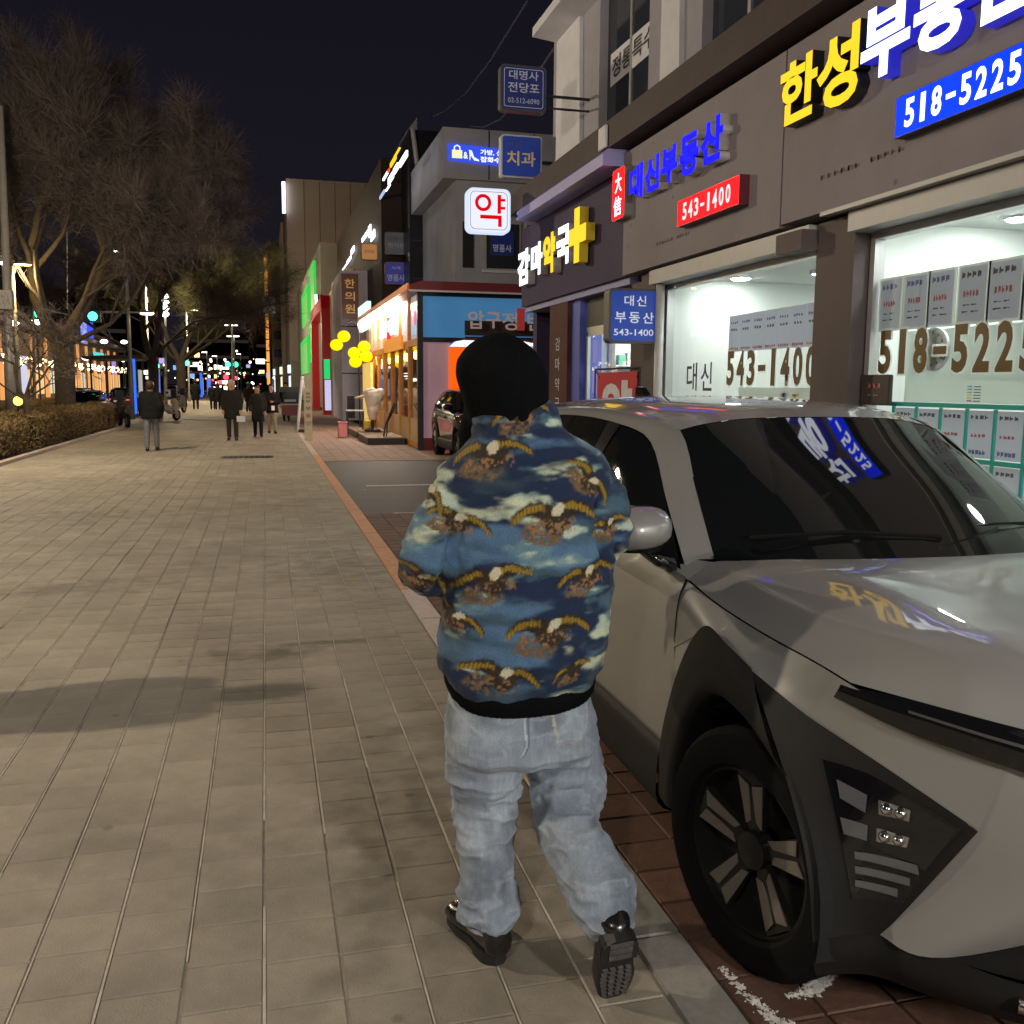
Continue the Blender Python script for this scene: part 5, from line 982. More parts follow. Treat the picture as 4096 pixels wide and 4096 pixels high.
# lamp elements inside the pod, as corners in the pod's own (along, down) coordinates
LAMP_Q = [([(.62, .15), (.40, .08), (.36, .66), (.44, .76)], M_blackg, 'lamp_window'), ([(.40, .08), (.04, .05), (.06, .44), (.38, .44)], M_blackg, 'lamp_window'),
          ([(.54, .20), (.385, .19), (.38, .285), (.52, .28)], M_lens, 'side_lens'), ([(.52, .37), (.36, .34), (.355, .42), (.50, .44)], M_lens, 'side_lens'),
          ([(.335, .18), (.21, .13), (.20, .20), (.32, .255)], M_reflec, 'reflector'), ([(.315, .33), (.175, .29), (.17, .355), (.305, .40)], M_reflec, 'reflector'),
          ([(.43, .50), (.10, .42), (.07, .47), (.425, .535)], M_lens, 'turn_bar'), ([(.425, .57), (.10, .51), (.08, .555), (.42, .605)], M_lens, 'turn_bar'), ([(.42, .64), (.13, .60), (.11, .65), (.42, .675)], M_lens, 'turn_bar')]
car = suv('warm grey compact car with black cladding parked nose towards the viewer by the shops', 2.14, 2.25, M_paint)
# ================================================================== people
M_skin = mat('skin', (0.42, 0.24, 0.17), 0.55, noise=0.06)
M_hair = mat('black_hair', (0.012, 0.010, 0.010), 0.5, bump=0.3, bscale=200); M_grey_hair = mat('grey_hair', (0.42, 0.38, 0.36), 0.6, bump=0.3, bscale=200); M_brown_hair = mat('brown_hair', (0.05, 0.022, 0.014), 0.5)
def vcol(me, name, col):
    a = me.color_attributes.new(name, 'FLOAT_COLOR', 'POINT'); c = np.ones((len(me.vertices), 4)); c[:, :3] = col; a.data.foreach_set('color', c.ravel())
def printed(name, rough, bump=0.25, bscale=260, sheen=0.3):
    m = bpy.data.materials.new(name); m.use_nodes = True; t = m.node_tree; b = t.nodes['Principled BSDF']
    at_ = t.nodes.new('ShaderNodeVertexColor'); at_.layer_name = 'print'; co = t.nodes.new('ShaderNodeTexCoord')
    n = t.nodes.new('ShaderNodeTexNoise'); n.inputs['Scale'].default_value = bscale; n.inputs['Detail'].default_value = 3; t.links.new(co.outputs['Object'], n.inputs['Vector'])
    mr = t.nodes.new('ShaderNodeMapRange'); mr.inputs[1].default_value = 0.3; mr.inputs[2].default_value = 0.7; mr.inputs[3].default_value = 0.80; mr.inputs[4].default_value = 1.18; t.links.new(n.outputs[0], mr.inputs[0])
    v = t.nodes.new('ShaderNodeVectorMath'); v.operation = 'SCALE'; t.links.new(at_.outputs[0], v.inputs[0]); t.links.new(mr.outputs[0], v.inputs['Scale']); t.links.new(v.outputs[0], b.inputs['Base Color'])
    bp = t.nodes.new('ShaderNodeBump'); bp.inputs['Strength'].default_value = bump; bp.inputs['Distance'].default_value = 0.004; t.links.new(n.outputs[0], bp.inputs['Height']); t.links.new(bp.outputs[0], b.inputs['Normal'])
    b.inputs['Roughness'].default_value = rough; b.inputs['Sheen Weight'].default_value = sheen; b.inputs['Specular IOR Level'].default_value = 0.25
    return m
def limb(mb, pts, rs, n=14):
    """tapered limb of overlapping rings perpendicular to the path"""
    pts = [Vector(p) for p in pts]
    mb.tube(pts, list(rs), n)
    for p, r in zip(pts, rs): mb.ball(p, r*0.985, 12)
def body_mesh(J, sc=1.0, m=M_skin):
    """one continuous skinned body; J gives the joints, hands get five bent fingers each"""
    vs = []; es = []; rs = []
    def v(p, r): vs.append(tuple(p)); rs.append(r*sc); return len(vs)-1
    def e(a, b): es.append((a, b))
    V = Vector
    pel = v(J['pelvis'], .125); ch = V(J['chest']); ab = v((V(J['pelvis'])+ch)/2, .115); c = v(ch, .135); e(pel, ab); e(ab, c)
    hd = V(J['head']); nk = v(ch*.45+hd*.55-V((0, 0, .02)), .055); e(c, nk); fw = V(J['face']).normalized()
    h1 = v(hd-V((0, 0, .045)), .075); e(nk, h1); h2 = v(hd+V((0, 0, .045)), .088); e(h1, h2); h3 = v(hd+V((0, 0, .10)), .05); e(h2, h3)
    ns = v(hd-V((0, 0, .015))+fw*.098, .014); e(h1, ns); 
    sd = fw.cross(V((0, 0, 1)))
    for s in (-1, 1): er = v(hd-V((0, 0, .01))+sd*s*.085, .018); e(h1, er)
    for k in ('L', 'R'):
        hp, kn, an, toe = [V(J[k+q]) for q in ('hip', 'knee', 'ankle', 'toe')]
        a = v(hp, .088); e(pel, a); t = v((hp+kn)/2, .078); e(a, t); b = v(kn, .058); e(t, b); cf = v(kn*.65+an*.35, .056); e(b, cf); d = v(an, .038); e(cf, d); f = v(toe, .034); e(d, f)
        sh, el, wr = [V(J[k+q]) for q in ('shoulder', 'elbow', 'wrist')]
        a = v(sh, .062); e(c, a); b = v(el, .043); e(a, b); d = v(wr, .028); e(b, d)
        dr = (wr-el).normalized(); hand = V(J.get(k+'hand', wr+dr*.09)); hdv = (hand-wr).normalized(); sdv = hdv.cross(V((0, 1, 0.2))).normalized(); cl = hdv.cross(sdv)
        pm = v(wr+hdv*.055, .030); e(d, pm)
        for q, ln in ((-1.5, .062), (-.5, .072), (.5, .070), (1.5, .055)):
            p0 = wr+hdv*.095+sdv*q*.019; i0 = v(p0, .0095); e(pm, i0); i1 = v(p0+hdv*ln*.5+cl*.012, .0088); e(i0, i1); i2 = v(p0+hdv*ln*.85+cl*.034, .0075); e(i1, i2)
        p0 = wr+hdv*.045+sdv*-.036; i0 = v(p0, .011); e(pm, i0); i1 = v(p0+hdv*.04-sdv*.014+cl*.012, .0095); e(i0, i1)
    me = bpy.data.meshes.new('body'); me.from_pydata(vs, es, []); o = bpy.data.objects.new('tmp', me); COL.objects.link(o)
    mo = o.modifiers.new('s', 'SKIN'); mo.use_smooth_shade = True
    for i, r in enumerate(rs): me.skin_vertices[0].data[i].radius = (r, r)
    me.skin_vertices[0].data[0].use_root = True
    q = o.modifiers.new('d', 'SUBSURF'); q.levels = 1
    dg = bpy.context.evaluated_depsgraph_get(); dg.update(); out = bpy.data.meshes.new_from_object(o.evaluated_get(dg)); bpy.data.objects.remove(o)
    smooth(out); out.materials.clear(); out.materials.append(m); return out

# ---- the walker in front, seen from behind
pw_ = thing('person', 'walker seen from behind in black hood, eagle print fleece and baggy pale jeans', 'person', (0.68, 2.5, 0))
J = dict(pelvis=(.69, 2.56, .80), chest=(.70, 2.60, 1.27), head=(.655, 2.62, 1.585), face=(-.25, 1, 0), Lhip=(.60, 2.56, .74), Lknee=(.60, 2.64, .43), Lankle=(.583, 2.46, .10), Ltoe=(.545, 2.56, .045), Rhip=(.79, 2.56, .74), Rknee=(.82, 2.60, .45), Rankle=(.835, 2.16, .26), Rtoe=(.84, 2.23, .05),
         Lshoulder=(.53, 2.58, 1.33), Lelbow=(.445, 2.58, 1.11), Lwrist=(.55, 2.80, 1.08), Rshoulder=(.88, 2.58, 1.35), Relbow=(.945, 2.60, 1.18), Rwrist=(.82, 2.82, 1.12))
obj_from_mesh('body', body_mesh(J, 0.82), None, pw_)
jb = MB()
jb.rings([((.69, 2.555, .805), .222, .172, (1, 0, .02), (0, 1, .22)), ((.69, 2.55, .835), .240, .186, (1, 0, .02), (0, 1, .20)), ((.695, 2.55, .90), .247, .192, (1, 0, 0), (0, 1, .10)), ((.705, 2.555, 1.0), .246, .190), ((.712, 2.56, 1.12), .244, .184), ((.715, 2.57, 1.24), .246, .176), ((.712, 2.58, 1.32), .250, .166), ((.705, 2.59, 1.39), .250, .152, (1, 0, .03), (0, 1, 0)), ((.70, 2.595, 1.435), .200, .134, (1, 0, .06), (0, 1, 0)), ((.69, 2.60, 1.49), .130, .112, (1, 0, .12), (0, 1, 0)), ((.682, 2.60, 1.53), .118, .108, (1, 0, .16), (0, 1, 0)), ((.672, 2.60, 1.548), .116, .110, (1, 0, .20), (0, 1, 0)), ((.672, 2.60, 1.562), .104, .10, (1, 0, .20), (0, 1, 0))], 28, 2.35)
limb(jb, [(.545, 2.585, 1.345), (.492, 2.57, 1.26), (.445, 2.55, 1.155), (.437, 2.58, 1.115), (.47, 2.70, 1.085), (.55, 2.82, 1.085)], [.085, .092, .096, .092, .080, .066])
limb(jb, [(.882, 2.585, 1.355), (.918, 2.575, 1.29), (.934, 2.565, 1.205), (.930, 2.60, 1.175), (.905, 2.70, 1.15), (.83, 2.84, 1.13)], [.084, .088, .088, .086, .078, .066])
jm = remeshed(jb, 0.0045, 8, 0.6)
co = verts(jm); nn = normals(jm)
fold = (fbm(co*np.array([1, 1, 2.2]), 7, 3, 11)-0.5)*0.030+(fbm(co, 26, 2, 5)-0.5)*0.006
elb = np.exp(-((co[:, 0]-.44)**2+(co[:, 2]-1.12)**2)/.012)+np.exp(-((co[:, 0]-.93)**2+(co[:, 2]-1.18)**2)/.010)
fold = fold+elb*(np.sin(co[:, 2]*95+co[:, 0]*40+5*fbm(co, 9, 2, 2))*0.006)+np.exp(-((co[:, 2]-.82)/.06)**2)*np.sin(co[:, 0]*60+4*fbm(co, 6, 2, 8))*0.004
def zab(zx, zy, top=1250):
    p = at((1550+zx/1.932)/4, (top+zy/1.932)/4, y=2.38); return p.x, p.z
def gdist(pts):
    d = np.full(len(co), 9.); P2 = co[:, [0, 2]]
    for a, b in zip(pts[:-1], pts[1:]):
        a, b = np.array(a), np.array(b); t = np.clip(((P2-a)@(b-a))/((b-a)@(b-a)), 0, 1); d = np.minimum(d, np.linalg.norm(P2-(a+t[:, None]*(b-a)), axis=1))
    return d
bk = st0 = np.clip((2.60-co[:, 1])/.03, 0, 1)
for pl, dp, wd in (([zab(395, 1495), zab(470, 1640), zab(540, 1800)], .008, .010), ([zab(540, 1800), zab(530, 1940), zab(480, 200, 2250), zab(450, 290, 2250)], .030, .016), ([zab(1715, 1400), zab(1705, 1530)], .008, .010), ([zab(1705, 1530), zab(1705, 1700), zab(1715, 1850), zab(1720, 40, 2250)], .026, .014)):
    fold = fold-np.exp(-(gdist(pl)/wd)**2)*dp*bk
setverts(jm, co+nn*fold[:, None])
# the print: banded storm sky with gold winged eagles, drawn in (across, up) cloth coordinates
co = verts(jm); X, Z = co[:, 0]+0.35*np.maximum(0, co[:, 1]-2.5)*np.sign(co[:, 0]-.7), co[:, 2]
Q = np.stack([X*1.0, co[:, 1]*0.7, Z*2.7], 1)
n1 = fbm(Q, 5.2, 5, 21); n2 = fbm(Q, 9.0, 4, 33); n3 = fbm(Q, 3.2, 3, 47)
def mixc(a, b, f): return a*(1-f[:, None])+np.array(b)*f[:, None]
def st(x, a, b): t = np.clip((x-a)/(b-a), 0, 1); return t*t*(3-2*t)
band = 0.5+0.5*np.sin(Z*24+6.0*n3+X*1.5)
C = np.tile(np.array([0.055, 0.105, 0.155]), (len(X), 1))
C = mixc(C, (0.085, 0.165, 0.29), st(band, .55, .95)*.8)
C = mixc(C, (0.010, 0.022, 0.060), st(n1+.25*(1-band), .50, .66))
C = mixc(C, (0.155, 0.28, 0.31), st(n2, .52, .66)*.65)
C = mixc(C, (0.50, 0.58, 0.45), st(n2-.30*np.abs(band-.5), .53, .64)*.85)
C = mixc(C, (0.60, 0.64, 0.44), st(n1*.5+n2*.5, .585, .67)*.7)
C = mixc(C, (0.050, 0.080, 0.085), st(fbm(Q, 7, 3, 77), .60, .75)*.6)
EA = [(870, 1120, 1250, .155, 8, 1), (1320, 1590, 1250, .175, 2, 1), (1640, 1330, 1250, .12, -48, 1), (590, 1650, 1250, .12, -18, 1), (830, 150, 2250, .15, 14, 1), (1560, 110, 2250, .13, 10, 1), (1240, 520, 2250, .17, 2, 1), (880, 880, 2250, .15, -12, 1), (1130, 800, 1250, .125, 14, 1), (330, 1430, 1250, .12, -50, 1), (1800, 1680, 1250, .10, 12, 1), (300, 190, 2250, .12, -30, 1), (1420, 830, 2250, .09, 20, 0), (560, 480, 2250, .11, -28, 1)]
fine = fbm(co, 130, 2, 3)
def lay(C, f, col): return C*(1-f[:, None])+np.asarray(col)*f[:, None]
for ex, ey, tp, w, ang, full_ in EA:
    w *= 1.34; cx, cz = zab(ex, ey, tp); a = rad(ang); dx = X-cx; dz = Z-cz
    s = (dx*math.cos(a)+dz*math.sin(a))/w*2; t = (-dx*math.sin(a)+dz*math.cos(a))/w*2
    s = s+.12*(n2-.5); t = t+.14*(fine-.5)
    nr_ = ((np.abs(s) < 1.4) & (np.abs(t) < 1.1) & (co[:, 1] < 2.66))*1.0
    arch = .26+.15*np.sin(np.clip(np.abs(s), 0, 1.1)*math.pi)-.17*np.abs(s)**2
    E = .055
    tip = 1-st(np.abs(s), .98, 1.10)
    wing = nr_*tip*st(arch-t, -E, E)*st(t-(arch-.16-.40*(1-np.clip(np.abs(s), 0, 1))), -E, E)
    barb = .5+.5*np.sin(s*70)
    edge = nr_*tip*st(np.abs(s), .18, .30)*st(arch-.075-t, -E*.6, E*.6)*st(t-(arch-.225), -E*.6, E*.6)
    body = nr_*(1-st((s/.36)**2+((t+.08)/.30)**2, .8, 1.25))
    tail = nr_*st(-.08-t, -E, E)*st(t+.62-.25*np.abs(s+.25), -E, E)*(1-st(np.abs(s+.18-.5*t), .46, .60))*st(fine+.4*n1, .52, .66)
    head = nr_*(1-st(((s-.10)*.8+(t-.16)*.6)**2/.032+(-(s-.10)*.6+(t-.16)*.8)**2/.013, .8, 1.25))
    beak = nr_*(1-st(((s+.03)/.055)**2+((t-.05)/.05)**2, .7, 1.2))
    tal = nr_*(1-st(np.abs(s+.1), .55, .65))*st(-.02-t, -E, E)*st(t+.32, -E, E)*st(fine, .50, .62)
    C = lay(C, wing, (0.022, 0.017, 0.010)); C = C*(1-tail[:, None])+np.array([0.14, 0.09, 0.048])*((.45+fine)*tail)[:, None]
    C = lay(C, body, (0.032, 0.022, 0.014)); C = lay(C, tal, (0.26, 0.14, 0.065)); C = C*(1-edge[:, None])+np.array([0.30, 0.19, 0.024])*((.50+.65*barb)*edge)[:, None]
    if full_: C = lay(C, beak, (.5, .32, .05)); C = lay(C, head*.9, (.60, .55, .40))
vcol(jm, 'print', np.clip(C, 0, 1)*0.92); jm.materials.append(printed('fleece_print', 0.85, sheen=0.08))
obj_from_mesh('fleece_jacket', jm, None, pw_)
VX, VY = (1, 0, .02), (0, 1, .22)
wb = MB(); wb.rings([((.69, 2.555, .752), .200, .155, VX, VY), ((.69, 2.555, .763), .214, .166, VX, VY), ((.69, 2.555, .80), .222, .174, VX, VY), ((.69, 2.555, .825), .215, .168, VX, VY), ((.69, 2.555, .835), .19, .15, VX, VY)], 28, 2.35)
wm = remeshed(wb, 0.008, 3); c2 = verts(wm); setverts(wm, c2+normals(wm)*(np.sin(c2[:, 0]*420)*0.0008+(fbm(c2, 12, 2, 4)-.5)*.012)[:, None]); wm.materials.append(mat('black_knit', (0.0045, 0.0045, 0.005), 0.9, noise=0.2, scale=200, spec=0.05)); obj_from_mesh('jacket_waistband', wm, None, pw_)
hb = MB(); hb.rings([((.678, 2.60, 1.44), .10, .09), ((.674, 2.605, 1.50), .110, .108), ((.666, 2.61, 1.545), .117, .122), ((.655, 2.615, 1.60), .120, .135), ((.650, 2.62, 1.65), .127, .142), ((.646, 2.625, 1.69), .119, .136), ((.643, 2.63, 1.725), .092, .112), ((.640, 2.63, 1.752), .055, .072), ((.638, 2.625, 1.772), .018, .028)], 26, 2.1)
hb.rings([((.605, 2.68, 1.43), .065, .07), ((.600, 2.69, 1.49), .06, .08), ((.612, 2.70, 1.55), .055, .09), ((.63, 2.70, 1.63), .07, .09)], 16)
hm = remeshed(hb, 0.009, 8); c2 = verts(hm); setverts(hm, c2+normals(hm)*((fbm(c2*np.array([1, 1, .6]), 8, 2, 6)-.5)*.022-np.exp(-((c2[:, 0]-.665-.10*(c2[:, 2]-1.6))/.008)**2)*.006*(c2[:, 1] < 2.6))[:, None]); hm.materials.append(mat('black_cotton', (0.0055, 0.0055, 0.0062), 0.95, noise=0.15, scale=60, bump=0.15, bscale=500, spec=0.03)); obj_from_mesh('hood', hm, None, pw_)
# jeans
pb = MB(); pb.rings([((.69, 2.56, .83), .20, .15), ((.692, 2.555, .74), .212, .158), ((.695, 2.55, .66), .228, .168), ((.698, 2.55, .58), .226, .165), ((.70, 2.55, .555), .20, .14)], 26, 2.3)
limb(pb, [(.585, 2.55, .62), (.588, 2.56, .52), (.597, 2.58, .42), (.590, 2.53, .30), (.585, 2.49, .20), (.583, 2.475, .135)], [.118, .110, .098, .082, .080, .083], 18)
limb(pb, [(.815, 2.55, .62), (.828, 2.55, .54), (.838, 2.55, .45), (.800, 2.42, .385), (.806, 2.30, .34), (.822, 2.215, .285), (.832, 2.175, .250)], [.118, .118, .112, .096, .090, .092, .078], 18)
pb.ball((.885, 2.25, .275), .052, 12)
pb.rings([((.583, 2.47, .105), .086, .086), ((.583, 2.475, .14), .088, .088)], 18)
pm = remeshed(pb, 0.005, 9, 0.6); co = verts(pm); nn = normals(pm)
# folds: sagging rings across the legs, deeper at the knees and cuffs
ft = fbm(co*np.array([1, 1, .55]), 8, 3, 9); ridge = 1-np.abs(2*fbm(co*np.array([.8, .8, 2.0]), 9.5, 3, 15)-1); ridge2 = 1-np.abs(2*fbm(co*np.array([1.2, 1, 1.3])+co[:, [2, 0, 1]]*.6, 13, 2, 25)-1)
low = st(co[:, 2], .62, .45)
setverts(pm, co+nn*((ft-.5)*.034+(ridge**3)*.012*(.3+low)+(ridge2**6)*.002*low-.009)[:, None])
co = verts(pm); base = np.tile(np.array([0.235, 0.275, 0.335]), (len(co), 1))
wsh = fbm(co, 6, 4, 51); C = mixc(base, (0.37, 0.42, 0.48), st(wsh, .45, .65)*.75); C = mixc(C, (0.105, 0.125, 0.155), st(fbm(co*np.array([1, 1, 1.6]), 7, 3, 61), .55, .74)*.65); C = mixc(C, (0.36, 0.41, 0.47), st(ridge**6, .5, 1)*.4)
weave = fbm(co*np.array([1, 1, .18]), 170, 2, 5); C = C*(0.80+.40*weave[:, None])
back = co[:, 1] < 2.56
def line(pts, wd):
    d = np.full(len(co), 9.); P2 = np.stack([co[:, 0], co[:, 2]], 1)
    for a, b in zip(pts[:-1], pts[1:]):
        a, b = np.array(a), np.array(b); t = np.clip(((P2-a)@(b-a))/((b-a)@(b-a)), 0, 1); d = np.minimum(d, np.linalg.norm(P2-(a+t[:, None]*(b-a)), axis=1))
    return (d < wd) & back
def pz(zx, zy): 
    p = at((1550+zx/1.932)/4, (2250+zy/1.932)/4, y=2.40); return p.x, p.z
pocket = [pz(1265, 1110), pz(1318, 1395), pz(1490, 1400), pz(1570, 1270), pz(1590, 1110)]
poly = np.array(pocket); inside = np.zeros(len(co), bool); j = len(poly)-1
for i in range(len(poly)):
    cnd = ((poly[i, 1] > co[:, 2]) != (poly[j, 1] > co[:, 2])) & (co[:, 0] < (poly[j, 0]-poly[i, 0])*(co[:, 2]-poly[i, 1])/(poly[j, 1]-poly[i, 1]+1e-9)+poly[i, 0]); inside ^= cnd; j = i
inside &= back; C[inside] = C[inside]*1.06+.012; nn = normals(pm); setverts(pm, co+nn*(inside*0.005)[:, None])
for pl, wd, cc in ((pocket, .0035, (.42, .41, .38)), ([pz(1065, 1110), pz(1060, 1300), pz(1075, 1420), pz(1040, 1490)], .0035, (.44, .47, .52)), ([pz(1095, 1110), pz(1085, 1420), pz(1050, 1495)], .002, (.10, .12, .16)), ([pz(890, 1120), pz(868, 1230)], .003, (.42, .38, .30)), ([pz(540, 1100), pz(560, 1200), pz(640, 1290), pz(780, 1380)], .004, (.34, .38, .43))):
    C[line(pl, wd)] = cc
cuffL = (co[:, 0] < .70) & (co[:, 2] < .088+.02*(.5-ft)); C[cuffL] = (.50, .47, .40)
dR = np.array([.835, 2.165, .21]); ax = np.array([.012, -.55, -.83]); sd = (co-dR)@ax; C[(co[:, 0] > .72) & (sd > .012) & (co[:, 2] < .30)] = (.58, .57, .54)
vcol(pm, 'print', np.clip(C, 0, 1)); pm.materials.append(printed('washed_denim', 0.9, 0.3, 420, 0.1)); obj_from_mesh('jeans', pm, None, pw_)
# shoes: glossy black leather with thick soles
M_shoe = mat('black_leather', (0.010, 0.009, 0.009), 0.22, coat=0.4, bump=0.12, bscale=60); M_sole = mat('black_rubber_sole', (0.014, 0.013, 0.013), 0.55, noise=0.2, scale=30); M_tread = mat('worn_tread', (0.075, 0.068, 0.062), 0.8, noise=0.4, scale=40)
def shoe(heel, toe, up, sc=1.0, shaft=True):
    heel, toe = Vector(heel), Vector(toe); f = (toe-heel).normalized(); L = (toe-heel).length; up = (Vector(up)-f*Vector(up).dot(f)).normalized(); s = f.cross(up)
    def P(a, b, c): return heel+f*(a*L)+s*b*sc+up*c
    b = MB(); b.rings([(P(-.075, 0, .066), .022, .026, s, up), (P(-.05, 0, .064), .036, .046, s, up), (P(0, 0, .062), .043, .056, s, up), (P(.04, 0, .060), .044, .054, s, up), (P(.07, 0, .055), .040, .046, s, up), (P(.2, 0, .060), .042, .052, s, up), (P(.38, 0, .056), .040, .045, s, up), (P(.55, 0, .046), .046, .034, s, up), (P(.75, 0, .042), .050, .030, s, up), (P(.90, 0, .040), .044, .026, s, up), (P(.98, 0, .036), .026, .016, s, up)], 18, 2.3)
    if shaft: b.rings([(P(.10, 0, .05), .040, .045*L/.28, s, f), (P(.16, 0, .10), .044, .05, s, f), (P(.18, 0, .145), .047, .055, s, f)], 18)
    u = remeshed(b, 0.007, 5); u.materials.append(M_shoe)
    so = MB(); n = 20; out = []
    for k in range(n):
        t = k/(n-1); w = .036+.012*math.sin(min(1, t*1.2)*math.pi*.9)-.010*math.exp(-((t-.42)/.16)**2); w *= math.sqrt(max(0.02, 1-max(0, (t-.80)/.22)**2))*math.sqrt(max(.05, 1-max(0, (.12-t)/.13)**2)); out.append((t, w))
    pts = [P(t, w, 0) for t, w in out]+[P(t, -w, 0) for t, w in out[::-1]]
    so.prism(pts, up*.026)
    hb_ = MB(); hp = [P(t, w*.97, -.012) for t, w in out if t < .32]; hp += [P(t, -w*.97, -.012) for t, w in out[::-1] if t < .32]; hb_.prism(hp, up*.014)
    tr = MB()
    for k in range(7):
        t = .48+.068*k; w = [q for q in out if q[0] >= t][0][1]*.86
        for q in range(4): 
            a = -w+2*w*q/4+.002; tr.prism([P(t, a, -.006), P(t+.05, a+.004, -.006), P(t+.05, a+w/2-.002, -.006), P(t, a+w/2-.006, -.006)], up*.007)
    for k in range(3): tr.prism([P(.04+.09*k, -.026, -.016), P(.10+.09*k, -.026, -.016), P(.10+.09*k, .026, -.016), P(.04+.09*k, .026, -.016)], up*.005)
    o = obj_from_mesh('shoe', u, None, pw_); so.build('sole', M_sole, o); hb_.build('shoe_heel', M_sole, o); tr.build('tread_blocks', M_tread, o, kind='stuff')
shoe((.597, 2.405, .013), (.515, 2.672, .008), (0, 0, 1)); shoe((.832, 2.085, .245), (.854, 2.190, .004), (0, 0.9, 0.42), 1.18, False)

# ---- walkers further up the pavement
def walker(lab, u, v, hpx, face, coat, coat_len, legs, hair, step=0.14, wide=1.0, arm=None, hat=None, coat_name='coat', hair_r=1.0):
    p = at(u, v, z=0) if hpx else Vector((u, v, 0)); px, py = p.x, p.y; h = hpx*pix((px, py, 0))[2]/FOC if hpx else 1.72; k = h/1.73; fy = face
    def q(x, y, z): return (px+x*k*fy*-1 if False else px+x*k, py+y*k*fy, z*k)
    t = thing('person', lab, 'person', (px, py, 0), 'people walking on the pavement')
    J = dict(pelvis=q(0, 0, .95), chest=q(0, .02, 1.30), head=q(0, .05, 1.595), face=(0.1, fy, 0))
    for s, n in ((-1, 'L'), (1, 'R')):
        st_ = step*s*(1 if n == 'L' else 1)
        J[n+'hip'] = q(.09*s, 0, .90); J[n+'knee'] = q(.10*s, st_*.6+.03, .50); J[n+'ankle'] = q(.10*s, st_, .09); J[n+'toe'] = q(.11*s, st_+.14, .03)
        J[n+'shoulder'] = q(.175*s, .01, 1.38); J[n+'elbow'] = q(.25*s, -.02-st_*.4, 1.10); J[n+'wrist'] = q(.24*s, .10-st_*.6, .88)
    if arm:
        for n, (e_, w_) in arm.items(): J[n+'elbow'] = q(*e_); J[n+'wrist'] = q(*w_)
    obj_from_mesh('body', body_mesh(J, k), None, t)
    cb = MB(); zb = coat_len; w = wide
    rg = [(q(0, 0, zb), .22*k*w, .155*k), (q(0, 0, (zb+.95)/2), .205*k*w, .15*k), (q(0, 0, 1.0), .20*k*w, .145*k), (q(0, .01, 1.2), .21*k*w, .145*k), (q(0, .015, 1.34), .205*k*w, .13*k), (q(0, .02, 1.42), .13*k, .10*k), (q(0, .03, 1.48), .075*k, .08*k)]
    cb.rings(rg, 16, 2.3)
    for n in 'LR': limb(cb, [J[n+'shoulder'], J[n+'elbow'], Vector(J[n+'wrist'])*.92+Vector(J[n+'elbow'])*.08], [.082*k*w, .070*k*w, .055*k], 10)
    me = remeshed(cb, .022, 3); c = verts(me); setverts(me, c+normals(me)*((fbm(c, 8, 2, 3)-.5)*.035)[:, None]); me.materials.append(coat); obj_from_mesh(coat_name, me, None, t)
    lb = MB(); lb.rings([(q(0, 0, .98), .16*k, .12*k), (q(0, 0, .84), .175*k, .125*k)], 14)
    for n in 'LR': limb(lb, [J[n+'hip'], J[n+'knee'], Vector(J[n+'ankle'])+Vector((0, 0, .02))], [.095*k, .075*k, .062*k], 10)
    me = remeshed(lb, .02, 2); me.materials.append(legs); obj_from_mesh('trousers', me, None, t)
    for n in 'LR':
        a, b = Vector(J[n+'ankle']), Vector(J[n+'toe']); MB().rings([((a.x, a.y-.07*fy, .045), .04, .04, (1, 0, 0), (0, 0, 1)), ((a.x, a.y, .055), .048, .055, (1, 0, 0), (0, 0, 1)), ((b.x, b.y-.02*fy, .04), .05, .038, (1, 0, 0), (0, 0, 1)), ((b.x, b.y+.07*fy, .028), .03, .024, (1, 0, 0), (0, 0, 1))], 10).build('shoe', M_shoe, t, sm=True)
    hc = Vector(q(0, .035, 1.625)); hbm = MB(); hbm.rings([((hc.x, hc.y-.03*fy*k, hc.z-.10*k), .075*k, .06*k), ((hc.x, hc.y-.03*fy*k, hc.z-.03*k), .095*k, .085*k), ((hc.x, hc.y-.01*fy*k, hc.z+.05*k), .098*k, .105*k), ((hc.x, hc.y, hc.z+.10*k), .075*k, .085*k), ((hc.x, hc.y, hc.z+.125*k), .03*k, .035*k)], 14)
    hbm.build('hair', hair, t, sm=True)
    if hat: MB().rings([((hc.x, hc.y, hc.z+.04*k), .11*k, .115*k), ((hc.x, hc.y, hc.z+.10*k), .10*k, .105*k), ((hc.x, hc.y, hc.z+.15*k), .05*k, .055*k)], 14).build('cap', hat, t, sm=True)
    return t
M_blk_coat = mat('black_coat', (0.009, 0.009, 0.011), 0.8, noise=0.2, scale=20, spec=0.2); M_brn_coat = mat('dark_brown_coat', (0.024, 0.018, 0.016), 0.85, noise=0.2, scale=20, spec=0.2); M_chr_coat = mat('charcoal_coat', (0.020, 0.018, 0.018), 0.85, noise=0.2, scale=20, spec=0.2)
M_gjean = mat('grey_blue_jeans', (0.15, 0.155, 0.175), 0.85, noise=0.25, scale=14); M_btr = mat('black_trousers', (0.012, 0.012, 0.016), 0.85); M_brtr = mat('dark_brown_trousers', (0.030, 0.022, 0.018), 0.85, noise=.2); M_beige = mat('beige_trousers', (0.30, 0.23, 0.18), 0.85, noise=0.15)
W1 = walker('walker in a black jacket and grey blue jeans beside the hedge', 152.5, 451, 69.5, 1, M_blk_coat, .80, M_gjean, M_brown_hair, wide=1.18, coat_name='jacket')
W2 = walker('grey haired walker in a long dark brown coat holding a white paper', 233, 440.5, 60, -1, M_brn_coat, .62, M_brtr, M_grey_hair, step=.05, wide=1.08)
W3 = walker('walker in a dark brown knee length coat and black trousers', 258.5, 437, 51, -1, M_chr_coat, .52, M_btr, M_hair, step=.09)
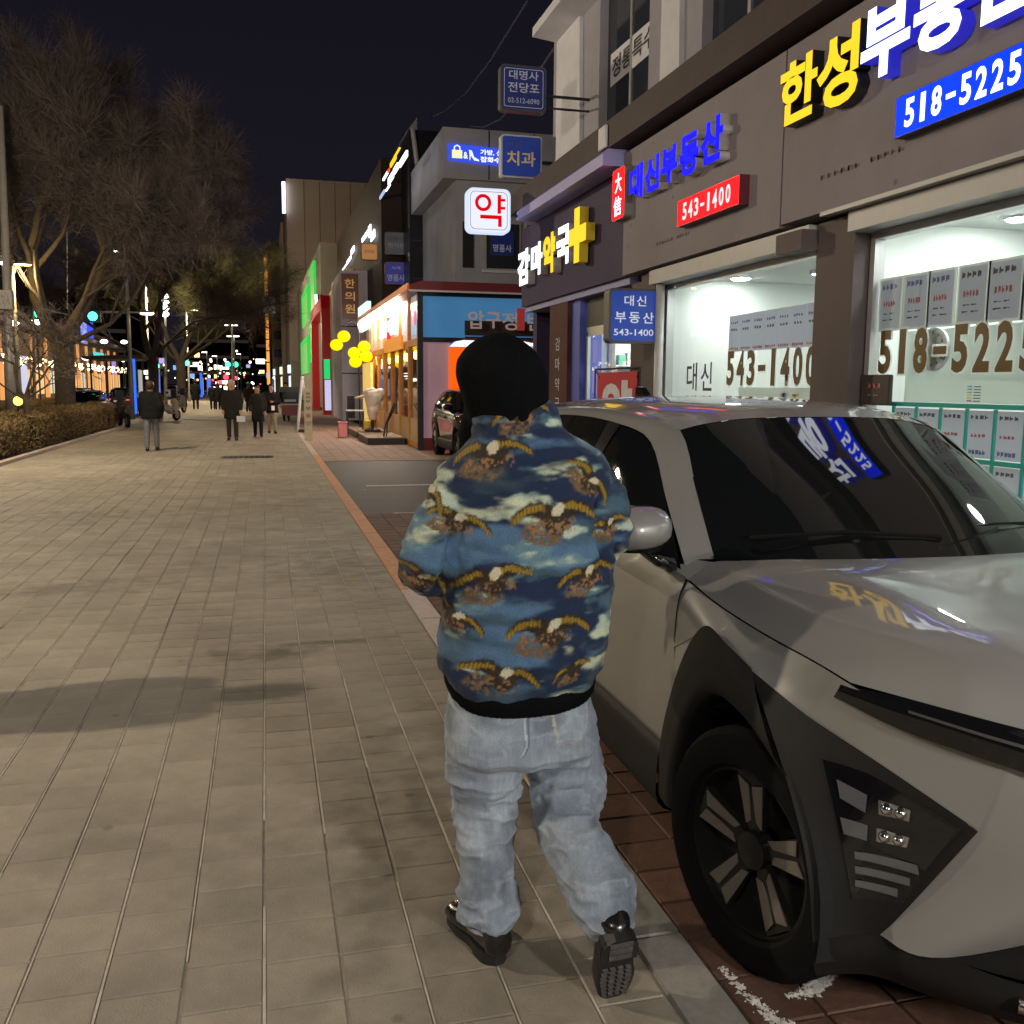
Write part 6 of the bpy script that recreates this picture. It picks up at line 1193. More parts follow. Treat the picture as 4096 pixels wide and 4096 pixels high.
W4 = walker('walker in a dark jacket and beige trousers looking at a phone', 272.5, 433.5, 49, -1, M_blk_coat, .72, M_beige, M_hair, wide=1.12, arm=dict(L=((-.25, -.02, 1.10), (-.06, .24, 1.12)), R=((.25, -.02, 1.10), (.05, .24, 1.10))))
W5 = walker('left one of the two black coated walkers far up the pavement', 213, 409.5, 26, 1, M_blk_coat, .55, M_btr, M_hair, step=.05)
W6 = walker('right one of the two black coated walkers far up the pavement', 218, 409.5, 26, 1, M_blk_coat, .50, M_btr, M_hair, step=.08)
W7 = walker('far walker in black standing by the dark red cart', 286.5, 421, 38, -1, M_chr_coat, .70, M_btr, M_hair, step=.05)
W8 = walker('far walker in a black coat by the parked scooters', 196, 409.5, 30, 1, M_blk_coat, .55, M_brtr, M_brown_hair, step=.05)
W9 = walker('far walker with a green cap behind the brown coated pair', 249, 412, 29, 1, M_brn_coat, .60, M_btr, M_hair, hat=mat('green_cap', (0.10, 0.30, 0.10), 0.7))
def held(name, lab, cat, u, v, y, d, m, em=None):
    p = at(u, v, y=y); t = MB().cbox(p, d).build(name, m); tag(bevelled(t, .005), lab, cat)
held('paper_sheet', 'white folded paper in the hand of the grey haired walker', 'paper', 241, 419, at(233, 440.5, z=0).y-.15, (.24, .02, .17), M_strip)
held('phone', 'phone glowing in the hands of the walker in beige trousers', 'phone', 273, 408, at(272.5, 433.5, z=0).y-.36, (.10, .02, .15), mat('phone_glow', (.1, .1, .1), .3, emit=(1, .7, .5), es=.6))
walker('walker just outside the left edge whose long shadow falls across the paving', -1.98, 5.02, 0, 1, M_brn_coat, .70, M_btr, M_hair, step=.06, wide=1.15).rotation_euler = (0, 0, math.pi/2)
# ================================================================== hedges
M_hedge = mat('winter_hedge', (0.21, 0.145, 0.06), 0.9, noise=0.45, scale=5, rnd=0.4); M_hcore = mat('hedge_core', (0.022, 0.016, 0.009), 0.95)
def hedge(lab, x0, x1, y0, y1, h, n):
    t = thing('hedge', lab, 'hedge', ((x0+x1)/2, (y0+y1)/2, 0))
    b = MB(); ny = int((y1-y0)/.5)+1
    b.rings([(((x0+x1)/2+random.gauss(0, .03), y0+(y1-y0)*k/ny, h*.46), (x1-x0)/2*(.94 if 0 < k < ny else .7), h*(.46+random.gauss(0, .012)) if 0 < k < ny else h*.40, (1, 0, 0), (0, 0, 1)) for k in range(ny+1)], 18, 4.5)
    b.build('stems', M_hcore, t, sm=True)
    lf = MB(); cx, hw = (x0+x1)/2, (x1-x0)/2
    for k in range(n):
        y = random.uniform(y0, y1); s = random.random()
        if s < .55: x = random.uniform(x0, x1); z = h*(.93+.05*math.sin(y*2.1)+.04*math.sin(x*5))+random.gauss(0, .02)
        elif s < .9: x = x1-.02+random.gauss(0, .03) if s < .8 else x0; z = random.uniform(.05, h*.95)
        else: x = random.uniform(x0, x1); z = random.uniform(.05, h); y = y0+random.gauss(0, .04) if s < .97 else y1
        d = Vector((random.gauss(0, 1), random.gauss(0, 1), random.gauss(.5, 1))).normalized(); e = d.orthogonal().normalized(); L = random.uniform(.05, .13); w = random.uniform(.012, .035); p = Vector((x, y, z))
        lf.add([p-e*w, p+d*L*.5-e*w*.2+Vector((0, 0, .01)), p+d*L, p+d*L*.4+e*w], [(0, 1, 2, 3)])
    lf.build('leaves', M_hedge, t, kind='stuff')
hedge('front clipped brown winter hedge along the left edge of the pavement', -6.9, -5.4, 18.5, 24.3, .78, 9000)
hedge('long rounded brown hedge running back to the bus stop', -6.7, -5.35, 25.2, 37.8, .86, 15000)
hedge('taller hedge row behind, beside the big tree', -8.15, -7.05, 19, 37.8, .98, 12000)

# ================================================================== bare trees
M_bark = mat('bark', (0.058, 0.045, 0.034), 0.9, noise=0.4, scale=5, bump=0.9, bscale=14); M_twig = mat('bare_twigs', (0.125, 0.10, 0.09), 0.9, noise=0.3, scale=1.5); M_twig_g = mat('budding_twigs', (0.15, 0.145, 0.062), 0.9, noise=0.4, scale=1.2)
def bare_tree(lab, base, h, crad, trad, fork, twigs, twm, seed, limbs, tw_len=.8):
    rnd = random.Random(seed); t = thing('bare_tree', lab, 'tree', base, 'bare street trees'); B = Vector(base)
    tb = MB(); segs = []
    f = B+Vector((0, 0, fork))
    tb.tube([B+Vector((0, 0, -.05)), B+Vector((.02, 0, fork*.35)), B+Vector((.05, 0, fork*.75)), f], [trad*1.25, trad, trad*1.02, trad*1.15], 14)
    tb.build('trunk', M_bark, t, sm=True)
    lb = MB()
    def grow(p, d, r, L, lev):
        n = 4; pts = [p]; q = p; dd = d.copy()
        for k in range(n):
            dd = (dd+Vector((rnd.gauss(0, .13), rnd.gauss(0, .13), rnd.gauss(.06, .10)))).normalized(); q = q+dd*L/n; pts.append(q)
        lb.tube(pts, [r*(1-.5*k/n) for k in range(n+1)], 8 if lev < 2 else 5, cap=False)
        for a, b in zip(pts[:-1], pts[1:]): segs.append((a, b, lev))
        if lev >= 4: return
        for k in range(3 if lev < 3 else 2):
            i = n if k == 0 else rnd.choice([2, 3, 4]); s = Vector((rnd.gauss(0, 1), rnd.gauss(0, 1), rnd.gauss(.15, .6))).normalized()
            grow(pts[i], (dd*.75+s*.75).normalized(), r*(.52 if k == 0 else .42), L*rnd.uniform(.62, .82), lev+1)
    for (dx, dy, dz, r, L) in limbs: grow(f-Vector((0, 0, .15)), Vector((dx, dy, dz)).normalized(), r, L, 0)
    lb.build('limbs', M_bark, t, sm=True)
    tw = MB(); out = [s for s in segs if s[2] >= 2]; top = B.z+h
    for k in range(twigs):
        a, b, lev = rnd.choice(out); p = a.lerp(b, rnd.random()); d = ((b-a).normalized()*.5+Vector((rnd.gauss(0, .7), rnd.gauss(0, .7), rnd.gauss(.18, .6)))).normalized(); L = rnd.uniform(.4, 1.3)*tw_len
        q = p+d*L; e = d.orthogonal().normalized()*rnd.uniform(.005, .011)*(1+.3*(4-lev)); m_ = p.lerp(q, .55)+Vector((rnd.gauss(0, .05), rnd.gauss(0, .05), rnd.gauss(0, .05)))
        w = d.cross(e)
        tw.add([p-e, p+e*.5+w*.87, m_+e*.8, m_-e*.7, q], [(0, 1, 2, 3), (3, 2, 4)])
        for j in range(2):
            s = m_+Vector((rnd.gauss(0, .3), rnd.gauss(0, .3), rnd.gauss(.1, .3)))*tw_len; tw.add([m_-e*.6, m_+e*.6, s], [(0, 1, 2)])
    tw.build('twigs', twm, t, kind='stuff'); return t
b1 = at(64, 384, y=34); b1.z = 0
bare_tree('big bare plane tree with a pale lit trunk above the hedge', b1, 14, 6, .31, 2.9, 70000, M_twig, 3, [(-.55, -.1, 1, .24, 3.4), (.28, .05, 1, .25, 3.2), (.75, -.25, .9, .12, 3.6), (-.95, .3, .55, .10, 3.4), (.95, .2, .55, .09, 3.4), (.05, -.6, 1, .13, 3.4)], 1.0)
b2 = at(153, 384, y=53); b2.z = 0
bare_tree('second bare tree beyond the bus stop with a forked lit limb', b2, 12, 5, .26, 3.0, 15000, M_twig, 8, [(-.5, 0, 1, .19, 3.2), (.35, .1, 1, .18, 3.2), (.9, 0, .7, .10, 3.0), (-.9, .2, .7, .10, 3.0)], 1.0)
b3 = at(181, 384, y=70); b3.z = 0
bare_tree('third bare tree with greenish twigs leaning over the far walkers', b3, 12, 6, .30, 3.2, 22000, M_twig_g, 15, [(-.5, 0, 1, .2, 3.4), (.5, .1, 1, .2, 3.6), (1, 0, .6, .13, 3.8), (-.9, .2, .7, .11, 3.2), (.7, -.3, .9, .12, 3.8)], 1.2)
b5 = at(24, 384, y=25.5); b5.z = 0
bare_tree('small dark many-branched tree standing in the hedge at the left edge', b5, 4, 1.6, .075, 1.35, 700, M_twig, 31, [(-.5, 0, 1, .045, .9), (.5, .1, .9, .045, .95), (.05, -.2, 1, .045, .9), (.9, 0, .5, .03, .7), (-.9, .1, .5, .03, .7)], .35)

# ================================================================== poles and signals
M_pole2 = mat('grey_pole', (0.30, 0.28, 0.26), 0.5, metal=0.2, noise=0.15, scale=6)
def ground_at(u, y): p = at(u, 384, y=y); p.z = 0; return p
def polething(lab, top_uv, bot_u, y, r, parts, name='street_pole', cat='pole', grp=None):
    b = ground_at(bot_u, y); tp = at(*top_uv, y=y); t = thing(name, lab, cat, b, grp)
    MB().tube([b, b.lerp(tp, .25), b.lerp(tp, .26), tp], [r, r*.95, r*.75, r*.6], 10).build('pole', M_pole2, t, sm=True); return t
LAMPC = {'w': glow('lens_white', (1, .95, .85), 14), 'y': glow('lens_warm', (1, .74, .32), 16), 'c': glow('lens_cool', (.88, .97, 1), 14)}
def lamp_at(t, u, v, y, w, c, tx):
    p = at(u, v, y=y); q = Vector((tx, y, p.z+.1))
    MB().tube([q, (p+q)/2+Vector((0, 0, .12)), p+Vector((0, 0, .08))], .03, 6).build('arm', M_pole2, t)
    MB().rings([(p+Vector((0, 0, .10)), w*.35, w*.25), (p+Vector((0, 0, .06)), w*.55, w*.4), (p, w*.55, w*.4)], 12).build('lamp_head', M_pole2, t, sm=True, ang=40)
    MB().rings([(p-Vector((0, 0, .004)), w*.5, w*.36), (p-Vector((0, 0, .07)), w*.4, w*.3)], 12).build('lamp_lens', LAMPC[c], t, sm=True)
def signal(t, u, v, y, on, tx=None):
    p = at(u, v, y=y); k = y/30
    MB().box((p.x-.55*k, p.y, p.z-.17*k), (p.x+.55*k, p.y+.2, p.z+.17*k)).build('signal_housing', M_dark, t)
    cols = [('red', (1, .03, .05)), ('amber', (1, .5, .03)), ('green', (.05, 1, .55))]
    for i, (n, c) in enumerate(cols):
        m = glow('signal_'+n, c, 5.0) if n == on else mat('signal_off', (.02, .02, .02), .3)
        MB().lathe((p.x+(i-1)*.34*k+(0 if on != 'green' else -.34*k*0), p.y-.02, p.z), [(.13*k, 0), (.10*k, -.04*k)], 12, 'y').build('signal_lens', m, t)
    if tx is not None: MB().tube([(tx, y+.1, p.z+.2), (p.x, y+.1, p.z+.2)], .05, 6).build('arm', M_pole2, t)
t = polething('stout pale pole with a small lamp at the left edge of the picture', (0, 106), 9, 29, .15, [], 'street_pole', 'pole'); lamp_at(t, 4, 262, 29, .22, 'w', ground_at(7, 29).x); MB().cbox(at(6, 300, y=28.8), (.35, .3, .5)).build('control_box', M_pole2, t)
t = polething('tall thin signal pole with a white lamp in front of the second tree', (123, 190), 131, 46, .11, [], 'signal_pole', 'pole'); lamp_at(t, 120, 251, 46, .55, 'c', ground_at(124, 46).x); signal(t, 80, 316, 46, 'green', ground_at(128, 46).x)
MB().tube([at(129, 312, y=46), at(147, 313, y=46)], .04, 6).build('arm', M_pole2, t); lamp_at(t, 147, 313, 46, .6, 'y', at(140, 313, y=46).x)
t = polething('dark signal pole between the left pole and the big tree', (33, 262), 32, 38, .07, [], 'signal_pole', 'pole'); signal(t, 26, 313, 38, 'green', ground_at(33, 38).x); MB().cbox(at(32, 282, y=38), (.4, .3, .35)).build('camera_box', M_strip, t)
t = polething('lamp pole with a small bright lamp high in the big tree', (66, 190), 66, 60, .09, [], 'street_pole', 'pole'); lamp_at(t, 63, 193, 60, .5, 'y', ground_at(66, 60).x)
t = polething('pole with a tall cluster of dazzling white lamps beside the second tree', (165, 292), 165, 75, .12, [], 'light_pole', 'pole')
for v in (296, 302, 308, 314): MB().ball(at(165, v, y=74.8), .28, 12, .7).build('flood_lamp', glow('flood_white', (1, 1, .96), 9), t)
for (u, v) in ((147, 298), (147, 302)): MB().ball(at(u, v, y=74.8), .13, 8).build('small_lamp', LAMPC['y'], t)
for k, (u, v, y, lab) in enumerate(((231, 325, 110, 'double headed lamp pole tallest over the far walkers'), (233, 336, 125, 'double headed lamp pole just below the tallest one'), (216, 356, 150, 'lamp pole left of the double headed ones'), (206, 352, 140, 'lamp pole over the second bus stop'), (240, 354, 190, 'lamp pole far off at the street end'))):
    b = ground_at(u+1, y); tp = at(u+1, v, y=y); t = thing('street_lamp', lab, 'street lamp', b, 'lamp poles down the street'); MB().tube([b, tp+Vector((0, 0, .1))], .1, 8).build('pole', M_pole2, t)
    for du in ((-3.2, 3.2) if k < 2 else (-1.5,)): lamp_at(t, u+du, v, y, .75, 'w', tp.x)
for k, (u, v, y, on, lab) in enumerate(((157, 366, 95, 'green', 'green traffic light by the second tree'), (156, 373.5, 90, 'red', 'red walking signal under the green light by the second tree'), (187, 363, 120, 'green', 'green traffic light at the third tree'), (228, 364.5, 150, 'green', 'left of two small green traffic lights at the street end'), (235.5, 364.5, 150, 'green', 'right of two small green traffic lights at the street end'), (226, 377, 150, 'red', 'small red signal at the street end'))):
    b = ground_at(u+2, y); t = thing('traffic_light', lab, 'traffic light', b, 'far traffic lights'); MB().tube([b, at(u+2, v, y=y)], .08, 6).build('pole', M_pole2, t); signal(t, u, v, y*.55, on) if False else None
    p = at(u, v, y=y); s = y/100; MB().cbox((p.x, p.y, p.z), (1.1*s, .3, .5*s)).build('signal_housing', M_dark, t); MB().ball((p.x, p.y-.2, p.z), .26*s, 10).build('signal_lens', glow('signal_'+on, (1, .03, .05), 5) if on == 'red' else MATS['signal_green'], t)

# ================================================================== bus shelters
M_bluelit = glow('blue_light_panel', (0.03, 0.16, 1.0), 1.3); M_bluedim = glow('blue_light_panel_dim', (0.15, 0.22, 0.85), 0.9)
def shelter(lab, u, y, L):
    b = ground_at(u, y); t = thing('bus_shelter', lab, 'bus shelter', b)
    MB().prism([(b.x-2.2, y-.3, 2.75), (b.x-2.2, y-.3, 2.9), (b.x+.5, y-.3, 3.0), (b.x+.5, y-.3, 2.8)], (0, L+.6, 0)).build('roof', M_corn, t)
    for yy in (y+.1, y+L): 
        for xx in (b.x-1.9, b.x-.1): MB().tube([(xx, yy, 0), (xx, yy, 2.8)], .05, 8).build('post', M_dark, t)
    p = MB().box((b.x-.12, y-.05, .02), (b.x+.18, y+.1, 2.95)); p.build('pylon', M_dark, t); bevelled(MB().box((b.x-.09, y-.075, .12), (b.x+.15, y-.052, 2.8)).build('blue_light', M_bluelit, t), .02)
    MB().box((b.x-.05, y+L*.5, .3), (b.x+0.0, y+L*.5+1.3, 2.3)).build('lit_poster', mat('poster_glow', (.5, .5, .45), .5, emit=(.6, .6, .52), es=.55), t)
    MB().box((b.x+.3, y+L, .3), (b.x+.75, y+L+.1, 2.3)).build('blue_poster', M_bluedim, t)
    MB().box((b.x-1.7, y+.5, .42), (b.x-1.3, y+L-.5, .48)).build('bench', M_wood, t)
    return t
shelter('bus shelter with an upright blue light bar behind the hedge end', 133, 50, 5)
shelter('second bus shelter with a blue light bar further up the pavement', 201, 112, 6)

# ================================================================== scooters, cart, cars
def scooter(lab, u, v, rot, paint, box=True, grp='scooters parked along the pavement'):
    p = at(u, v, z=0); t = thing('scooter', lab, 'scooter', p, grp); R = Matrix.Translation(p)@Matrix.Rotation(rad(rot), 4, 'Z')
    def put(b, n, m, sm=True): b.v = [tuple(R@Vector(q)) for q in b.v]; return b.build(n, m, t, sm, 40)
    for y in (-.62, .62): put(MB().lathe((0, y, .25), [(.16, .05), (.24, .05), (.25, 0), (.24, -.05), (.16, -.05)], 18, 'x', False), 'wheel', M_rub); put(MB().lathe((0, y, .25), [(.16, .04), (.03, .05), (.03, -.05), (.16, -.04)], 14, 'x'), 'hub', M_alu)
    put(MB().rings([((0, .75, .62), .12, .10, (1, 0, 0), (0, 0, 1)), ((0, .4, .62), .17, .16, (1, 0, 0), (0, 0, 1)), ((0, .0, .55), .16, .16, (1, 0, 0), (0, 0, 1)), ((0, -.15, .36), .15, .06, (1, 0, 0), (0, 0, 1)), ((0, -.4, .34), .15, .05, (1, 0, 0), (0, 0, 1))], 14, 2.6), 'body', paint)
    put(MB().rings([((0, -.50, .35), .16, .05), ((0, -.56, .6), .19, .06), ((0, -.52, .85), .16, .07), ((0, -.46, .98), .10, .06)], 14, 2.6), 'front_shield', paint)
    put(MB().rings([((0, .70, .80), .12, .05), ((0, .3, .80), .15, .16), ((0, .05, .78), .13, .06)], 14), 'seat', M_dark); put(MB().tube([(-.33, -.38, 1.04), (-.1, -.45, 1.0), (.1, -.45, 1.0), (.33, -.38, 1.04)], .02), 'handlebar', M_dark)
    put(MB().rings([((0, -.60, .90), .09, .05, (1, 0, 0), (0, 0, 1)), ((0, -.63, .90), .07, .04, (1, 0, 0), (0, 0, 1))], 12), 'headlamp', M_lens); put(MB().box((-.14, -.50, 1.0), (.14, -.47, 1.35)), 'windscreen', M_dglass, False)
    for s in (-1, 1): put(MB().tube([(s*.2, -.42, 1.04), (s*.28, -.42, 1.18)], .01), 'mirror_stalk', M_dark); put(MB().ball((s*.29, -.42, 1.22), .055, 10), 'mirror', M_dark)
    if box: put(MB().box((-.22, .55, .86), (.22, .98, 1.28)), 'delivery_box', M_strip if box == 1 else M_redm, False)
    return t
scooter('pale fronted scooter parked at the left of the pavement beside the walker', 168, 421, 150, mat('pale_scooter', (.42, .36, .33), .35, coat=.5), 0); scooter('scooter with a delivery box behind the pale fronted one', 179, 413, 160, mat('grey_scooter', (.25, .23, .2), .4), 1); scooter('dark scooter parked at the end of the hedge', 124, 427, 200, mat('dark_scooter', (.03, .028, .026), .4), 0)
p = at(292, 421.5, z=0); t = thing('snack_cart', 'dark red snack cart with a black canopy beside the leaning pole', 'cart', p)
x, y = p.x, p.y
for nm, a, b, m in (('red_body', (-.42, 0, .25), (.36, 1.0, .72), mat('cart_red', (.16, .018, .03), .5)), ('counter', (-.45, -.03, .72), (.4, 1.03, .77), M_trim), ('dark_window', (-.38, .05, .77), (.32, .9, 1.28), M_dglass), ('canopy', (-.5, -.12, 1.28), (.42, 1.1, 1.5), M_dark), ('price_strip', (-.3, -.02, .86), (.2, 0, .96), M_paper)):
    MB().box((x+a[0], y+a[1], a[2]), (x+b[0], y+b[1], b[2])).build(nm, m, t)
for a in (-.32, .26): MB().lathe((x+a, y+.1, .16), [(.16, .03), (.16, -.03)], 14, 'x').build('wheel', M_rub, t)
def far_car(lab, u, y, z0, paint, front, grp='cars on the road beyond the hedge'):
    p = at(u, 384, y=y); p.z = z0; t = thing('car', lab, 'car', p, grp); x, y, z = p
    b = MB(); b.rings([((x, y-2.1, z+.55), .75, .22, (1, 0, 0), (0, 0, 1)), ((x, y-1.95, z+.58), .86, .33, (1, 0, 0), (0, 0, 1)), ((x, y-.9, z+.62), .89, .40, (1, 0, 0), (0, 0, 1)), ((x, y+1.0, z+.62), .89, .40, (1, 0, 0), (0, 0, 1)), ((x, y+2.0, z+.60), .86, .34, (1, 0, 0), (0, 0, 1)), ((x, y+2.15, z+.56), .75, .22, (1, 0, 0), (0, 0, 1))], 18, 3.4); b.build('body', paint, t, sm=True, ang=50)
    MB().rings([((x, y-1.55, z+1.0), .66, .04, (1, 0, 0), (0, 0, 1)), ((x, y-.7, z+1.2), .66, .20, (1, 0, 0), (0, 0, 1)), ((x, y+.6, z+1.2), .66, .22, (1, 0, 0), (0, 0, 1)), ((x, y+1.5, z+1.0), .64, .05, (1, 0, 0), (0, 0, 1))], 16, 3.2).build('cabin_glass', M_cglass, t, sm=True)
    MB().rings([((x, y-.6, z+1.41), .56, .02, (1, 0, 0), (0, 0, 1)), ((x, y, z+1.43), .58, .025, (1, 0, 0), (0, 0, 1)), ((x, y+.6, z+1.41), .56, .02, (1, 0, 0), (0, 0, 1))], 14, 3).build('roof', paint, t, sm=True)
    for s in (-1, 1):
        for d in (-1.3, 1.35): MB().lathe((x+s*.8, y+d, z+.32), [(.32, .1), (.32, -.1)], 18, 'x').build('wheel', M_rub, t)
        c = glow('head_glow', (1, .92, .75), 6) if front else glow('tail_glow', (1, .02, .05), 4); MB().rings([((x+s*.62, y-2.06, z+.68), .17, .07, (1, 0, 0), (0, 0, 1)), ((x+s*.62, y-2.11, z+.68), .15, .06, (1, 0, 0), (0, 0, 1))], 10).build('headlight' if front else 'tail_light', c, t)
    MB().box((x-.28, y-2.16, z+.5), (x+.28, y-2.12, z+.62)).build('number_plate', M_strip, t)
M_cd = mat('car_black', (.015, .015, .017), .25, coat=1); M_cw = mat('car_white', (.5, .5, .53), .3, coat=1); M_cs = mat('car_silver', (.25, .25, .26), .3, metal=.5)
far_car('black car with red tail lights behind the hedge', 82, 62, -.14, M_cd, False); far_car('white car just over the hedge top', 87, 44, -.14, M_cw, False); far_car('dark car with glowing lights near the bus shelter', 122, 70, -.14, M_cd, False)
for k, (u, y, f) in enumerate(((140, 105, True), (120, 130, True), (172, 150, True), (196, 190, True), (205, 160, False))): far_car(['oncoming car left of the second tree', 'oncoming car in the far left lane', 'oncoming car behind the third tree', 'farthest oncoming car with two lamps', 'car with red lamps far down the road'][k], u, y, -.14, [M_cs, M_cd, M_cw][k % 3], f)
# the dark sedan parked beyond the parking lot: nose to the viewer, gleaming with orange reflections
M_paint2 = mat('dark_bronze_paint', (0.045, 0.030, 0.022), 0.14, metal=0.6, coat=1.0)
car2 = suv('dark bronze car with orange reflections parked beside the glass eatery', 4.72, 19.3, M_paint2, 0)

# ================================================================== across the road
M_br = mat('brown_brick', (0.16, 0.085, 0.05), 0.8, noise=0.25, scale=0.6); M_wcol = glow('lit_column', (1.0, 0.42, 0.13), 0.9); M_wwin = glow('warm_window', (1.0, 0.66, 0.28), 0.9); M_bulb = glow('string_bulb', (1, .78, .38), 7)
rb = thing('brown_restaurant', 'long brown restaurant with lit columns and string lights across the road', 'building', (-22, 90, 0))
X = -17.6
bx('wall', (X-8, 56, 0), (X, 128, 6.8), M_br, rb); MB().prism([(X-9, 55, 6.8), (X+1.2, 55, 5.6), (X+1.2, 55, 5.9), (X-4, 55, 8.2), (X-9, 55, 8.2)], (0, 74, 0)).build('tiled_roof', mat('roof_tile', (0.09, 0.05, 0.035), .8, noise=.3, scale=3), rb)
for k in range(15):
    y = 58+k*4.7; bx('lit_column', (X, y, .4), (X+.25, y+.55, 3.0), M_wcol, rb); bx('lit_column', (X, y+.1, 3.5), (X+.2, y+.5, 5.3), mat('lit_column_dim', (.5, .25, .1), .6, emit=(.9, .4, .14), es=.55), rb)
    w = bx('window', (X, y+1.0, .7), (X+.06, y+4.0, 2.6), M_wwin if k % 3 else mat('pale_window', (.5, .5, .4), .5, emit=(.8, .75, .6), es=.6), rb); bx('window_bar', (X+.06, y+2.4, .7), (X+.1, y+2.55, 2.6), M_br, w)
bl = MB()
for k in range(130): bl.ball((X+1.1+random.random()*.5, 57+k*.55, 3.1+.25*math.sin(k*.8)), random.uniform(.05, .14), 6)
bl.build('string_bulbs', M_bulb, rb, kind='stuff')
for k, (u, v, w_, h_, c, lab) in enumerate(((88, 326, 1.3, 3.0, (.06, .1, 1.0), 'blue upright lit sign on the brown restaurant'), (83, 330, .8, 2.6, (.35, .4, 1.0), 'pale blue upright sign beside the blue one'), (99, 354.5, 2.2, .35, (.1, .7, .65), 'teal lit awning sign across the road'), (17, 374, 1.6, 2.6, (.6, .6, .8), 'pale lit panel at the left edge across the road'), (113, 366, .6, 2.0, (.35, .25, .7), 'violet narrow sign across the road'))):
    p = at(u, v, x=X+.6); t = thing('lit_sign', lab, 'sign', (p.x, p.y, p.z)); bx('sign_face', (p.x, p.y-w_*1.6, p.z-h_/2), (p.x+.15, p.y+w_*1.6, p.z+h_/2), glow('lit_%d' % k, c, 1.0), t); MB().box((p.x-.6, p.y-.1, p.z-.1), (p.x, p.y+.1, p.z+.1)).build('bracket', M_dark, t)
t = thing('dark_office_block', 'dark office block rising behind the brown restaurant', 'building', (-35, 80, 0)); bx('block', (-60, 50, 0), (-30, 130, 17), mat('night_block', (.035, .032, .036), .8), t)
for r in range(4):
    for k in range(8): 
        if random.random() < .35: bx('window', (-30, 56+k*9, 3+r*3.6), (-29.9, 60+k*9, 4.6+r*3.6), mat('dim_win', (.1, .09, .07), .4, emit=(.5, .36, .2), es=.18), t)
# small signs and lamps by the stop
p = at(18, 401, y=26); t = thing('marker_lamp', 'amber glowing marker lamp in the hedge at the left edge', 'lamp', (p.x, p.y, 0)); MB().tube([(p.x, p.y, 0), (p.x, p.y, p.z-.05)], .03, 6).build('stake', M_dark, t); MB().ball((p.x, p.y, p.z), .11, 12).build('bulb', glow('amber_marker', (1, .5, .05), 7), t)
for k, (u, v) in enumerate(((69, 318), (13, 323), (36, 322), (104, 341.5), (124, 342), (86, 358), (123, 360))):
    p = at(u, v, x=X+2); t = thing('road_lamp', ['small lamp in front of the big trunk', 'leftmost white lamp over the road', 'white lamp left of the big trunk', 'white lamp left of the signal pole', 'white lamp right beside the signal pole', 'low white lamp by the restaurant', 'low warm lamp by the bus shelter'][k], 'lamp', (p.x, p.y, 0), 'lamps over the road'); MB().tube([(p.x, p.y, 0), (p.x, p.y, p.z)], .06, 6).build('pole', M_dark, t); MB().ball((p.x, p.y, p.z), .36, 10, .55).build('bulb', LAMPC['w'], t)

# ================================================================== end of the street: dim blocks and countless small lights
for k, (x, y, w, d, h) in enumerate(((-60, 320, 46, 60, 30), (-16, 380, 26, 30, 22), (8, 420, 30, 40, 34), (-90, 220, 40, 60, 24), (30, 300, 30, 60, 30))):
    t = thing('far_building', ['dim block left of the street end', 'low dim block closing the street', 'dim block right of the street end', 'dim block far left beyond the trees', 'dim block behind the towers'][k], 'building', (x, y, 0)); bx('block', (x-w/2, y, 0), (x+w/2, y+d, h), mat('far_block', (.05, .042, .045), .9), t)
    for r in range(3): bx('window_row', (x-w*.4, y-.1, 5+r*6), (x+w*.4, y, 6.2+r*6), mat('far_row', (.05, .04, .04), .5, emit=(.5, .33, .3), es=.05+.03*r), t)
cols = [(1, .9, .7), (1, 1, 1), (1, .55, .2), (.35, .55, 1), (.2, 1, .6), (1, .05, .08), (.6, .45, 1)]
for k, c in enumerate(cols):
    b = MB(); rnd = random.Random(40+k)
    for i in range((40, 26, 26, 3, 3, 7, 2)[k]):
        u = rnd.gauss(225, 30); v = rnd.gauss(372, 9); u = min(max(u, 135), 292); v = min(v, 388); y = rnd.uniform(150, 260); p = at(u, v, y=y)
        if p.z < .3: p.z = .6
        r = rnd.uniform(.12, .34)*y/200
        if k in (3, 6) or rnd.random() < .15: b.cbox(p, (rnd.uniform(.6, 1.5), .2, rnd.uniform(.4, 1.0)))
        else: b.ball(p, r*.85, 8)
    o = b.build('city_lights', glow('city_light_%d' % k, c, 3.2 if k not in (3, 6) else .9)); o['kind'] = 'stuff'; tag(o, '%s city lights twinkling at the far end of the street' % ['cream', 'white', 'orange', 'blue', 'green', 'red', 'violet'][k], 'lights')
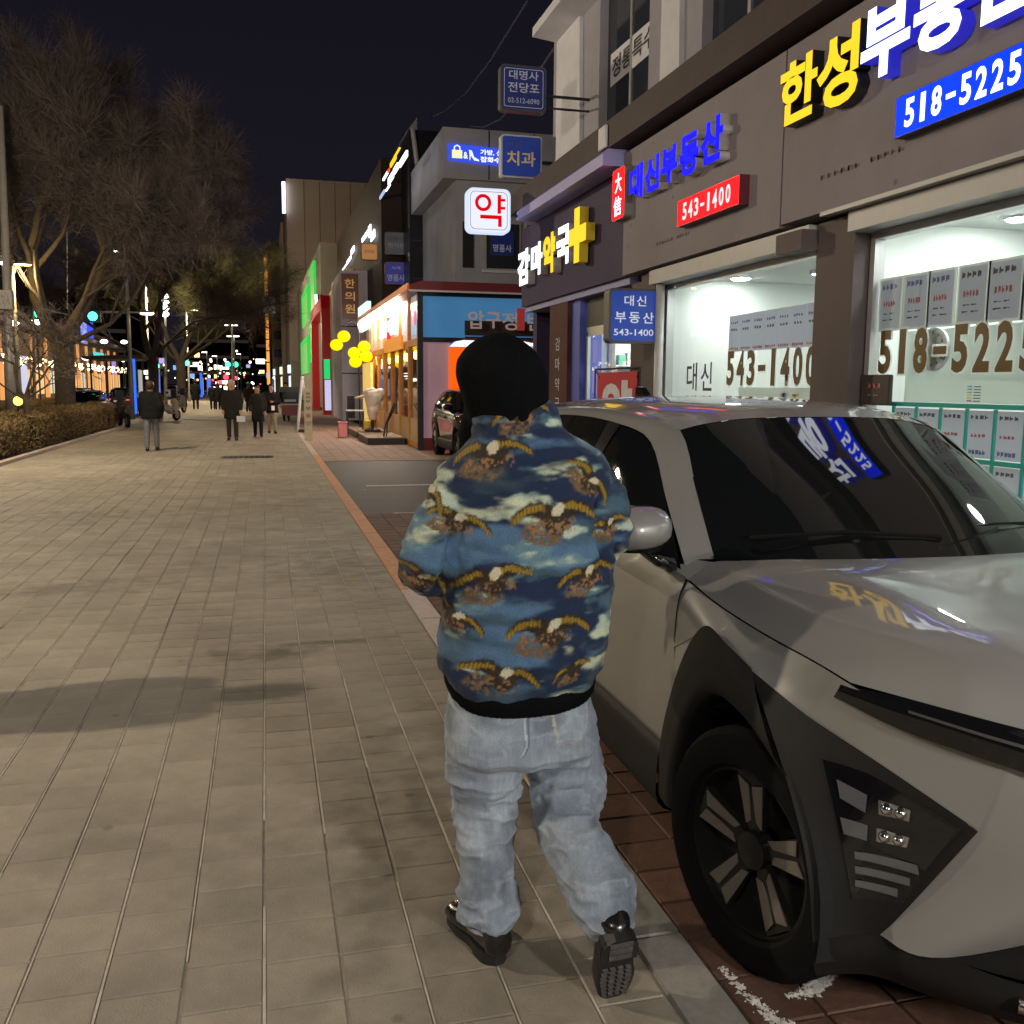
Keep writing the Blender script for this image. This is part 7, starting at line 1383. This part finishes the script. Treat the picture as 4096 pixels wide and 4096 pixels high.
# ================================================================== street lamps
M_pole = mat('pole_metal', (0.30, 0.29, 0.28), 0.45, metal=0.3)
def street_lamp(lab, x, y, h, arm, power, col=(1, 0.80, 0.52), size=0.22, grp='street lamps'):
    t = thing('street_lamp', lab, 'street lamp', (x, y, 0), grp)
    MB().lathe((x, y, 0), [(0.12, 0), (0.12, 0.5), (0.075, 0.6), (0.055, h)], 12).build('pole', M_pole, t, sm=True)
    MB().tube([(x, y, h-0.3), (x+arm*0.4, y, h+0.05), (x+arm, y, h+0.1)], 0.035).build('arm', M_pole, t, sm=True)
    MB().rings([((x+arm, y, h+0.14), .16, .10), ((x+arm, y, h+0.1), .26, .14), ((x+arm, y, h+0.05), .27, .15)], 14).build('lamp_head', M_pole, t, sm=True, ang=40)
    MB().rings([((x+arm, y, h+0.045), .24, .13), ((x+arm, y, h+0.03), .23, .12)], 14).build('lamp_lens', glow('lamp_lens_%d' % int(col[2]*100), col, 30.0), t)
    ld = bpy.data.lights.new('lamp_light', 'POINT'); ld.energy = power; ld.color = col; ld.shadow_soft_size = size
    lo = bpy.data.objects.new('lamp_light', ld); COL.objects.link(lo); lo.parent = t; lo.location = (arm, 0, h-0.25)
    return t
street_lamp('unseen tall street lamp added behind the photographer on the left', -4.0, -4.5, 7.0, 1.0, 850, (1, 0.93, 0.84))  # lamp added out of view to light the walker's back
t = thing('fill_lamp', 'unseen large round lamp added on the shop front behind the photographer', 'lamp', (3.3, -4.6, 2.9))  # fill light added out of view for the bumper and the walker
MB().ball((3.25, -4.6, 2.9), .30, 18).build('globe', glow('fill_globe', (1, .95, .87), 6.0), t, sm=True); MB().tube([(3.45, -4.6, 2.9), (3.76, -4.6, 2.95)], .04, 8).build('bracket', M_dark, t)
ld = bpy.data.lights.new('lamp_light', 'POINT'); ld.energy = 1500; ld.color = (1, .95, .87); ld.shadow_soft_size = .32
lo = bpy.data.objects.new('lamp_light', ld); COL.objects.link(lo); lo.parent = t; lo.location = (-.42, 0, 0)
street_lamp('street lamp just left of the picture beside the walker off the edge', -6.6, 5.0, 5.4, 0.4, 1150, (1, 0.84, 0.62), 0.10)
street_lamp('street lamp left of the picture over the front hedge', -6.2, 19.5, 6.6, 1.0, 2000, (1, 0.84, 0.60))
street_lamp('warm street lamp glowing against the limb of the big tree', -7.4, 32.6, 5.15, 0.3, 260, (1, 0.72, 0.30))
street_lamp('street lamp behind the second tree', -6.6, 60.0, 8.0, 1.0, 3200, (1, 0.80, 0.52))
street_lamp('street lamp behind the third tree', -6.6, 90.0, 8.0, 1.0, 5200, (1, 0.80, 0.52))
bpy.data.objects.remove(_TO)
